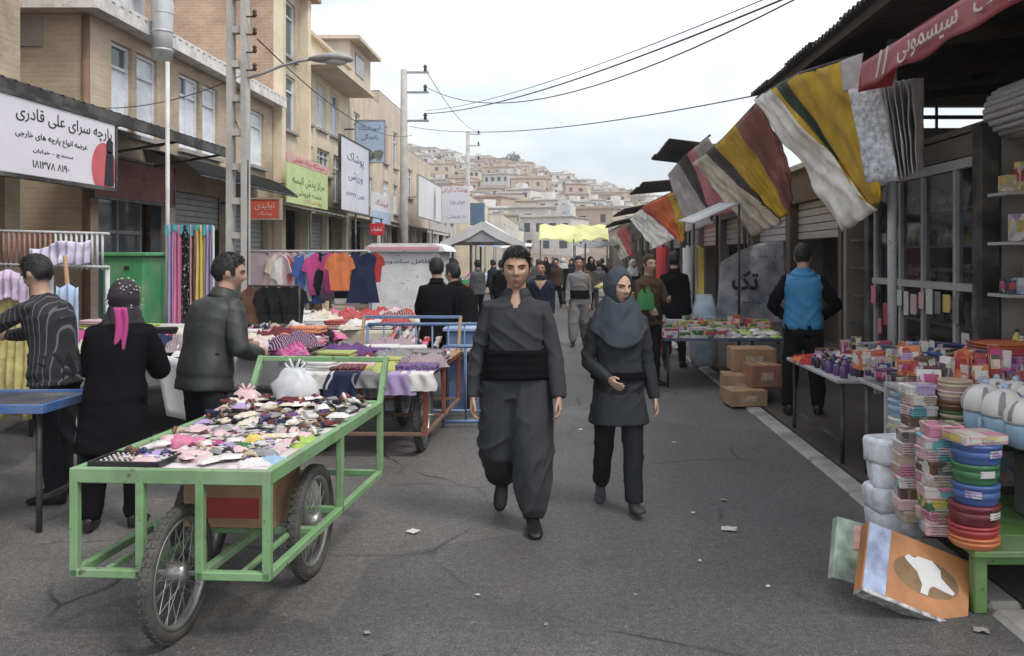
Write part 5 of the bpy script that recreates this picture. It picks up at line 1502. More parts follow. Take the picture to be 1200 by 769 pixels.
bv, J, spine, ring, HM, hh = person('person', 'man in bright blue vest with black sleeves standing by the cardboard boxes', (2.46, 8.75, .03), -14, 1.72, arms=((34, -6, 60, 62), (30, -4, 60, 58)), legs=((0, 0, 5), (-3, 3, 5)), head=(-6, -14), slump=4, detail=1,
    outfit=dict(top=[mat('blue_vest', (.035, .20, .38), .55, .15, 6, .25, 30), F_BLACK], top_kind='jacket', bottom=fabric('black_trousers', (.011, .011, .012)), shoes=M_SHOE, hem=-.02, slack=.018, leg_r=(.062, .05, .046, .04), sleeve=(.042, .037, .03)))
q = MB(); b, _ = spine(.30); q.rings([[b + Vector((math.cos(a) * r_, math.sin(a) * r_ * .75 - .03, z + .02 * math.sin(a))) for a in [2 * math.pi * k / 20 for k in range(20)]] for r_, z in ((.085, -.02), (.12, .0), (.125, .03), (.10, .055), (.08, .05))]); q.build('hood', MATS['blue_vest'], bv)

# people farther down the street
def extra(label, px, d, heading, H, top, bottom, detail=0, **k):
    of = dict(top=top, bottom=bottom, shoes=M_SHOE); of.update(k.pop('outfit', {}))
    kw = dict(arms=((8, random.uniform(-12, 14), 18, 4), (8, random.uniform(-12, 14), 18, 4)), legs=((random.uniform(2, 14), 4, 2), (-9, 18, 2))); kw.update(k)
    return person('person', label, (P(px, 0, d).x, d, .004), heading, H, detail=detail, outfit=of, **kw)
F_GRY = fabric('light_grey_suit', (.20, .195, .185)); F_BRN = fabric('brown_coat', (.07, .045, .03)); F_NVY = fabric('navy_coat', (.02, .025, .045)); F_TAN = fabric('tan_coat', (.22, .16, .10)); F_MID = fabric('mid_grey_coat', (.09, .09, .095))
J_ = dict(top_kind='jacket', hem=-.08, slack=.02)
extra('man in black jacket with his back turned beside the white kiosk', 512, 9.7, 12, 1.60, F_BLACK, F_BLACK, 1, legs=((2, 3, 3), (-2, 3, 3)), outfit=J_, slump=6, arms=((12, 20, 60, 15), (12, 20, 60, 15)))
extra('stooping person in black coat next to the blue stall box', 546, 10.3, 60, 1.56, F_BLACK, F_BLACK, 1, legs=((2, 3, 3), (-2, 3, 3)), outfit=J_, lean=6, slump=10, arms=((8, 20, 50, 10), (8, 20, 50, 10)))
extra('man in dark suit and white shirt walking behind the man with the sash', 634, 13.6, 176, 1.55, F_NVY, F_CHAR, 1, outfit=dict(J_, vneck=.20, under=fabric('white_shirt', (.6, .6, .6))))
gk = extra('man in light grey Kurdish suit with black sash walking between the couple', 678, 15.6, 180, 1.62, F_GRY, F_GRY, 1, outfit=dict(leg_r=(.07, .062, .052, .03), hem=.02, slack=.014))
sash(gk[0], gk[3], .02, .11, MATS['sash_black'], .03)
ph = extra('person with brown hair and dark clothes holding a green bag behind the woman', 760, 10.9, 205, 1.64, F_BRN, F_CHAR, 1, outfit=dict(hairm=M_HAIRB, skin=M_SKIN, under=M_SKIN), arms=((8, 15, 60, 10), (8, 25, 75, 30)), legs=((0, 0, 2), (0, 0, 2)))
extra('man in black coat seen from behind at the packed goods table', 790, 12.6, -15, 1.68, F_BLACK, F_CHAR, 1, legs=((2, 2, 3), (-2, 3, 3)), outfit=J_)
extra('slim person in black beside the upright fabric rolls', 806, 14.8, 20, 1.62, F_BLACK, F_BLACK, 1, legs=((2, 2, 3), (-2, 3, 3)))
crowd = [(588, 19, 10, 'black', F_BLACK), (652, 27, 175, 'brown', F_BRN), (702, 24, 5, 'grey', F_MID), (692, 26, 190, 'tan', F_TAN), (622, 29, 170, 'grey', F_MID), (669, 33, 185, 'navy', F_NVY), (706, 31, 10, 'black', F_BLACK),
         (741, 21, 200, 'navy', F_NVY), (560, 21, 40, 'grey', F_MID), (658, 38, 180, 'black', F_BLACK), (684, 41, 0, 'brown', F_BRN), (640, 40, 180, 'black', F_BLACK), (532, 14.8, 90, 'brown', F_BRN), (696, 36, 180, 'black', F_BLACK), (578, 26, 30, 'navy', F_NVY), (660, 29, 10, 'black', F_BLACK), (712, 37, 190, 'tan', F_TAN), (630, 34, 0, 'brown', F_BRN), (648, 45, 180, 'navy', F_NVY), (670, 46, 0, 'black', F_BLACK)]
for k, (px, d, hd, cn_, f) in enumerate(crowd):
    fem = k % 4 == 3
    o = extra('%s clothed passer-by %s farther down the street' % (cn_, 'walking towards the near couple' if 90 < hd < 270 else 'walking away'), px, d, hd + random.uniform(-15, 15), random.uniform(1.47, 1.6), f, random.choice([F_CHAR, F_BLACK, F_KURD]), 0,
              outfit=dict(J_, female=fem, hair='scarf' if fem else 'short', scarfm=F_BLACK if k % 8 == 3 else fabric('white_scarf', (.5, .48, .46)), cape=.1, top_kind='coat' if fem else 'jacket', hem=-.18 if fem else -.07))
    o[0]['group'] = 'passers-by down the street'
# ------------------------------------------------------------------ goods: small shared meshes, one object for each thing
def proto(mb, n=1):
    me = mb.mesh('goods')
    for k in range(n): me.materials.append(M_CONC)
    return me
rg_ = random.Random(21)
def folded(seed, w=.30, d=.22, h=.045):
    """folded garment: soft layered slab"""
    q = MB()
    def lay(z0, hh, k):
        rg = []
        for z, sc in ((0, .97), (.3, 1.0), (.7, 1.0), (1, .96)):
            rg.append([(w / 2 * sc * sgn_p(math.cos(a), .22) + .008 * noise.noise(Vector((a * 2, seed + k, 0))), d / 2 * sc * sgn_p(math.sin(a), .22) + .008 * noise.noise(Vector((a * 2, seed + k, 5))), z0 + z * hh + .006 * noise.noise(Vector((math.cos(a) * 2, math.sin(a) * 2, seed)))) for a in [2 * math.pi * m / 20 for m in range(20)]])
        q.rings(rg)
    lay(0, h * .48, 0); lay(h * .5, h * .5, 3)
    return proto(q)
def sgn_p(v, p): return math.copysign(abs(v) ** p, v)
def heap(seed, w=.34, d=.28, h=.10):
    """garment thrown down in a loose heap"""
    q = MB()
    def fn(u, v):
        x, y = u * 2 - 1, v * 2 - 1
        e = max(0, 1 - (x * x) ** 1.5) * max(0, 1 - (y * y) ** 1.5)
        n = noise.noise(Vector((x * 1.3 + seed, y * 1.3, 0))); n2 = abs(noise.noise(Vector((x * 2.6 + seed + n, y * 3.4, 3)))) + .5 * abs(noise.noise(Vector((x * 6 + seed, y * 6 + n, 8))))
        return (x * w / 2 * (1 + .25 * n), y * d / 2 * (1 + .25 * noise.noise(Vector((y * 2, x * 2, seed)))), h * (e ** .5 * (.6 + .5 * n) + .75 * n2 * min(1, e * 3)) + .004)
    q.grid(fn, 22, 22)
    return proto(q)
def ring_(r, t, n=14, k=6):
    q = MB(); rg = []
    for i in range(n):
        a = 2 * math.pi * i / n; rr = t * (1 + .25 * math.sin(i * 5))
        rg.append([((r + rr * math.cos(b)) * math.cos(a), (r + rr * math.cos(b)) * math.sin(a), t + rr * math.sin(b)) for b in [2 * math.pi * m / k for m in range(k)]])
    rg.append(rg[0]); q.rings(rg, caps=False); return proto(q)
def packet(seed, w=.14, d=.10, h=.03):
    q = MB()
    def fn(u, v, s):
        x, y = u * 2 - 1, v * 2 - 1
        e = (max(0, 1 - x ** 4) * max(0, 1 - y ** 4)) ** .6
        return (x * w / 2, y * d / 2, .002 + s * h * e * (.8 + .5 * noise.noise(Vector((x * 2.5 + seed, y * 2.5, 0)))))
    q.grid(lambda u, v: fn(u, v, 1), 8, 8); q.grid(lambda u, v: fn(1 - u, v, .0), 8, 8)
    return proto(q)
def card(w=.12, d=.16):
    q = MB(); q.grid(lambda u, v: ((u - .5) * w, (v - .5) * d, .004 + .006 * math.sin(u * 3) * v), 4, 4); q.box((0, 0, .012), (w * .6, d * .35, .012), 1); return proto(q, 2)
def clip_():
    q = MB(); q.tube([(-.04, 0, .01), (-.02, .01, .03), (.02, .01, .03), (.04, 0, .01)], [.008, .012, .012, .006], 6); q.ball((0, .012, .035), (.016, .01, .016), 8, 6); return proto(q)
def bottle(h=.2, r=.035):
    q = MB(); q.lathe([(r * .9, 0), (r, .01), (r, h * .62), (r * .8, h * .72), (r * .38, h * .8), (r * .38, h * .88)], 12); q.lathe([(r * .48, h * .88), (r * .48, h)], 12, mi=1); return proto(q, 2)
def carton(w, d, h, band=True):
    q = MB(); q.cbox((0, 0, h / 2), (w, d, h), .004)
    if band:
        for s in (-1, 1):
            q.box((0, s * (d / 2 + .0015), h * .55), (w * .8, .003, h * .45), 1); q.box((s * (w / 2 + .0015), 0, h * .55), (.003, d * .8, h * .45), 1)
    return proto(q, 2)
def shoe_mesh():
    q = MB(); rg = []
    for y, w, zt, zb in ((-.12, .015, .05, .01), (-.11, .03, .07, 0), (-.06, .036, .075, 0), (0, .036, .055, 0), (.06, .042, .045, 0), (.11, .036, .036, .002), (.135, .012, .02, .006)):
        rg.append([(w * sgn_p(math.cos(a), .7), y, (zt + zb) / 2 + (zt - zb) / 2 * sgn_p(math.sin(a), .7)) for a in [2 * math.pi * m / 10 for m in range(10)]])
    q.rings(rg); return proto(q)
FOLD = [folded(k * 3.1, .26 + .05 * (k % 3), .2 + .03 * (k % 2), .04 + .012 * (k % 3)) for k in range(6)]
HEAP = [heap(k * 5.3, .34 + .05 * (k % 3), .28 + .05 * (k % 2), .06 + .02 * (k % 3)) for k in range(8)]
RING = [ring_(.035, .016), ring_(.028, .012), ring_(.05, .012)]
PACK = [packet(k * 2.7, .12 + .03 * (k % 3), .09 + .02 * (k % 2), .025 + .01 * (k % 2)) for k in range(6)]
CARD = [card(), card(.09, .12), card(.16, .11)]
CLIP = [clip_()]; BOTT = [bottle(), bottle(.24, .04), bottle(.16, .045)]
CART = [carton(.16, .11, .20), carton(.12, .10, .15), carton(.22, .14, .12), carton(.10, .08, .24), carton(.28, .18, .16)]
SHOE = [shoe_mesh()]
CLEAR = glass('clear_bag', (.60, .60, .62), .25, .55)

# ------------------------------------------------------------------ the green three-wheeled handcart
M_GREEN = paint('green_cart_paint', (.18, .35, .155), .5, .6)
M_TYRE = mat('tyre_rubber', (.075, .071, .066), .85, .3, 12, .3, 80, dirt=.5)
M_RIM = mat('rim_steel', (.36, .36, .35), .4, .15, 6, .1, metal=.7, dirt=.35)
def wheel(parent, c, r=.28, w=.034, spokes=32, rz=0.0):
    """spoked motorcycle wheel whose axle runs along x"""
    wo = bpy.data.objects.new('wheel', None); COL.objects.link(wo); wo.parent = parent; wo.location = c; wo.rotation_euler = (0, 0, rz)
    def torus(rr, prof, n=40):
        q = MB(); rg = []
        for i in range(n):
            a = 2 * math.pi * i / n
            rg.append([(x, (rr + y) * math.cos(a), (rr + y) * math.sin(a)) for x, y in prof])
        rg.append(rg[0]); q.rings(rg, caps=False); return q
    t = w
    q = torus(r - t, [(t * math.cos(a), t * math.sin(a)) for a in [2 * math.pi * m / 12 for m in range(12)]])
    for i in range(48):   # tread blocks
        a = 2 * math.pi * (i + .5) / 48
        for s in (-.5, .5):
            rr = r - .002
            q.M = Matrix.Rotation(a, 4, 'X')
            q.box((s * t * .5, rr - .004, 0), (t * .7, .012, .02))
    q.M = Matrix()
    q.build('tyre', M_TYRE, wo)
    torus(r - 2 * t + .004, [(-.022, .006), (-.022, -.012), (-.008, -.016), (.008, -.016), (.022, -.012), (.022, .006), (.0, -.004)]).build('rim', M_RIM, wo)
    q = MB()
    for i in range(spokes):
        a = 2 * math.pi * i / spokes; s = 1 if i % 2 else -1; b = a + (.55 if (i // 2) % 2 else -.55)
        q.tube([(s * .03, .038 * math.cos(b), .038 * math.sin(b)), (s * .004, (r - 2 * t) * math.cos(a), (r - 2 * t) * math.sin(a))], .0022, 4, caps=False)
    tag(q.build('spokes', M_RIM, wo), kind='stuff')
    q = MB(); q.tube([(-.05, 0, 0), (-.035, 0, 0), (.035, 0, 0), (.05, 0, 0)], [.02, .045, .045, .02], 14); q.tube([(-.09, 0, 0), (.09, 0, 0)], .01, 8); q.build('hub', M_RIM, wo)
    return wo
CART_LOC, CART_RZ = Vector((-1.665, 3.62, 0)), R(-3.5)
cart = thing('handcart', 'green steel three-wheeled handcart spread with hair trinkets', 'cart', CART_LOC, CART_RZ)
CW, CL, CH, CB = .42, 1.72, .715, .30          # half width, length, top and bottom frame height
def bar(name, a, b, t=.036, m=None, par=None):
    a, b = Vector(a), Vector(b); d = b - a
    q = MB(); q.M = Matrix.Translation((a + b) / 2) @ d.to_track_quat('Z', 'Y').to_matrix().to_4x4()
    q.cbox((0, 0, 0), (t, t, d.length + t * .9), .004); return q.build(name, m or M_GREEN, par or cart)
for s in (-1, 1):
    q = MB(); q.cbox((s * CW, CL / 2, CH), (.035, CL, .062), .004); q.build('top_rail', M_GREEN, cart)
for y in (0, CL): MB().cbox((0, y, CH + .001), (2 * CW + .036, .035, .063), .004).build('top_rail', M_GREEN, cart)
for y in (.42, .86, 1.3): MB().box((0, y, CH - .02), (2 * CW - .03, .03, .03)).build('cross_bar', M_GREEN, cart)
for x in (-CW, -.13, .13, CW): bar('upright', (x, .0, CB), (x, .0, CH - .03))
for s in (-1, 1):
    for y in (.95, CL): bar('upright', (s * CW, y, CB), (s * CW, y, CH - .03))
bar('lower_rail', (-CW, 0, CB), (-.13, 0, CB)); bar('lower_rail', (.13, 0, CB), (CW, 0, CB))
for x in (-CW, CW): bar('lower_rail', (x, 0.02, CB), (x, CL, CB))
for x in (-.13, .13): bar('lower_rail', (x, 0.02, CB), (x, .62, CB))
for y in (.60, .95, CL): bar('lower_rail', (-CW, y, CB), (CW, y, CB))
for x in (-.3, .3): bar('lower_rail', (x, .02, CB), (x, .6, CB), .024)
MB().box((0, CL / 2, CH + .008), (2 * CW - .04, CL - .03, .012)).build('deck', mat('deck_sheet', (.58, .57, .55), .7, .25, 3, .1, dirt=.2), cart)
for s in (-1, 1): bar('handle_post', (s * CW, CL - .01, CH), (s * (CW - .01), CL + .17, CH + .27))
bar('handle_bar', (-CW + .01, CL + .17, CH + .27), (CW - .01, CL + .17, CH + .27), .032)
wheel(cart, (0, .06, .285), .285, .029)
wheel(cart, (CW - .10, .80, .285), .285, .032)
wheel(cart, (-CW + .16, .80, .285), .285, .032)
bar('axle', (-.13, .06, .285), (.13, .06, .285), .02, M_RIM)
bar('axle', (-CW + .1, .80, .285), (CW - .04, .80, .285), .025, M_RIM)
cbx = thing('cardboard_box', 'brown cardboard carton with red print carried beneath the green handcart', 'box', CART_LOC + Vector((.02, .70, .318)), CART_RZ)
M_CARD = mat('cardboard', (.34, .21, .12), .9, .18, 6, .15, 70)
q = MB(); q.cbox((0.02, .02, .155), (.46, .34, .31), .006); q.build('carton', M_CARD, cbx)
q = MB(); q.box((.02, -.152, .10), (.30, .003, .1)); q.build('red_print', mat('carton_red', (.34, .05, .04), .8, .2, 12), cbx)
q = MB(); q.box((.02, .02, .312), (.47, .05, .003)); q.build('packing_tape', mat('packing_tape', (.40, .27, .15), .3), cbx)
# trinkets on the deck, in cart coordinates
MC = Matrix.Translation(CART_LOC) @ Matrix.Rotation(CART_RZ, 4, 'Z')
DZ = CH + .0145
def on_cart(x, y, dz=0): return MC @ Vector((x, y, DZ + dz))
shw = put('pink_cloth_sheet', proto(MB().grid(lambda u, v: ((u - .5) * .76, (v - .5) * .8, .004 + .004 * noise.noise(Vector((u * 6, v * 6, 1)))), 16, 16)), mat('sheet_print', (.60, .52, .53), .7, .35, 9, .05), on_cart(.02, .44), 'thin pale pink printed sheet spread under the trinkets at the cart front', 'sheet', None, CART_RZ)
tray = thing('earring_tray', 'flat black tray of small pale earrings at the corner of the green cart', 'tray', on_cart(-.235, .15, .008), CART_RZ)
q = MB(); q.cbox((0, 0, .006), (.32, .21, .012), .003)
for s in (-1, 1): q.box((s * .155, 0, .014), (.012, .21, .02)); q.box((0, s * .1, .0141), (.30, .012, .0201))
q.build('tray', cm('black', 'plastic'), tray)
q = MB()
for i in range(12):
    for j in range(6): q.ball((-.135 + i * .0245, -.08 + j * .032, .016), (.007, .007, .006), 6, 4)
tag(q.build('earrings', mat('pearly', (.55, .5, .46), .3, .3, 30), tray), kind='stuff')
def scatter(n, x0, x1, y0, y1, kinds, place, loc_fn, seed, rzb=0, hz=0.0, cell=.05):
    r = random.Random(seed)
    for k in range(n):
        x, y = r.uniform(x0, x1), r.uniform(y0, y1)
        nm, meshes, cols, mk, lab, cat, sc = r.choice(kinds)
        c = r.choice(cols)
        p = loc_fn(x, y, r.random() * hz)
        m = cm(c, mk); 
        put(nm, r.choice(meshes), [m, cm('white', 'print')], p, lab.format(c=c), cat, place, rzb + r.uniform(0, 6.28), sc * r.uniform(.85, 1.2))
K_RING = ('hair_scrunchie', RING, ['brown', 'purple', 'black', 'white', 'brown', 'maroon', 'black', 'cream', 'beige', 'navy', 'grey'], 'fabric', '{c} hair scrunchie among the trinkets on the green cart', 'hair tie', .7)
K_PACK = ('trinket_packet', PACK, ['white', 'white', 'lilac', 'cream', 'pale pink', 'white', 'cream', 'grey', 'white', 'pale pink'], 'plastic', 'puffy {c} trinket packet on the green cart', 'packet', .62)
K_CARD = ('hairpin_card', CARD, ['white', 'pale pink', 'white', 'cream', 'black', 'cream'], 'print', '{c} card of hairpins lying on the green cart', 'card', .55)
K_CLIP = ('hair_clip', CLIP, ['black', 'brown', 'maroon', 'brown', 'beige', 'white', 'navy'], 'plastic', 'small {c} hair clip on the green cart', 'hair clip', .75)
G_CART = 'trinkets on the green handcart'
scatter(130, -.35, .36, .10, .95, [K_PACK, K_CARD, K_CARD, K_PACK, K_CLIP, K_CARD], G_CART, lambda x, y, h: on_cart(x, y, h * .02 + .004), 1, hz=1)
scatter(420, -.36, .37, .98, 1.62, [K_RING, K_RING, K_CLIP, K_PACK, K_CARD], G_CART, lambda x, y, h: on_cart(x, y, h * (.085 * math.sin(math.pi * (y - .95) / .7)) + .004), 2, hz=1)
for (x, y, c, s) in ((-.16, .47, 'pink', 1.9), (-.06, .52, 'magenta', 1.2), (.05, .50, 'brown', .9), (.1, .46, 'green', 1.1), (.12, .62, 'yellow', 1.2), (.34, .62, 'lime green', 1.5), (.36, .5, 'lime green', 1.0), (.2, .27, 'purple', 1.0), (.05, .2, 'pale pink', 1.3), (.36, .2, 'light blue', 1.5), (.3, .14, 'white', 1.6), (-.05, .30, 'white', 1.5), (.28, .4, 'pale pink', 1.2)):
    put('hairband_bundle', rg_.choice(HEAP), cm(c), on_cart(x, y, .004), 'little heap of %s hairbands on the green cart' % c, 'hairbands', G_CART, rg_.uniform(0, 6), .24 * s)
# white carrier bag at the handle
def carrier(name, label, loc, h, w, seed, m, rz=0.0):
    q = MB(); rg = []
    for z, s in ((0, .8), (.1, 1.0), (.35, 1.04), (.6, .95), (.78, .8), (.9, .62), (1.0, .45)):
        rg.append([(w / 2 * s * math.cos(a) * (1 + .4 * noise.noise(Vector((math.cos(a) * 2.2 + seed, math.sin(a) * 2.2, z * 4)))), w * .36 * s * math.sin(a) * (1 + .4 * noise.noise(Vector((math.cos(a) * 2.2, math.sin(a) * 2.2 + seed, z * 5)))), z * h) for a in [2 * math.pi * k / 26 for k in range(26)]])
    t = thing(name, label, 'bag', loc, rz); q.rings(rg); q.build('bag', m, t)
    for s in (-1, 1):
        q = MB(); q.tube([(s * w * .1, 0, h * .92), (s * w * .25, .01, h * 1.12), (s * w * .12, 0, h * 1.22), (s * w * .02, 0, h * .95)], .012, 5, flat=.3); q.build('bag_handle', m, t)
    return t
M_BAG = mat('white_polythene', (.66, .67, .69), .35, .1, 8, .4, 18, spec=.5)
MATS['white_polythene'].node_tree.nodes['Principled BSDF'].inputs['Alpha'].default_value = .8
carrier('carrier_bag', 'bulging white plastic carrier bag on the green cart by the handle', on_cart(-.06, 1.56, .0), .24, .26, 1, M_BAG)
carrier('carrier_bag', 'small translucent bag of hair ties beside the white carrier bag', on_cart(-.30, 1.42, .0), .13, .2, 2, cm('pale pink', 'plastic'))

# ------------------------------------------------------------------ second cart: red frame, piled with folded clothes
c2 = thing('handcart', 'rusty red framed handcart piled with folded clothes', 'cart', (-1.62, 6.95, 0), R(-2))
M_REDF = paint('red_frame', (.26, .05, .03), .5, .5)
for s in (-1, 1):
    bar('top_rail', (s * .5, 0, .66), (s * .5, 1.7, .66), .04, M_REDF, c2); bar('lower_rail', (s * .5, 0, .2), (s * .5, 1.7, .2), .03, mat('rust_rail', (.20, .12, .09), .8), c2)
    for y in (0, .85, 1.7): bar('upright', (s * .5, y, .2), (s * .5, y, .66), .035, M_REDF, c2)
for y in (0, .85, 1.7): bar('cross_rail', (-.5, y, .66), (.5, y, .66), .036, M_REDF, c2); bar('lower_rail', (-.5, y, .2), (.5, y, .2), .03, MATS['rust_rail'], c2)
MB().box((0, .85, .685), (1.06, 1.76, .012)).build('deck', M_CARD, c2)
wheel(c2, (.42, .30, .30), .30); wheel(c2, (-.42, .30, .30), .30); wheel(c2, (.0, 1.45, .30), .30)
bar('handle_post', (-.5, 1.7, .66), (-.5, 1.85, 1.02), .03, mat('tan_rail', (.36, .24, .15), .7), c2); bar('handle_post', (.5, 1.7, .66), (.5, 1.85, 1.02), .03, MATS['tan_rail'], c2); bar('handle_bar', (-.5, 1.85, 1.02), (.5, 1.85, 1.02), .03, MATS['blue_frame'] if 'blue_frame' in MATS else paint('blue_frame', (.10, .19, .36), .45, .3), c2)
def piles(x0, x1, y0, y1, z, cols, lab, group, seed, rows, maxl=3, step=.27, heapy=.62, jitter=.05):
    r = random.Random(seed); y = y0
    while y < y1:
        x = x0
        while x < x1:
            zz = z; c = r.choice(cols)
            if r.random() < heapy:
                for k in range(r.randint(1, 2)):
                    put('garment', r.choice(HEAP), cm(c, 'cloth' if r.random() < .6 else 'fabric'), (x + r.uniform(-.04, .04), y + r.uniform(-.04, .04), zz + .04 * k), 'rumpled %s garment heaped %s' % (c, lab), 'garment', group, r.uniform(0, 6), r.uniform(.9, 1.2)); c = r.choice(cols)
            else:
                n = r.randint(1, maxl); sc = r.uniform(.85, 1.05); rz = r.uniform(-.25, .25)
                for k in range(n):
                    me = r.choice(FOLD); put('folded_garment', me, cm(c, 'cloth' if r.random() < .6 else 'fabric'), (x + r.uniform(-.012, .012), y + r.uniform(-.012, .012), zz), 'folded %s garment %s' % (c, lab), 'garment', group, rz + r.uniform(-.08, .08), sc)
                    zz += max(v.co.z for v in me.vertices) * sc * .96
                    if r.random() < .6: c = r.choice(cols)
            x += step * r.uniform(.9, 1.1)
        y += .24 * r.uniform(.95, 1.2)
piles(-2.02, -1.2, 7.08, 8.6, .695, ['white', 'navy', 'grey', 'purple', 'white', 'lime green', 'maroon', 'grey', 'black', 'white', 'pale pink'], 'on the red framed cart', 'clothes on the red framed cart', 31, 6, 2, heapy=.3)
for k, (x, c, L) in enumerate(((-2.0, 'white', .16), (-1.78, 'navy', .24), (-1.55, 'grey', .15), (-1.33, 'lilac', .22), (-1.16, 'white', .18))):
    put('draped_garment', proto(MB().grid(lambda u, v: ((u - .5) * .26 + .02 * math.sin(v * 5 + k), -.03 - .012 * math.sin(u * 14 + k) - .02 * v + (.16 * (1 - v * 4) if v < .25 else 0), .048 - L * max(0, v - .2) + .01 * noise.noise(Vector((u * 5, v * 4, k)))), 16, 12)), cm(c), (x, 6.9, .66), '%s garment draped over the front edge of the clothes cart' % c, 'garment', 'garments draped over the clothes cart')

# ------------------------------------------------------------------ big clothes tables on the left
def trestle(name, label, x0, x1, y0, y1, z, m, cloth=None, clothm=None, rz=0.0):
    t = thing(name, label, 'table', ((x0 + x1) / 2, (y0 + y1) / 2, 0), rz); w, d = x1 - x0, y1 - y0
    MB().cbox((0, 0, z - .015), (w, d, .03), .005).build('table_top', m, t)
    for sx in (-1, 1):
        for sy in (-1, 1): MB().tube([(sx * (w / 2 - .06), sy * (d / 2 - .06), 0), (sx * (w / 2 - .06), sy * (d / 2 - .06), z - .03)], .018, 8).build('leg', M_BLACKM if m is not M_TIMBER else M_TIMBER, t)
    for sx in (-1, 1): MB().box((sx * (w / 2 - .06), 0, .2), (.02, d - .12, .02)).build('brace', M_BLACKM, t)
    if cloth:
        MB().grid(lambda u, v: ((u - .5) * (w + .04), -d / 2 - .015 - .025 * math.sin(u * w * 14) * v, z + .003 - cloth * v), int(w * 24), 6).build('table_skirt', clothm, t, solid=.004)
    return t
trestle('clothes_table', 'long clothes table behind the man in the leather jacket', -4.9, -2.45, 7.7, 9.5, .74, M_TIMBER, .3, cm('grey'))
piles(-4.75, -2.5, 7.85, 9.45, .745, ['pink', 'magenta', 'orange', 'white', 'grey', 'black', 'pale pink', 'cream', 'navy', 'white', 'grey', 'black', 'maroon'], 'on the long clothes table', 'clothes on the long table', 32, 7, 3)
trestle('clothes_table', 'clothes table heaped with cream and pink garments before the rack', -4.6, -1.9, 10.0, 11.6, .78, M_TIMBER, .3, cm('cream'))
piles(-4.5, -1.95, 10.15, 11.5, .785, ['cream', 'pale pink', 'yellow', 'white', 'red', 'beige', 'brown', 'white', 'pink'], 'on the table before the clothes rack', 'clothes on the table before the rack', 33, 7, 3, heapy=.7)
trestle('clothes_table', 'clothes table beside the green cabinet', -6.4, -4.9, 8.6, 10.6, .72, M_TIMBER)
piles(-6.3, -4.95, 8.75, 10.5, .725, ['white', 'black', 'red', 'pale pink', 'lime green', 'cream', 'grey'], 'on the table by the green cabinet', 'clothes on the table by the cabinet', 34, 7, 4, heapy=.6)
trestle('shoe_table', 'low table of shoes and slippers beyond the second cart', -2.0, -.95, 9.0, 10.2, .62, M_TIMBER)
r = random.Random(35)
for i in range(7):
    for j in range(8):
        c = r.choice(['brown', 'pink', 'white', 'beige', 'black', 'cream', 'red', 'pale pink'])
        put('slipper', SHOE[0], cm(c, 'plastic'), (-1.92 + .135 * j, 9.12 + i * .16, .622 + .05 * i * .6), '%s slipper on the low shoe table' % c, 'slipper', 'slippers on the low shoe table', r.uniform(-.2, .2) + 3.14, .85)
# hanging clothes
def garment_outline(kind, w, h):
    if kind == 'shirt': return [(-.18, 0), (-.5, -.16), (-.62, -.42), (-.44, -.48), (-.36, -.30), (-.36, -1), (.36, -1), (.36, -.30), (.44, -.48), (.62, -.42), (.5, -.16), (.18, 0), (.08, -.05), (-.08, -.05)]
    if kind == 'dress': return [(-.2, 0), (-.42, -.1), (-.30, -.38), (-.50, -1), (.50, -1), (.30, -.38), (.42, -.1), (.2, 0), (.08, -.07), (-.08, -.07)]
    return [(-.30, 0), (-.36, -.5), (-.36, -1), (-.04, -1), (0, -.38), (.04, -1), (.36, -1), (.36, -.5), (.30, 0)]
def hang_mesh(kind, w, h, seed):
    pts = garment_outline(kind, w, h); bm = bmesh.new()
    f = bm.faces.new([bm.verts.new((x * w, 0, z * h)) for x, z in pts])
    bmesh.ops.triangulate(bm, faces=[f])
    bmesh.ops.subdivide_edges(bm, edges=bm.edges[:], cuts=3, use_grid_fill=True)
    for v in bm.verts: v.co.y = .03 * noise.noise(Vector((v.co.x * 9 + seed, 0, v.co.z * 3))) - .012 * (v.co.z / h)
    r_ = bmesh.ops.extrude_face_region(bm, geom=bm.faces[:])
    for v in [g for g in r_['geom'] if isinstance(g, bmesh.types.BMVert)]: v.co.y += .018
    bmesh.ops.recalc_face_normals(bm, faces=bm.faces[:])
    me = bpy.data.meshes.new('garment'); bm.to_mesh(me); bm.free(); me.materials.append(M_CONC)
    me.polygons.foreach_set('use_smooth', [False] * len(me.polygons))
    return me
HANG = {k: [hang_mesh(k, .46, hh, s) for s, hh in ((1, .7), (7, .8), (13, .62))] for k in ('shirt', 'dress', 'trousers')}
M_HANGER = M_BLACKM
def rack(label, a, b, z, name='clothes_rack'):
    t = thing(name, label, 'clothes rack')
    a, b = Vector(a), Vector(b)
    MB().tube([a + Vector((0, 0, z)), b + Vector((0, 0, z))], .016, 8).build('rail', M_ALU, t)
    for p in (a, b, (a + b) / 2): MB().tube([p, p + Vector((0, 0, z))], .016, 8).build('upright', M_ALU, t); MB().box(p + Vector((0, 0, .02)), (.05, .5, .03)).build('foot', M_ALU, t)
    return t
def hang_row(a, b, z, n, items, where, group, seed, turn=0.0):
    r = random.Random(seed); a, b = Vector(a), Vector(b)
    for k in range(n):
        p = a.lerp(b, (k + .5) / n); kd, c = items[k % len(items)] if len(items) >= n else r.choice(items)
        put({'shirt': 'hanging_shirt', 'dress': 'hanging_dress', 'trousers': 'hanging_trousers'}[kd], r.choice(HANG[kd]), cm(c, 'cloth' if r.random() < .65 else 'fabric'), (p.x, p.y, z), '%s %s hanging %s' % (c, kd, where), kd, group, turn + r.uniform(-.5, .5), r.uniform(.9, 1.1))
rack('chrome clothes rail with pale and blue garments behind the heaped table', (-4.75, 12.3, 0), (-2.75, 12.1, 0), 1.72)
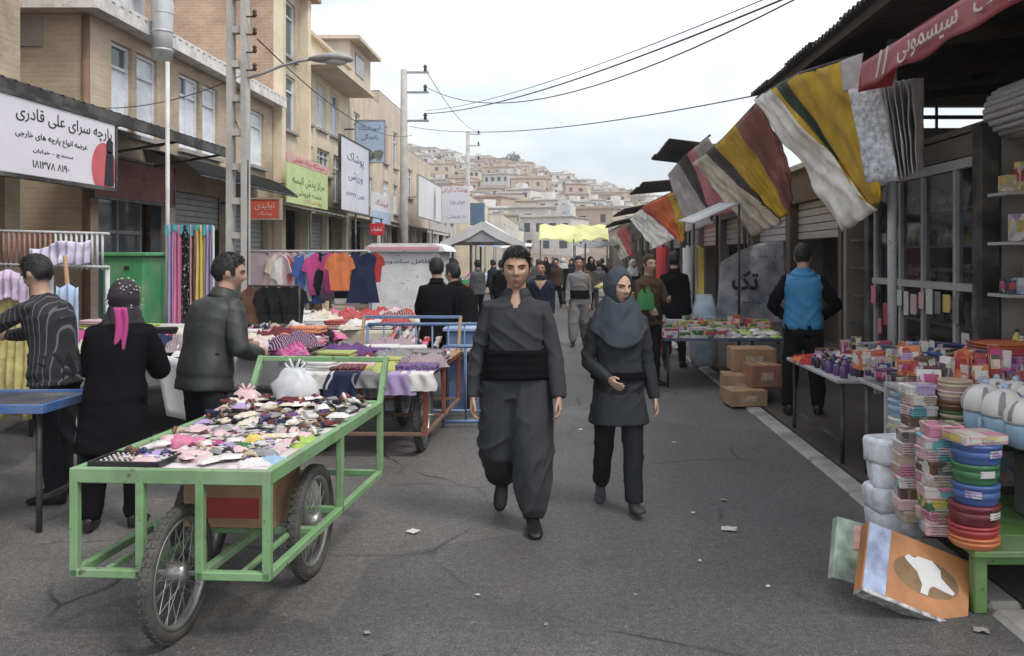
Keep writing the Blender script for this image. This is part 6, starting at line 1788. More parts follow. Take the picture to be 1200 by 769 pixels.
hang_row((-4.75, 12.3, 0), (-3.2, 12.15, 0), 1.70, 22, [('shirt', 'pale pink'), ('dress', 'red'), ('shirt', 'cream'), ('dress', 'white'), ('shirt', 'pink'), ('dress', 'beige'), ('shirt', 'grey'), ('dress', 'pale pink'), ('shirt', 'pale pink'), ('dress', 'pink'), ('shirt', 'cream'), ('dress', 'pale pink'), ('shirt', 'white'), ('dress', 'cream'), ('shirt', 'red'), ('dress', 'blue'), ('shirt', 'blue'), ('trousers', 'light blue'), ('shirt', 'magenta'), ('dress', 'black'), ('shirt', 'grey'), ('dress', 'navy')], 'on the chrome clothes rail', 'garments on the chrome rail', 41)
for (px, c, kd, d, sc) in ((398, 'orange', 'shirt', 11.75, .75), (393, 'magenta', 'shirt', 11.9, .8), (425, 'navy', 'dress', 11.8, 1.0), (437, 'red', 'shirt', 11.9, .6)):
    put('hanging_garment', HANG[kd][0], cm(c), (P(px, 0, d).x, d, 1.70), 'bright %s %s hanging at the end of the rail' % (c, kd), kd, 'garments at the rail end', .05, sc)
st = thing('striped_dress', 'white dress with black horizontal stripes hanging on the rail end', 'dress', (P(407, 0, 11.85).x, 11.85, 1.66), .02)
for k in range(7): MB().grid(lambda u, v: ((u - .5) * .36, .02 * math.sin(u * 6), -.1 * k - (.1 if k < 6 else .1) * v), 10, 2).build('dress_band', cm('white' if k % 2 == 0 else 'black'), st, solid=.02)
# scarves on a stand
def scarves(label, xs, cols, d, z, L, where, seed):
    r = random.Random(seed)
    a = P(xs[0], 0, d).x; b = P(xs[1], 0, d).x
    t = thing('scarf_stand', label, 'stand', ((a + b) / 2, d, 0))
    MB().tube([((a - b) / 2, 0, z), ((b - a) / 2, 0, z)], .014, 8).build('rail', M_ALU, t)
    for s in (-1, 1): MB().tube([(s * (b - a) / 2, 0, 0), (s * (b - a) / 2, 0, z)], .014, 8).build('upright', M_ALU, t)
    n = len(cols)
    for k, c in enumerate(cols):
        x = a + (b - a) * (k + .5) / n; w = (b - a) / n * 1.1; sd = r.random() * 40; LL = L * r.uniform(.85, 1.05)
        q = MB(); q.grid(lambda u, v: ((u - .5) * w * (1 - .25 * math.sin(math.pi * min(1, v * 1.5)) * .6), -.03 - .03 * math.sin(u * 12 + sd) - .02 * noise.noise(Vector((u * 3, v * 3, sd))), .015 - LL * v), 12, 16)
        o = q.build('hanging_scarf', cm(c, 'cloth'), None, solid=.004, loc=(x, d, z)); tag(o, '%s scarf hanging %s' % (c, where), 'scarf', 'scarves hanging on the stand')
scarves('metal stand hung with long colourful scarves beside the ladder pole', (197, 250), ['lilac', 'pink', 'black', 'brown', 'yellow', 'lilac'], 9.6, 1.98, 1.35, 'on the scarf stand', 51)
fr = put('turquoise_fringe', proto(MB().grid(lambda u, v: ((u - .5) * .54, -.05 - .012 * math.sin(u * 40), .02 - .13 * v * (.7 + .3 * math.sin(u * 25))), 40, 4)), cm('turquoise'), (P(223, 0, 9.6).x, 9.6, 1.98), 'turquoise fringed cloth draped over the top of the scarf stand', 'cloth', None)
# dark coats hanging lower by the pole
for (px, c) in ((300, 'brown'), (316, 'black'), (330, 'black'), (345, 'black')):
    put('hanging_coat', HANG['shirt'][1], cm(c), (P(px, 0, 10.0).x, 9.95, 1.30), '%s coat draped on the low stand before the rail' % c, 'coat', 'dark coats on the low stand', .2, (.62, 1, .55))
lowst = thing('low_coat_stand', 'low stand carrying dark coats in front of the clothes rail', 'stand', (P(322, 0, 9.98).x, 9.97, 0))
MB().tube([(-.30, 0, 1.30), (.30, 0, 1.30)], .014, 8).build('rail', M_BLACKM, lowst)
for s in (-1, 1): MB().tube([(s * .29, 0, 0), (s * .29, 0, 1.30)], .014, 8).build('upright', M_BLACKM, lowst)

# ------------------------------------------------------------------ left foreground: blue table, curtains, barred rack, green cabinet
bt = trestle('blue_table', 'blue edged stall table beside the man in the striped sweater', -4.6, -3.06, 5.02, 5.57, .76, paint('dark_top', (.04, .045, .06), .6, .2))
for sy in (-1, 1): MB().cbox((0, sy * .285, .75), (1.56, .025, .055), .004).build('edge_rail', paint('blue_edge', (.03, .11, .33), .5, .3), bt)
MB().cbox((.77, 0, .75), (.025, .545, .055), .004).build('edge_rail', MATS['blue_edge'], bt)
br = thing('barred_screen', 'metal screen of red-brown and white bars behind the hanging curtains', 'screen')
M_PINKBAR = paint('red_bar', (.30, .13, .10), .6, .4)
for k in range(22):
    px = -8 + k * 6.1
    a = P(px, 269 + k * .2, 7.6); MB().tube([a, a - Vector((0, 0, .33))], .011, 6).build('bar', M_PINKBAR if px < 62 else M_WPOST, br)
for y in (272, 311): MB().tube([P(-30, y - 2, 7.6), P(128, y + 2, 7.6)], .013, 6).build('rail', M_WPOST, br)
for px in (-20, 60, 126): MB().tube([Vector((P(px, 0, 7.62).x, 7.62, 0)), Vector((P(px, 0, 7.62).x, 7.62, 1.56))], .02, 6).build('leg', M_WPOST, br)
def drape(name, label, cat, a, b, L, m, folds=9, amp=.03, seed=0, bulge=0.0):
    a, b = Vector(a), Vector(b); n = (b - a).cross(Vector((0, 0, 1))).normalized()
    q = MB(); q.grid(lambda u, v: (b - a) * (u - .5) * (1 - .06 * v) + n * (amp * math.sin(u * folds * 6.28 + seed) * (.4 + .6 * v) + .03 * noise.noise(Vector((u * 3, v * 2, seed)))) - Vector((0, 0, L * v + .02 * math.sin(u * 9))), folds * 8, 14)
    return tag(q.build(name, m, None, solid=.005, loc=(a + b) / 2), label, cat)
drape('yellow_curtain', 'yellow checked curtain cloth hanging by the man in the striped sweater', 'curtain', P(-10, 345, 6.6), P(40, 345, 6.6), .95, mat('yellow_check', (.46, .40, .17), .9, .35, 12), 5, .025, 1)
drape('lilac_curtain', 'white and lilac lace curtain hanging above the yellow cloth', 'curtain', P(-20, 318, 6.55), P(36, 320, 6.55), .22, mat('lilac_lace', (.55, .45, .56), .9, .3, 20), 6, .02, 2)
drape('blue_curtain', 'pale blue curtain cloth hanging to the ground behind the striped sweater', 'curtain', P(66, 335, 6.7), P(92, 335, 6.7), 1.15, mat('pale_blue_cloth', (.40, .50, .66), .85, .15, 6), 3, .03, 3)
drape('swagged_valance', 'white and lilac swagged valance draped across the barred screen', 'valance', P(34, 291, 7.5), P(106, 280, 7.5), .20, mat('white_lilac', (.60, .56, .68), .9, .25, 16), 7, .03, 4)
pole_b = thing('leaning_pole', 'wooden pole leaning by the pale blue curtain', 'pole'); MB().tube([P(76, 300, 7.2), Vector((P(98, 0, 6.6).x, 6.6, 0))], .018, 7).build('shaft', M_CARD, pole_b)
gc = thing('green_cabinet', 'green metal cabinet standing among the clothes tables', 'cabinet', (P(158, 0, 10.9).x, 10.9, 0))
M_GCAB = paint('green_cabinet', (.05, .27, .10), .5, .3)
MB().cbox((0, 0, 1.05), (.52, .6, 1.2), .02).build('cabinet_body', M_GCAB, gc); MB().cbox((0, -.01, 1.67), (.62, .66, .05), .01).build('lid', mat('green_lid', (.10, .33, .14), .5), gc); MB().box((.05, -.303, 1.5), (.06, .01, .05)).build('handle', M_BLACKM, gc); MB().box((0, 0, .22), (.46, .5, .44)).build('plinth', M_BLACKM, gc)
wp = tag(MB().grid(lambda u, v: (P(181 + 36 * u, 415, 6.9).x - P(199, 0, 6.9).x + .03 * v, .15 * v + .02 * math.sin(u * 4), .38 - .53 * v - .06 * u), 8, 8).build('white_board', mat('white_board', (.76, .76, .77), .6, .06), None, solid=.01, loc=(P(199, 0, 6.9).x, 6.9, .48)), 'blank white board leaning between the shoppers', 'board')

# white kiosk with pink-edged rounded roof; blue barrier frames; tent
ks = thing('white_kiosk', 'white box kiosk with pink edged rounded roof and lettered side', 'kiosk', P(475, 0, 13.6).xy.to_3d())
M_KW = paint('kiosk_white', (.76, .76, .75), .5, .2); M_KP = paint('kiosk_pink', (.62, .30, .34), .5, .2)
MB().cbox((0, .6, .98), (1.1, 1.2, 1.5), .02).build('kiosk_body', M_KW, ks)
q = MB(); q.rings([[(-.63, y, z), (-.5, y, z + .07 * k), (.45, y, z + .07 * k), (.60, y, z + .02 * k), (.66, y, z - .06), (-.63, y, z - .06)] for y, z, k in ((-.1, 1.78, 1), (1.3, 1.78, 1))], smooth=False); q.build('roof', M_KW, ks)
MB().box((-.03, -.104, 1.77), (1.18, .012, .05)).build('roof_band', M_KP, ks)
lettering('فلافل ساندویچ', .09, M_INKB, ks, (0, -.004, 1.55), FACE_CAM, .8)
for s in (-1, 1): MB().at((s * .4, .25, .2)).tube([(-.04, 0, 0), (.04, 0, 0)], .2, 16).build('wheel', M_TYRE, ks)
M_BLUE = paint('blue_frame', (.10, .19, .36), .45, .3)
def barrier(label, x0, x1, y, z, yaw=0.0):
    t = thing('blue_barrier', label, 'barrier', ((x0 + x1) / 2, y, 0), yaw); w = x1 - x0
    for zz in (.06, z): MB().tube([(-w / 2, 0, zz), (w / 2, 0, zz)], .017, 8).build('rail', M_BLUE, t)
    n = max(2, int(w / .16))
    for k in range(n + 1): MB().tube([(-w / 2 + w * k / n, 0, .0 if k in (0, n) else .06), (-w / 2 + w * k / n, 0, z)], .014 if k in (0, n) else .009, 8).build('bar', M_BLUE, t)
    return t
barrier('blue tubular barrier frame beside the red framed cart', -1.15, -.72, 8.2, .78, .1)
barrier('blue tubular frame stretching before the shoe table', -2.0, -.85, 8.75, .95, .04)
bx = thing('blue_stall_box', 'blue stall box with white panel behind the walking man', 'box', (-.98, 9.4, 0)); MB().cbox((0, 0, .42), (.55, .5, .84), .01).build('box_body', M_BLUE, bx); MB().box((0, -.252, .62), (.5, .006, .16)).build('white_panel', M_KW, bx); MB().cbox((0, 0, .86), (.62, .56, .04), .008).build('lid', mat('pale_blue_lid', (.30, .40, .58), .5), bx)
tent = thing('white_tent', 'small white gabled market tent with dark frame', 'tent', P(565, 0, 22).xy.to_3d())
M_TENT = mat('tent_white', (.64, .63, .62), .8, .1, 2, .1, dirt=.2)
q = MB(); ap, ev, w, dp = 2.52, 1.98, 1.02, 1.8
q.grid(lambda u, v: ((u * 2 - 1) * w, dp * v, ap - (ap - ev) * abs(u * 2 - 1) ** 1.1 - .05 * math.sin(v * 9.4) * (1 - abs(u * 2 - 1))), 20, 10); q.build('canopy', M_TENT, tent, solid=.02)
q = MB(); q.add([(-w * .6, -.02, ev + .16), (w * .6, -.02, ev + .16), (0, -.02, ap - .12), (-w, -.02, ev - .06), (w, -.02, ev - .06)], [(0, 1, 2), (3, 4, 1, 0)]); q.build('gable_end', mat('tent_grey', (.34, .34, .36), .8), tent, solid=.01)
for s in (-1, 1):
    q = MB(); q.add([(0, -.06, ap + .02), (s * w * 1.06, -.06, ev + .02), (s * w * 1.06, -.06, ev - .16), (s * w * .35, -.06, ap - .42), (0, -.06, ap - .2)], [(0, 1, 2, 3, 4)]); q.build('front_valance', M_TENT, tent, solid=.01)
for s in (-1, 1):
    MB().tube([(s * w, -.03, ev), (0, -.03, ap)], .03, 6).build('rafter', M_BLACKM, tent)
    for y in (0, dp): MB().tube([(s * w * .97, y, 0), (s * w * .97, y, ev)], .03, 6).build('post', M_BLACKM, tent)
MB().box((0, -.035, ev + .0), (2 * w, .04, .07)).build('tie_bar', M_BLACKM, tent)
# far stalls lining the street (tables with heaps), under the distance crowd
far = random.Random(61)
for (x, y) in [(-3.2, 15), (-3.6, 18.5), (-3.4, 25), (-3.0, 30), (-3.0, 36), (1.7, 17), (1.9, 22), (1.8, 28), (1.7, 34), (-2.6, 43), (1.5, 42)]:
    w = far.uniform(1.4, 2.0); cc = far.choice(['cream', 'light blue', 'red', 'white', 'beige', 'green'])
    t = trestle('far_stall', '%s skirted market stall down the street %s' % (cc, 'on the left' if x < 0 else 'on the right'), x - w / 2, x + w / 2, y, y + 1.1, .8, M_TIMBER, .5, cm(cc)); t['group'] = 'stalls down the street'
    for k in range(10): put('stall_goods', far.choice(HEAP + FOLD), cm(far.choice(list(PAL))), (x + far.uniform(-w / 2, w / 2) * .85, y + far.uniform(.15, 1.0), .80), 'heaped goods on a stall down the street', 'goods', 'goods on stalls down the street', far.uniform(0, 6), far.uniform(1, 1.7))
    if y > 33:
        c2_ = far.choice(['white', 'cream', 'light blue', 'grey'])
        u = thing('stall_canopy', '%s cloth canopy over a stall down the street %s' % (c2_, 'on the left' if x < 0 else 'on the right'), 'canopy', (x, y, 0), 0, 'canopies down the street')
        MB().grid(lambda a, b: ((a - .5) * (w + .4), b * 1.6 - .2, 2.15 + .18 * b - .1 * math.sin(a * 3.14) + .03 * math.sin(a * 17)), 16, 5).build('canopy_cloth', cm(c2_), u, solid=.012)
        for sx in (-1, 1):
            for yy in (-.1, 1.3): MB().tube([(sx * (w / 2 + .1), yy, 0), (sx * (w / 2 + .1), yy, 2.15)], .02, 6).build('post', M_BLACKM, u)
# ------------------------------------------------------------------ right-hand stalls and goods
SW = .03   # pavement height
r = random.Random(71)
# table of packed goods in front of the grey sack
tb = trestle('packed_goods_table', 'dark blue stall table of packed goods before the grey sack', 1.25, 2.75, 10.6, 12.2, .62, paint('blue_table_top', (.03, .06, .12), .5, .3))
for i in range(9):
    for j in range(7):
        x = 1.35 + i * .165; y = 10.72 + j * .2
        c = r.choice(['white', 'white', 'pale pink', 'green', 'orange', 'red', 'light blue', 'lime green', 'white'])
        if i > 4 and j < 3: put('bagged_bread', r.choice(PACK), cm(r.choice(['white', 'white', 'lime green']), 'plastic'), (x, y, .625 + .02 * j), 'white wrapped packet in the row on the packed goods table', 'packet', 'packets on the packed goods table', r.uniform(0, 3), r.uniform(1.0, 1.4))
        else: put('goods_carton', r.choice(CART), [cm(c, 'print'), cm(r.choice(['white', 'red', 'green', 'yellow']), 'print')], (x, y, .622), '%s printed carton on the packed goods table' % c, 'carton', 'cartons on the packed goods table', r.uniform(-.2, .2), r.uniform(.7, 1.0))
# rolls of fabric behind
for k, (px, c) in enumerate(((806, 'white'), (812, 'cream'), (820, 'yellow'), (776, 'red'), (783, 'maroon'))):
    x = P(px, 0, 14.0).x; q = MB(); q.lathe([(.08, 0), (.085, .01), (.085, 1.75), (.03, 1.755), (.03, 1.79)], 14)
    o = q.build('fabric_roll', cm(c), None, loc=(x, 14.0 + .05 * k, .03)); tag(o, '%s roll of fabric standing upright beside the grey sack' % c, 'fabric roll', 'upright fabric rolls')
wb = thing('blue_white_sack', 'pale blue and white plastic sack standing by the packed goods table', 'sack', (P(825, 0, 12.6).x, 12.6, .03)); q = MB(); q.rings([[(.19 * s * sgn_p(math.cos(a), .6), .13 * s * sgn_p(math.sin(a), .6), z) for a in [2 * math.pi * k / 20 for k in range(20)]] for z, s in ((0, .9), (.1, 1.05), (.5, 1.0), (.85, .95), (1.05, .6))]); q.build('sack_body', mat('blue_white', (.42, .50, .58), .5, .3, 5), wb)
# cardboard boxes stacked at the kerb
for (px, py, dd, w, d, h, z, rz, lab) in [(872, 476, 9.35, .40, .38, .17, .03, .1, 'open low cardboard tray at the bottom by the kerb'), (868, 455, 9.75, .42, .4, .28, .03, -.05, 'cardboard box with taped top behind the man in the blue vest'), (893, 440, 9.55, .36, .34, .24, .205, .12, 'reddish cardboard box stacked on the low tray'), (880, 430, 10.05, .5, .4, .26, .315, .0, 'flat topped cardboard box at the back of the box stack')]:
    b = thing('cardboard_box', lab, 'box', (P(px, 0, dd).x, dd, z), rz)
    MB().cbox((0, 0, h / 2), (w, d, h), .006).build('carton', M_CARD if 'reddish' not in lab else mat('red_cardboard', (.30, .14, .09), .9, .2, 6), b)
    MB().box((0, 0, h + .0015), (.05, d, .003)).build('packing_tape', MATS['packing_tape'], b)
    MB().box((0, -d / 2 - .0015, h * .5), (w * .4, .003, h * .35)).build('printed_label', mat('label_print', (.40, .33, .26), .8, .3, 20), b)
# table with toys and dark bottles, its front leg on the pavement
t2 = trestle('toy_table', 'grey edged table of small boxes and dark bottles beside the man in the blue vest', 2.12, 3.3, 6.6, 8.1, .69, paint('pale_top', (.42, .42, .44), .5, .3))
for i in range(9):
    for j in range(9):
        x = 2.2 + i * .12 + r.uniform(-.02, .02); y = 6.7 + j * .155
        if i < 4 and j < 6: put('dark_bottle', BOTT[2], [cm(r.choice(['navy', 'purple', 'black']), 'plastic'), cm(r.choice(['lilac', 'white', 'grey']), 'plastic')], (x, y, .692), 'small dark bottle standing in rows on the grey edged table', 'bottle', 'dark bottles on the toy table', 0, r.uniform(.55, .8))
        else:
            c = r.choice(['cream', 'orange', 'pale pink', 'red', 'white', 'brown', 'beige', 'blue', 'maroon'])
            k = r.random()
            if k < .5: put('toy_carton', r.choice(CART), [cm(c, 'print'), cm(r.choice(['white', 'yellow', 'red', 'black']), 'print')], (x, y, .692), '%s small printed carton on the grey edged table' % c, 'carton', 'cartons on the toy table', r.uniform(-.5, .5), r.uniform(.6, 1.0))
            else: put('stuffed_pouch', r.choice(HEAP), cm(c), (x, y, .69), 'soft %s pouch on the grey edged table' % c, 'pouch', 'pouches on the toy table', r.uniform(0, 6), r.uniform(.45, .7))
for (x, y, c, sc, ry) in ((2.62, 7.0, 'turquoise', .9, .5), (2.95, 6.75, 'red', 1.2, .25), (3.05, 6.95, 'blue', 1.5, 0.05), (2.75, 7.5, 'grey', 1.1, .1), (3.1, 7.4, 'orange', 1.2, .1)):
    put('picture_box', CART[4], [cm(c, 'print'), cm('white', 'print')], (x, y, .70), '%s picture box propped on the grey edged table' % c, 'box', 'picture boxes on the toy table', .3, sc, 0, ry)
# goods on the display shelves behind glass and in the shops
def shelf_row(x0, x1, y0, y1, z, n, cols, lab, group, kinds, zmax):
    for k in range(n):
        t = (k + .5) / n; x = x0 + (x1 - x0) * t; y = y0 + (y1 - y0) * t; c = r.choice(cols); kd = r.choice(kinds)
        if kd == 'b': put('shelf_bottle', r.choice(BOTT), [cm(c, 'plastic'), cm(r.choice(['white', 'yellow', 'black']), 'plastic')], (x, y, z), '%s bottle %s' % (c, lab), 'bottle', group, 0, r.uniform(.8, 1.1))
        else: put('shelf_carton', r.choice(CART), [cm(c, 'print'), cm(r.choice(['white', 'yellow', 'red', 'light blue']), 'print')], (x, y, z), '%s carton %s' % (c, lab), 'carton', group, (1.57 if x0 == x1 else 0) + r.uniform(-.1, .1), r.uniform(.8, 1.15))
for z, cols, kd in ((.51, ['pink', 'pale pink', 'white', 'maroon'], 'cc'), (.96, ['pink', 'maroon', 'grey', 'white'], 'c'), (1.375, ['orange', 'yellow', 'grey', 'lilac', 'brown'], 'cb'), (1.765, ['green', 'grey', 'white', 'lime green'], 'b'), (2.135, ['grey', 'green', 'black'], 'cb')):
    shelf_row(4.02, 4.02, 7.5, 10.0, z, 15, cols, 'behind the glazed display window', 'goods behind the display window', kd, .3)
for z, cols, kd in ((.465, ['orange', 'white', 'red'], 'c'), (.865, ['red', 'orange', 'yellow', 'white'], 'cb'), (1.345, ['blue', 'light blue', 'white', 'navy'], 'c'), (1.765, ['red', 'white', 'pink', 'brown'], 'c'), (2.165, ['lime green', 'green', 'yellow'], 'c')):
    shelf_row(3.58, 5.2, 6.86, 6.86, z, 12, cols, 'on the shelves beside the dark column', 'goods on the column shelves', kd, .3)
for z in (.41, .81, 1.16, 1.51, 1.86, 2.21):
    shelf_row(3.76, 4.5, 10.5, 10.5, z, 8, ['green', 'lime green', 'green', 'green', 'orange' if z == 1.51 else 'green'], 'on the dark shop shelves behind the man in the blue vest', 'green goods in the dark shop', 'bbc', .3)

# low green bench with stacked kitchenware
gb = thing('green_bench', 'low green wooden bench carrying the stacked kitchenware', 'bench', (2.62, 4.35, 0))
M_GB = paint('bench_green', (.10, .22, .05), .55, .4)
for k in range(4): MB().cbox((0, -.36 + k * .235, .29), (1.5, .225, .03), .005).build('bench_plank', M_GB, gb)
for sx in (-.7, .7):
    for sy in (-.40, .40): MB().cbox((sx, sy, .14), (.06, .06, .27), .005).build('leg', M_GB, gb)
for sy in (-.40, .40): MB().cbox((0, sy, .25), (1.34, .035, .05), .004).build('apron', M_GB, gb)
gbx = thing('grey_crate', 'grey plastic crate under the shelf at the bench end', 'crate', (2.62, 4.28, .306)); 
q = MB(); q.cbox((0, 0, .16), (.52, .4, .32), .015); q.build('crate_body', mat('crate_grey', (.12, .125, .12), .5, .2, 5), gbx); q = MB()
for k in range(3): q.box((0, -.203, .08 + k * .08), (.46, .008, .03))
q.build('crate_ribs', mat('crate_rib', (.19, .19, .18), .5), gbx)
sh = thing('metal_shelf_table', 'grey metal shelf table holding the domed jugs', 'table', (2.78, 4.5, 0)); MB().cbox((0, 0, .69), (.95, .8, .03), .004).build('table_top', M_ALU, sh); MB().cbox((0, -.39, .66), (.95, .03, .06), .004).build('edge_rail', mat('tan_edge', (.36, .28, .18), .6), sh)
for sx in (-.42, .42):
    for sy in (-.36, .36): MB().box((sx, sy, .49), (.03, .03, .37)).build('leg', M_ALU, sh)
def stack(px, d, z0, n, rad, h, cols, name, label, cat, group, lid=None, square=False):
    x = P(px, 0, d).x; z = z0
    for k in range(n):
        c = cols[k % len(cols)]
        q = MB(); rr = rad * r.uniform(.94, 1.03)
        if square: q.cbox((0, 0, h / 2), (rr * 2, rr * 1.7, h), .006); q.cbox((0, 0, h - .012), (rr * 2.06, rr * 1.78, .02), .004, 1)
        else: q.lathe([(rr * .86, 0), (rr * .92, h * .1), (rr, h * .78), (rr * 1.025, h * .8), (rr * 1.025, h * .95), (rr * .9, h * .955)], 22); q.lathe([(rr * .95, h * .3), (rr * 1.0, h * .32), (rr * 1.01, h * .6), (rr * .98, h * .62)], 22, mi=1, caps=False)
        o = q.build(name, [cm(c, 'print' if square else 'plastic'), cm(r.choice([c, 'beige', c, c]), 'plastic' if not square else 'print')], None, loc=(x + r.uniform(-.008, .008), d + r.uniform(-.008, .008), z), rz=r.uniform(-.2, .2))
        tag(o, label.format(c=c), cat, group); z += h * .955
        if h > .09 and not square and name == 'lidded_tub':
            a0 = R(-115 + r.uniform(-25, 40)); MB().grid(lambda u, v: (rr * 1.012 * math.cos(a0 + u * .7), rr * 1.012 * math.sin(a0 + u * .7), h * (.40 + .32 * v)), 6, 2).build('paper_label', cm('white', 'print'), o)
    return x, d, z
BT = .3055
stack(1142, 3.98, BT, 2, .115, .055, ['orange', 'red'], 'shallow_tub', 'shallow {c} tub at the foot of the blue tub stack', 'tub', 'tubs in the blue stack')
x, d, z = stack(1142, 3.98, BT + .106, 4, .107, .098, ['maroon', 'blue', 'green', 'blue'], 'lidded_tub', '{c} round lidded tub in the tall stack on the green bench', 'tub', 'tubs in the blue stack')
put('gold_tin', CART[2], [cm('beige', 'print'), cm('yellow', 'print')], (x, d, z), 'flat gold tin topping the tall tub stack', 'tin', None, .2, (1.0, 1.3, .35))
stack(1101, 4.15, BT, 9, .085, .062, ['pale pink', 'beige', 'green', 'pale pink', 'beige', 'brown', 'pale pink'], 'food_box', '{c} lidded food box in the middle stack on the green bench', 'food box', 'food boxes on the bench', square=True)
stack(1070, 4.35, BT, 8, .08, .06, ['beige', 'pale pink', 'brown', 'pale pink', 'beige'], 'food_box', '{c} lidded food box in the outer stack on the green bench', 'food box', 'food boxes on the bench', square=True)
stack(1075, 4.75, BT, 11, .075, .06, ['pale pink', 'beige', 'white', 'brown'], 'food_box', '{c} lidded food box in the stack behind the bench stacks', 'food box', 'food boxes on the bench', square=True)
stack(1120, 4.7, BT, 12, .09, .058, ['pale pink', 'beige', 'pale pink', 'green', 'brown'], 'lidded_tub', '{c} round tub in the tallest stack behind the blue tubs', 'tub', 'tubs behind the blue stack')
# white plastic bags stacked at the kerb
for k in range(5):
    q = MB(); sd = k * 3.3
    q.rings([[((.135 * s) * sgn_p(math.cos(a), .4) * (1 + .16 * noise.noise(Vector((math.cos(a) * 2 + sd, math.sin(a) * 2, zz * 20)))), (.11 * s) * sgn_p(math.sin(a), .4) * (1 + .16 * noise.noise(Vector((math.cos(a) * 2, math.sin(a) * 2 + sd, zz * 20)))), zz) for a in [2 * math.pi * m / 22 for m in range(22)]] for zz, s in ((0, .95), (.02, 1), (.105, 1.02), (.125, .95), (.13, .8))])
    o = q.build('plastic_wrapped_pack', mat('printed_polythene', (.66, .68, .72), .3, .3, 13, .35, 20), None, loc=(P(1046, 0, 4.62).x + .012 * (k % 2), 4.62, .03 + k * .128), rz=r.uniform(-.3, .3)); tag(o, 'white printed plastic wrapped pack in the stack at the kerb', 'pack', 'wrapped packs stacked at the kerb')
for k, (px, d, c) in enumerate(((1062, 5.1, 'light blue'), (1082, 5.3, 'orange'), (1068, 5.25, 'turquoise'), (1095, 5.15, 'white'), (1108, 5.35, 'pale pink'))):
    stack(px, d, .03, 7 + k % 2, .10, .115, [c, 'white', c, 'light blue'], 'plastic_bucket', '{c} plastic bucket stacked behind the kitchenware', 'bucket', 'buckets behind the kitchenware')
# domed jugs on the metal table, with ribbed white domes
def jug():
    q = MB(); q.lathe([(.045, 0), (.07, .01), (.085, .05), (.088, .10), (.08, .115)], 20); n = 20
    rg = []
    for z, s in ((.115, .088), (.125, .092), (.16, .09), (.195, .072), (.215, .045), (.225, .015)): rg.append([(s * (1 + .05 * (m % 2)) * math.cos(2 * math.pi * m / n), s * (1 + .05 * (m % 2)) * math.sin(2 * math.pi * m / n), z) for m in range(n)])
    n0 = len(q.m); q.rings(rg, mi=1)
    for f in range(n0, len(q.m) - 2):
        if (f - n0) % n % 4 == 0 and 1 <= (f - n0) // n <= 3: q.m[f] = 2
    q.tube([(.08, 0, .03), (.13, 0, .05), (.135, 0, .09), (.085, 0, .105)], .009, 6, mi=0); q.ball((0, 0, .232), .014, mi=0)
    return proto(q, 3)
JUG = jug()
for (px, d) in ((1155, 4.45), (1178, 4.3), (1202, 4.18), (1226, 4.1), (1168, 4.75), (1190, 4.62), (1213, 4.5), (1236, 4.4)):
    put('domed_jug', JUG, [cm('light blue', 'plastic'), cm('white', 'plastic'), cm('grey', 'plastic')], (P(px, 0, d).x, d, .706), 'white ribbed dome lidded jug with pale blue base on the metal table', 'jug', 'domed jugs on the metal table', r.uniform(0, 6), r.uniform(1.1, 1.25))
for (px, d, c) in ((1160, 5.0, 'pale pink'), (1185, 4.9, 'red'), (1210, 4.85, 'white'), (1145, 4.9, 'white'), (1230, 4.8, 'red')):
    put('lidded_jug', JUG, [cm(c, 'plastic'), cm('white', 'plastic'), cm('grey', 'plastic')], (P(px, 0, d).x, d, .705), '%s jug with white dome lid at the back of the metal table' % c, 'jug', 'jugs at the back of the metal table', r.uniform(0, 6), 1.0)
# table of red and orange plastic trays behind
t3 = trestle('tray_table', 'stall table of stacked red and orange plastic trays', 2.75, 3.55, 5.25, 6.3, .88, M_ALU)
def tray_mesh():
    q = MB(); q.rings([[(.19 * s * sgn_p(math.cos(a), .45), .14 * s * sgn_p(math.sin(a), .45), z) for a in [2 * math.pi * k / 24 for k in range(24)]] for z, s in ((0, .82), (.004, .86), (.04, 1.0), (.046, 1.06), (.048, 1.0), (.012, .84))]); return proto(q)
TRAY = tray_mesh()
for i, (x, y, n) in enumerate(((2.95, 5.45, 6), (3.3, 5.45, 8), (3.0, 5.8, 7), (3.35, 5.8, 8), (3.1, 6.1, 6))):
    for k in range(n):
        c = r.choice(['red', 'orange', 'orange', 'red', 'white', 'lilac'] if k < n - 1 else ['orange', 'red'])
        put('plastic_tray', TRAY, cm(c, 'plastic'), (x + r.uniform(-.02, .02), y + r.uniform(-.02, .02), .882 + k * .022), '%s plastic tray in the stacks on the tray table' % c, 'tray', 'trays on the tray table', r.uniform(-.2, .2))
# picture boxes leaning at the front of the bench
lb = thing('picture_box', 'large orange picture box with white kitchenware print leaning on the green bench', 'box', P(1072, 722, 3.82))
lb.location = (1.58, 3.84, .02)
Mx = Euler((R(-32), R(0), R(14))).to_matrix().to_4x4()
MR = Mx @ Matrix.Rotation(R(26), 4, 'Y')
M_ORP = mat('box_orange_print', (.42, .185, .07), .45, .35, 3.2, .03)
def rbox(name, c, d, m, ch=.004):
    q = MB(); q.M = MR; q.cbox(c, d, ch); return q.build(name, m, lb)
rbox('box_body', (0, .04, .20), (.52, .075, .33), M_ORP)
rbox('printed_margin', (-.20, .002, .20), (.11, .004, .322), mat('box_blue_print', (.34, .40, .56), .45, .4, 12), .001)
rbox('printed_strip', (0, .03, .032), (.52, .09, .018), mat('box_edge_print', (.40, .38, .38), .5, .7, 30), .002)
q = MB(); q.M = MR
def blob(pts, y): return [(x * 1.2 + .02, y, (z - .19) * 1.15 + .205) for x, z in pts]
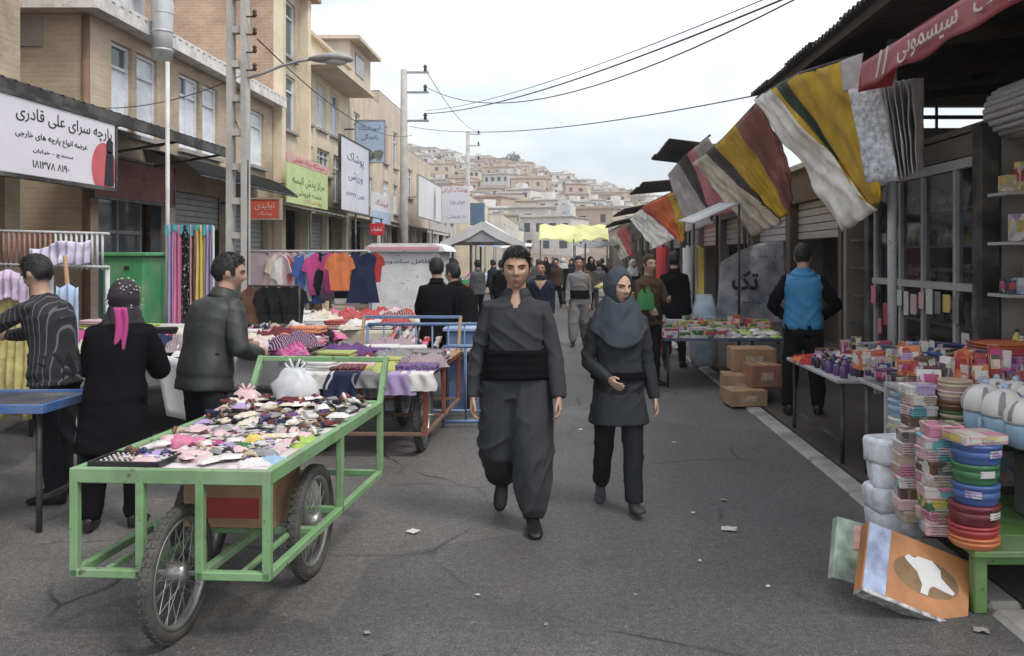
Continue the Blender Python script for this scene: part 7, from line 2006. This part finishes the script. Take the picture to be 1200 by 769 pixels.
q.poly(blob([(-.02 - .04, .255), (-.035, .25), (-.02, .262), (.04, .265), (.075, .24), (.08, .21), (.14, .17), (.13, .158), (.05, .165), (.035, .15), (.03, .12), (.0, .12), (.005, .155), (-.02, .20), (-.06, .225), (-.075, .24)][::-1], .0012)); q.build('white_print', mat('white_print', (.70, .69, .66), .5, .05), lb)
q = MB(); q.M = MR; q.poly(blob([(.02 + .17 * math.cos(a) * .8, .19 + .075 * math.sin(a)) for a in [2 * math.pi * k / 24 for k in range(24)]][::-1], .0018)); q.build('dark_print', mat('dark_print', (.21, .125, .06), .5, .45, 7), lb)
lb2 = thing('picture_box', 'green and pink picture box leaning behind the large orange one', 'box', (1.47, 4.15, .02))
q = MB(); q.M = Euler((R(-26), 0, R(10))).to_matrix().to_4x4() @ Matrix.Rotation(R(18), 4, 'Y'); q.cbox((0, .03, .17), (.34, .06, .30), .004); q.build('box_body', mat('box_green_print', (.36, .44, .36), .45, .5, 9), lb2)
q = MB(); q.M = Euler((R(-26), 0, R(10))).to_matrix().to_4x4() @ Matrix.Rotation(R(18), 4, 'Y'); q.cbox((.02, -.002, .24), (.2, .004, .12), .001); q.build('printed_picture', mat('box_pink_print', (.60, .36, .32), .5, .4, 14), lb2)

# crowded small wares between the kitchenware and the shop
t5 = trestle('small_wares_table', 'stall table crowded with small bright wares behind the stacked kitchenware', 2.2, 3.0, 5.3, 6.4, .74, M_ALU)
for i in range(8):
    for j in range(9):
        x = 2.25 + i * .1 + r.uniform(-.02, .02); y = 5.36 + j * .122
        c = r.choice(['white', 'orange', 'maroon', 'light blue', 'pale pink', 'beige', 'purple', 'cream', 'white', 'brown', 'navy', 'grey']); k = r.random()
        z = .742 + .012 * j
        if k < .55: put('ware_carton', r.choice(CART), [cm(c, 'print'), cm(r.choice(['white', 'yellow', 'red', 'blue']), 'print')], (x, y, z), '%s little printed carton on the small wares table' % c, 'carton', 'cartons on the small wares table', r.uniform(-.5, .5), r.uniform(.55, .9))
        elif k < .8: put('ware_bottle', r.choice(BOTT), [cm(c, 'plastic'), cm(r.choice(['white', 'red', 'black']), 'plastic')], (x, y, z), '%s capped bottle on the small wares table' % c, 'bottle', 'bottles on the small wares table', 0, r.uniform(.6, .95))
        else: put('ware_packet', r.choice(PACK), cm(c, 'plastic'), (x, y, z + .05), '%s shiny packet on the small wares table' % c, 'packet', 'packets on the small wares table', r.uniform(0, 6), 1.1, .8)
put('blue_carton', CART[3], [cm('blue', 'print'), cm('light blue', 'print')], (2.3, 5.36, .742), 'tall bright blue carton at the front of the small wares table', 'carton', None, .1, 1.25)
for z, cols, kd in ((.465, ['orange', 'pink', 'red'], 'c'), (.865, ['red', 'lime green', 'yellow', 'white'], 'cb'), (1.345, ['blue', 'light blue', 'pink', 'white'], 'c'), (1.765, ['red', 'white', 'pink', 'orange'], 'c'), (2.165, ['lime green', 'green', 'yellow'], 'c')):
    shelf_row(3.6, 4.2, 6.80, 6.80, z, 5, cols, 'along the front of the column shelves', 'goods on the column shelf fronts', kd, .3)
# pouches and toys hung in the glazed shop front
for k in range(14):
    c = r.choice(['pink', 'white', 'pale pink', 'red', 'yellow', 'light blue', 'grey'])
    put('hanging_pouch', PACK[k % 6], cm(c, 'plastic'), (3.62, 7.5 + .19 * k, r.choice([.85, 1.0, 1.15, 1.2])), '%s packet pinned to the shop window frame' % c, 'packet', 'packets pinned to the window frame', 0, 1.4, 0, 1.57)

# odds and ends filling the near right-hand stall
for k in range(34):   # wrapped sets piled on and behind the stacks on the bench
    px = r.uniform(1064, 1200); d = r.uniform(4.88, 5.14); c = r.choice(['white', 'pale pink', 'beige', 'cream', 'light blue', 'white', 'maroon', 'brown', 'orange'])
    if px > 1135: c = r.choice(['red', 'orange', 'orange', 'white', 'pink'])
    z = .882 + (.07 if k % 3 == 0 else 0)
    put('wrapped_set', r.choice(CART), [cm(c, 'print'), cm(r.choice(['white', 'cream', 'red']), 'print')], (P(px, 0, d).x, d, z), '%s printed wrapped set piled on top of the kitchenware' % c, 'wrapped set', 'wrapped sets on the kitchenware', r.uniform(0, 3), r.uniform(.5, .8), r.uniform(-.12, .12), r.uniform(-.12, .12))
crate2 = thing('goods_shelf', 'tall slatted goods shelf behind the kitchenware stacks', 'shelf', (2.6, 5.02, 0))
for z in (.35, .62, .875): MB().box((0, 0, z), (1.3, .34, .02)).build('shelf_board', M_ALU, crate2)
for sx in (-.64, .64):
    for sy in (-.15, .15): MB().box((sx, sy, .44), (.025, .025, .88)).build('upright', M_ALU, crate2)
for z in (.362, .632):
    shelf_row(2.02, 3.2, 4.95, 4.95, z, 13, ['white', 'pale pink', 'beige', 'cream', 'light blue', 'red', 'orange'], 'on the goods shelf behind the kitchenware', 'goods on the slatted shelf', 'c', .2)
put('green_bag', HEAP[2], cm('green'), (P(756, 352, 10.5).x, 10.5, .98), 'crumpled green bag held by the person with brown hair', 'bag', None, .4, (.55, .45, 2.2))
# ------------------------------------------------------------------ thin haze over the valley
hz = MB(); hz.box((0, 375, 44), (2000, 1050, 92))
hzo = hz.build('haze', [])
hm = bpy.data.materials.new('haze_air'); hm.use_nodes = True
hm.node_tree.nodes.remove(hm.node_tree.nodes['Principled BSDF'])
pv = hm.node_tree.nodes.new('ShaderNodeVolumePrincipled')
pv.inputs['Color'].default_value = (.97, .97, .98, 1); pv.inputs['Density'].default_value = .0009
hm.node_tree.links.new(pv.outputs[0], hm.node_tree.nodes['Material Output'].inputs['Volume'])
hzo.data.materials.append(hm)
tag(hzo, kind='stuff')
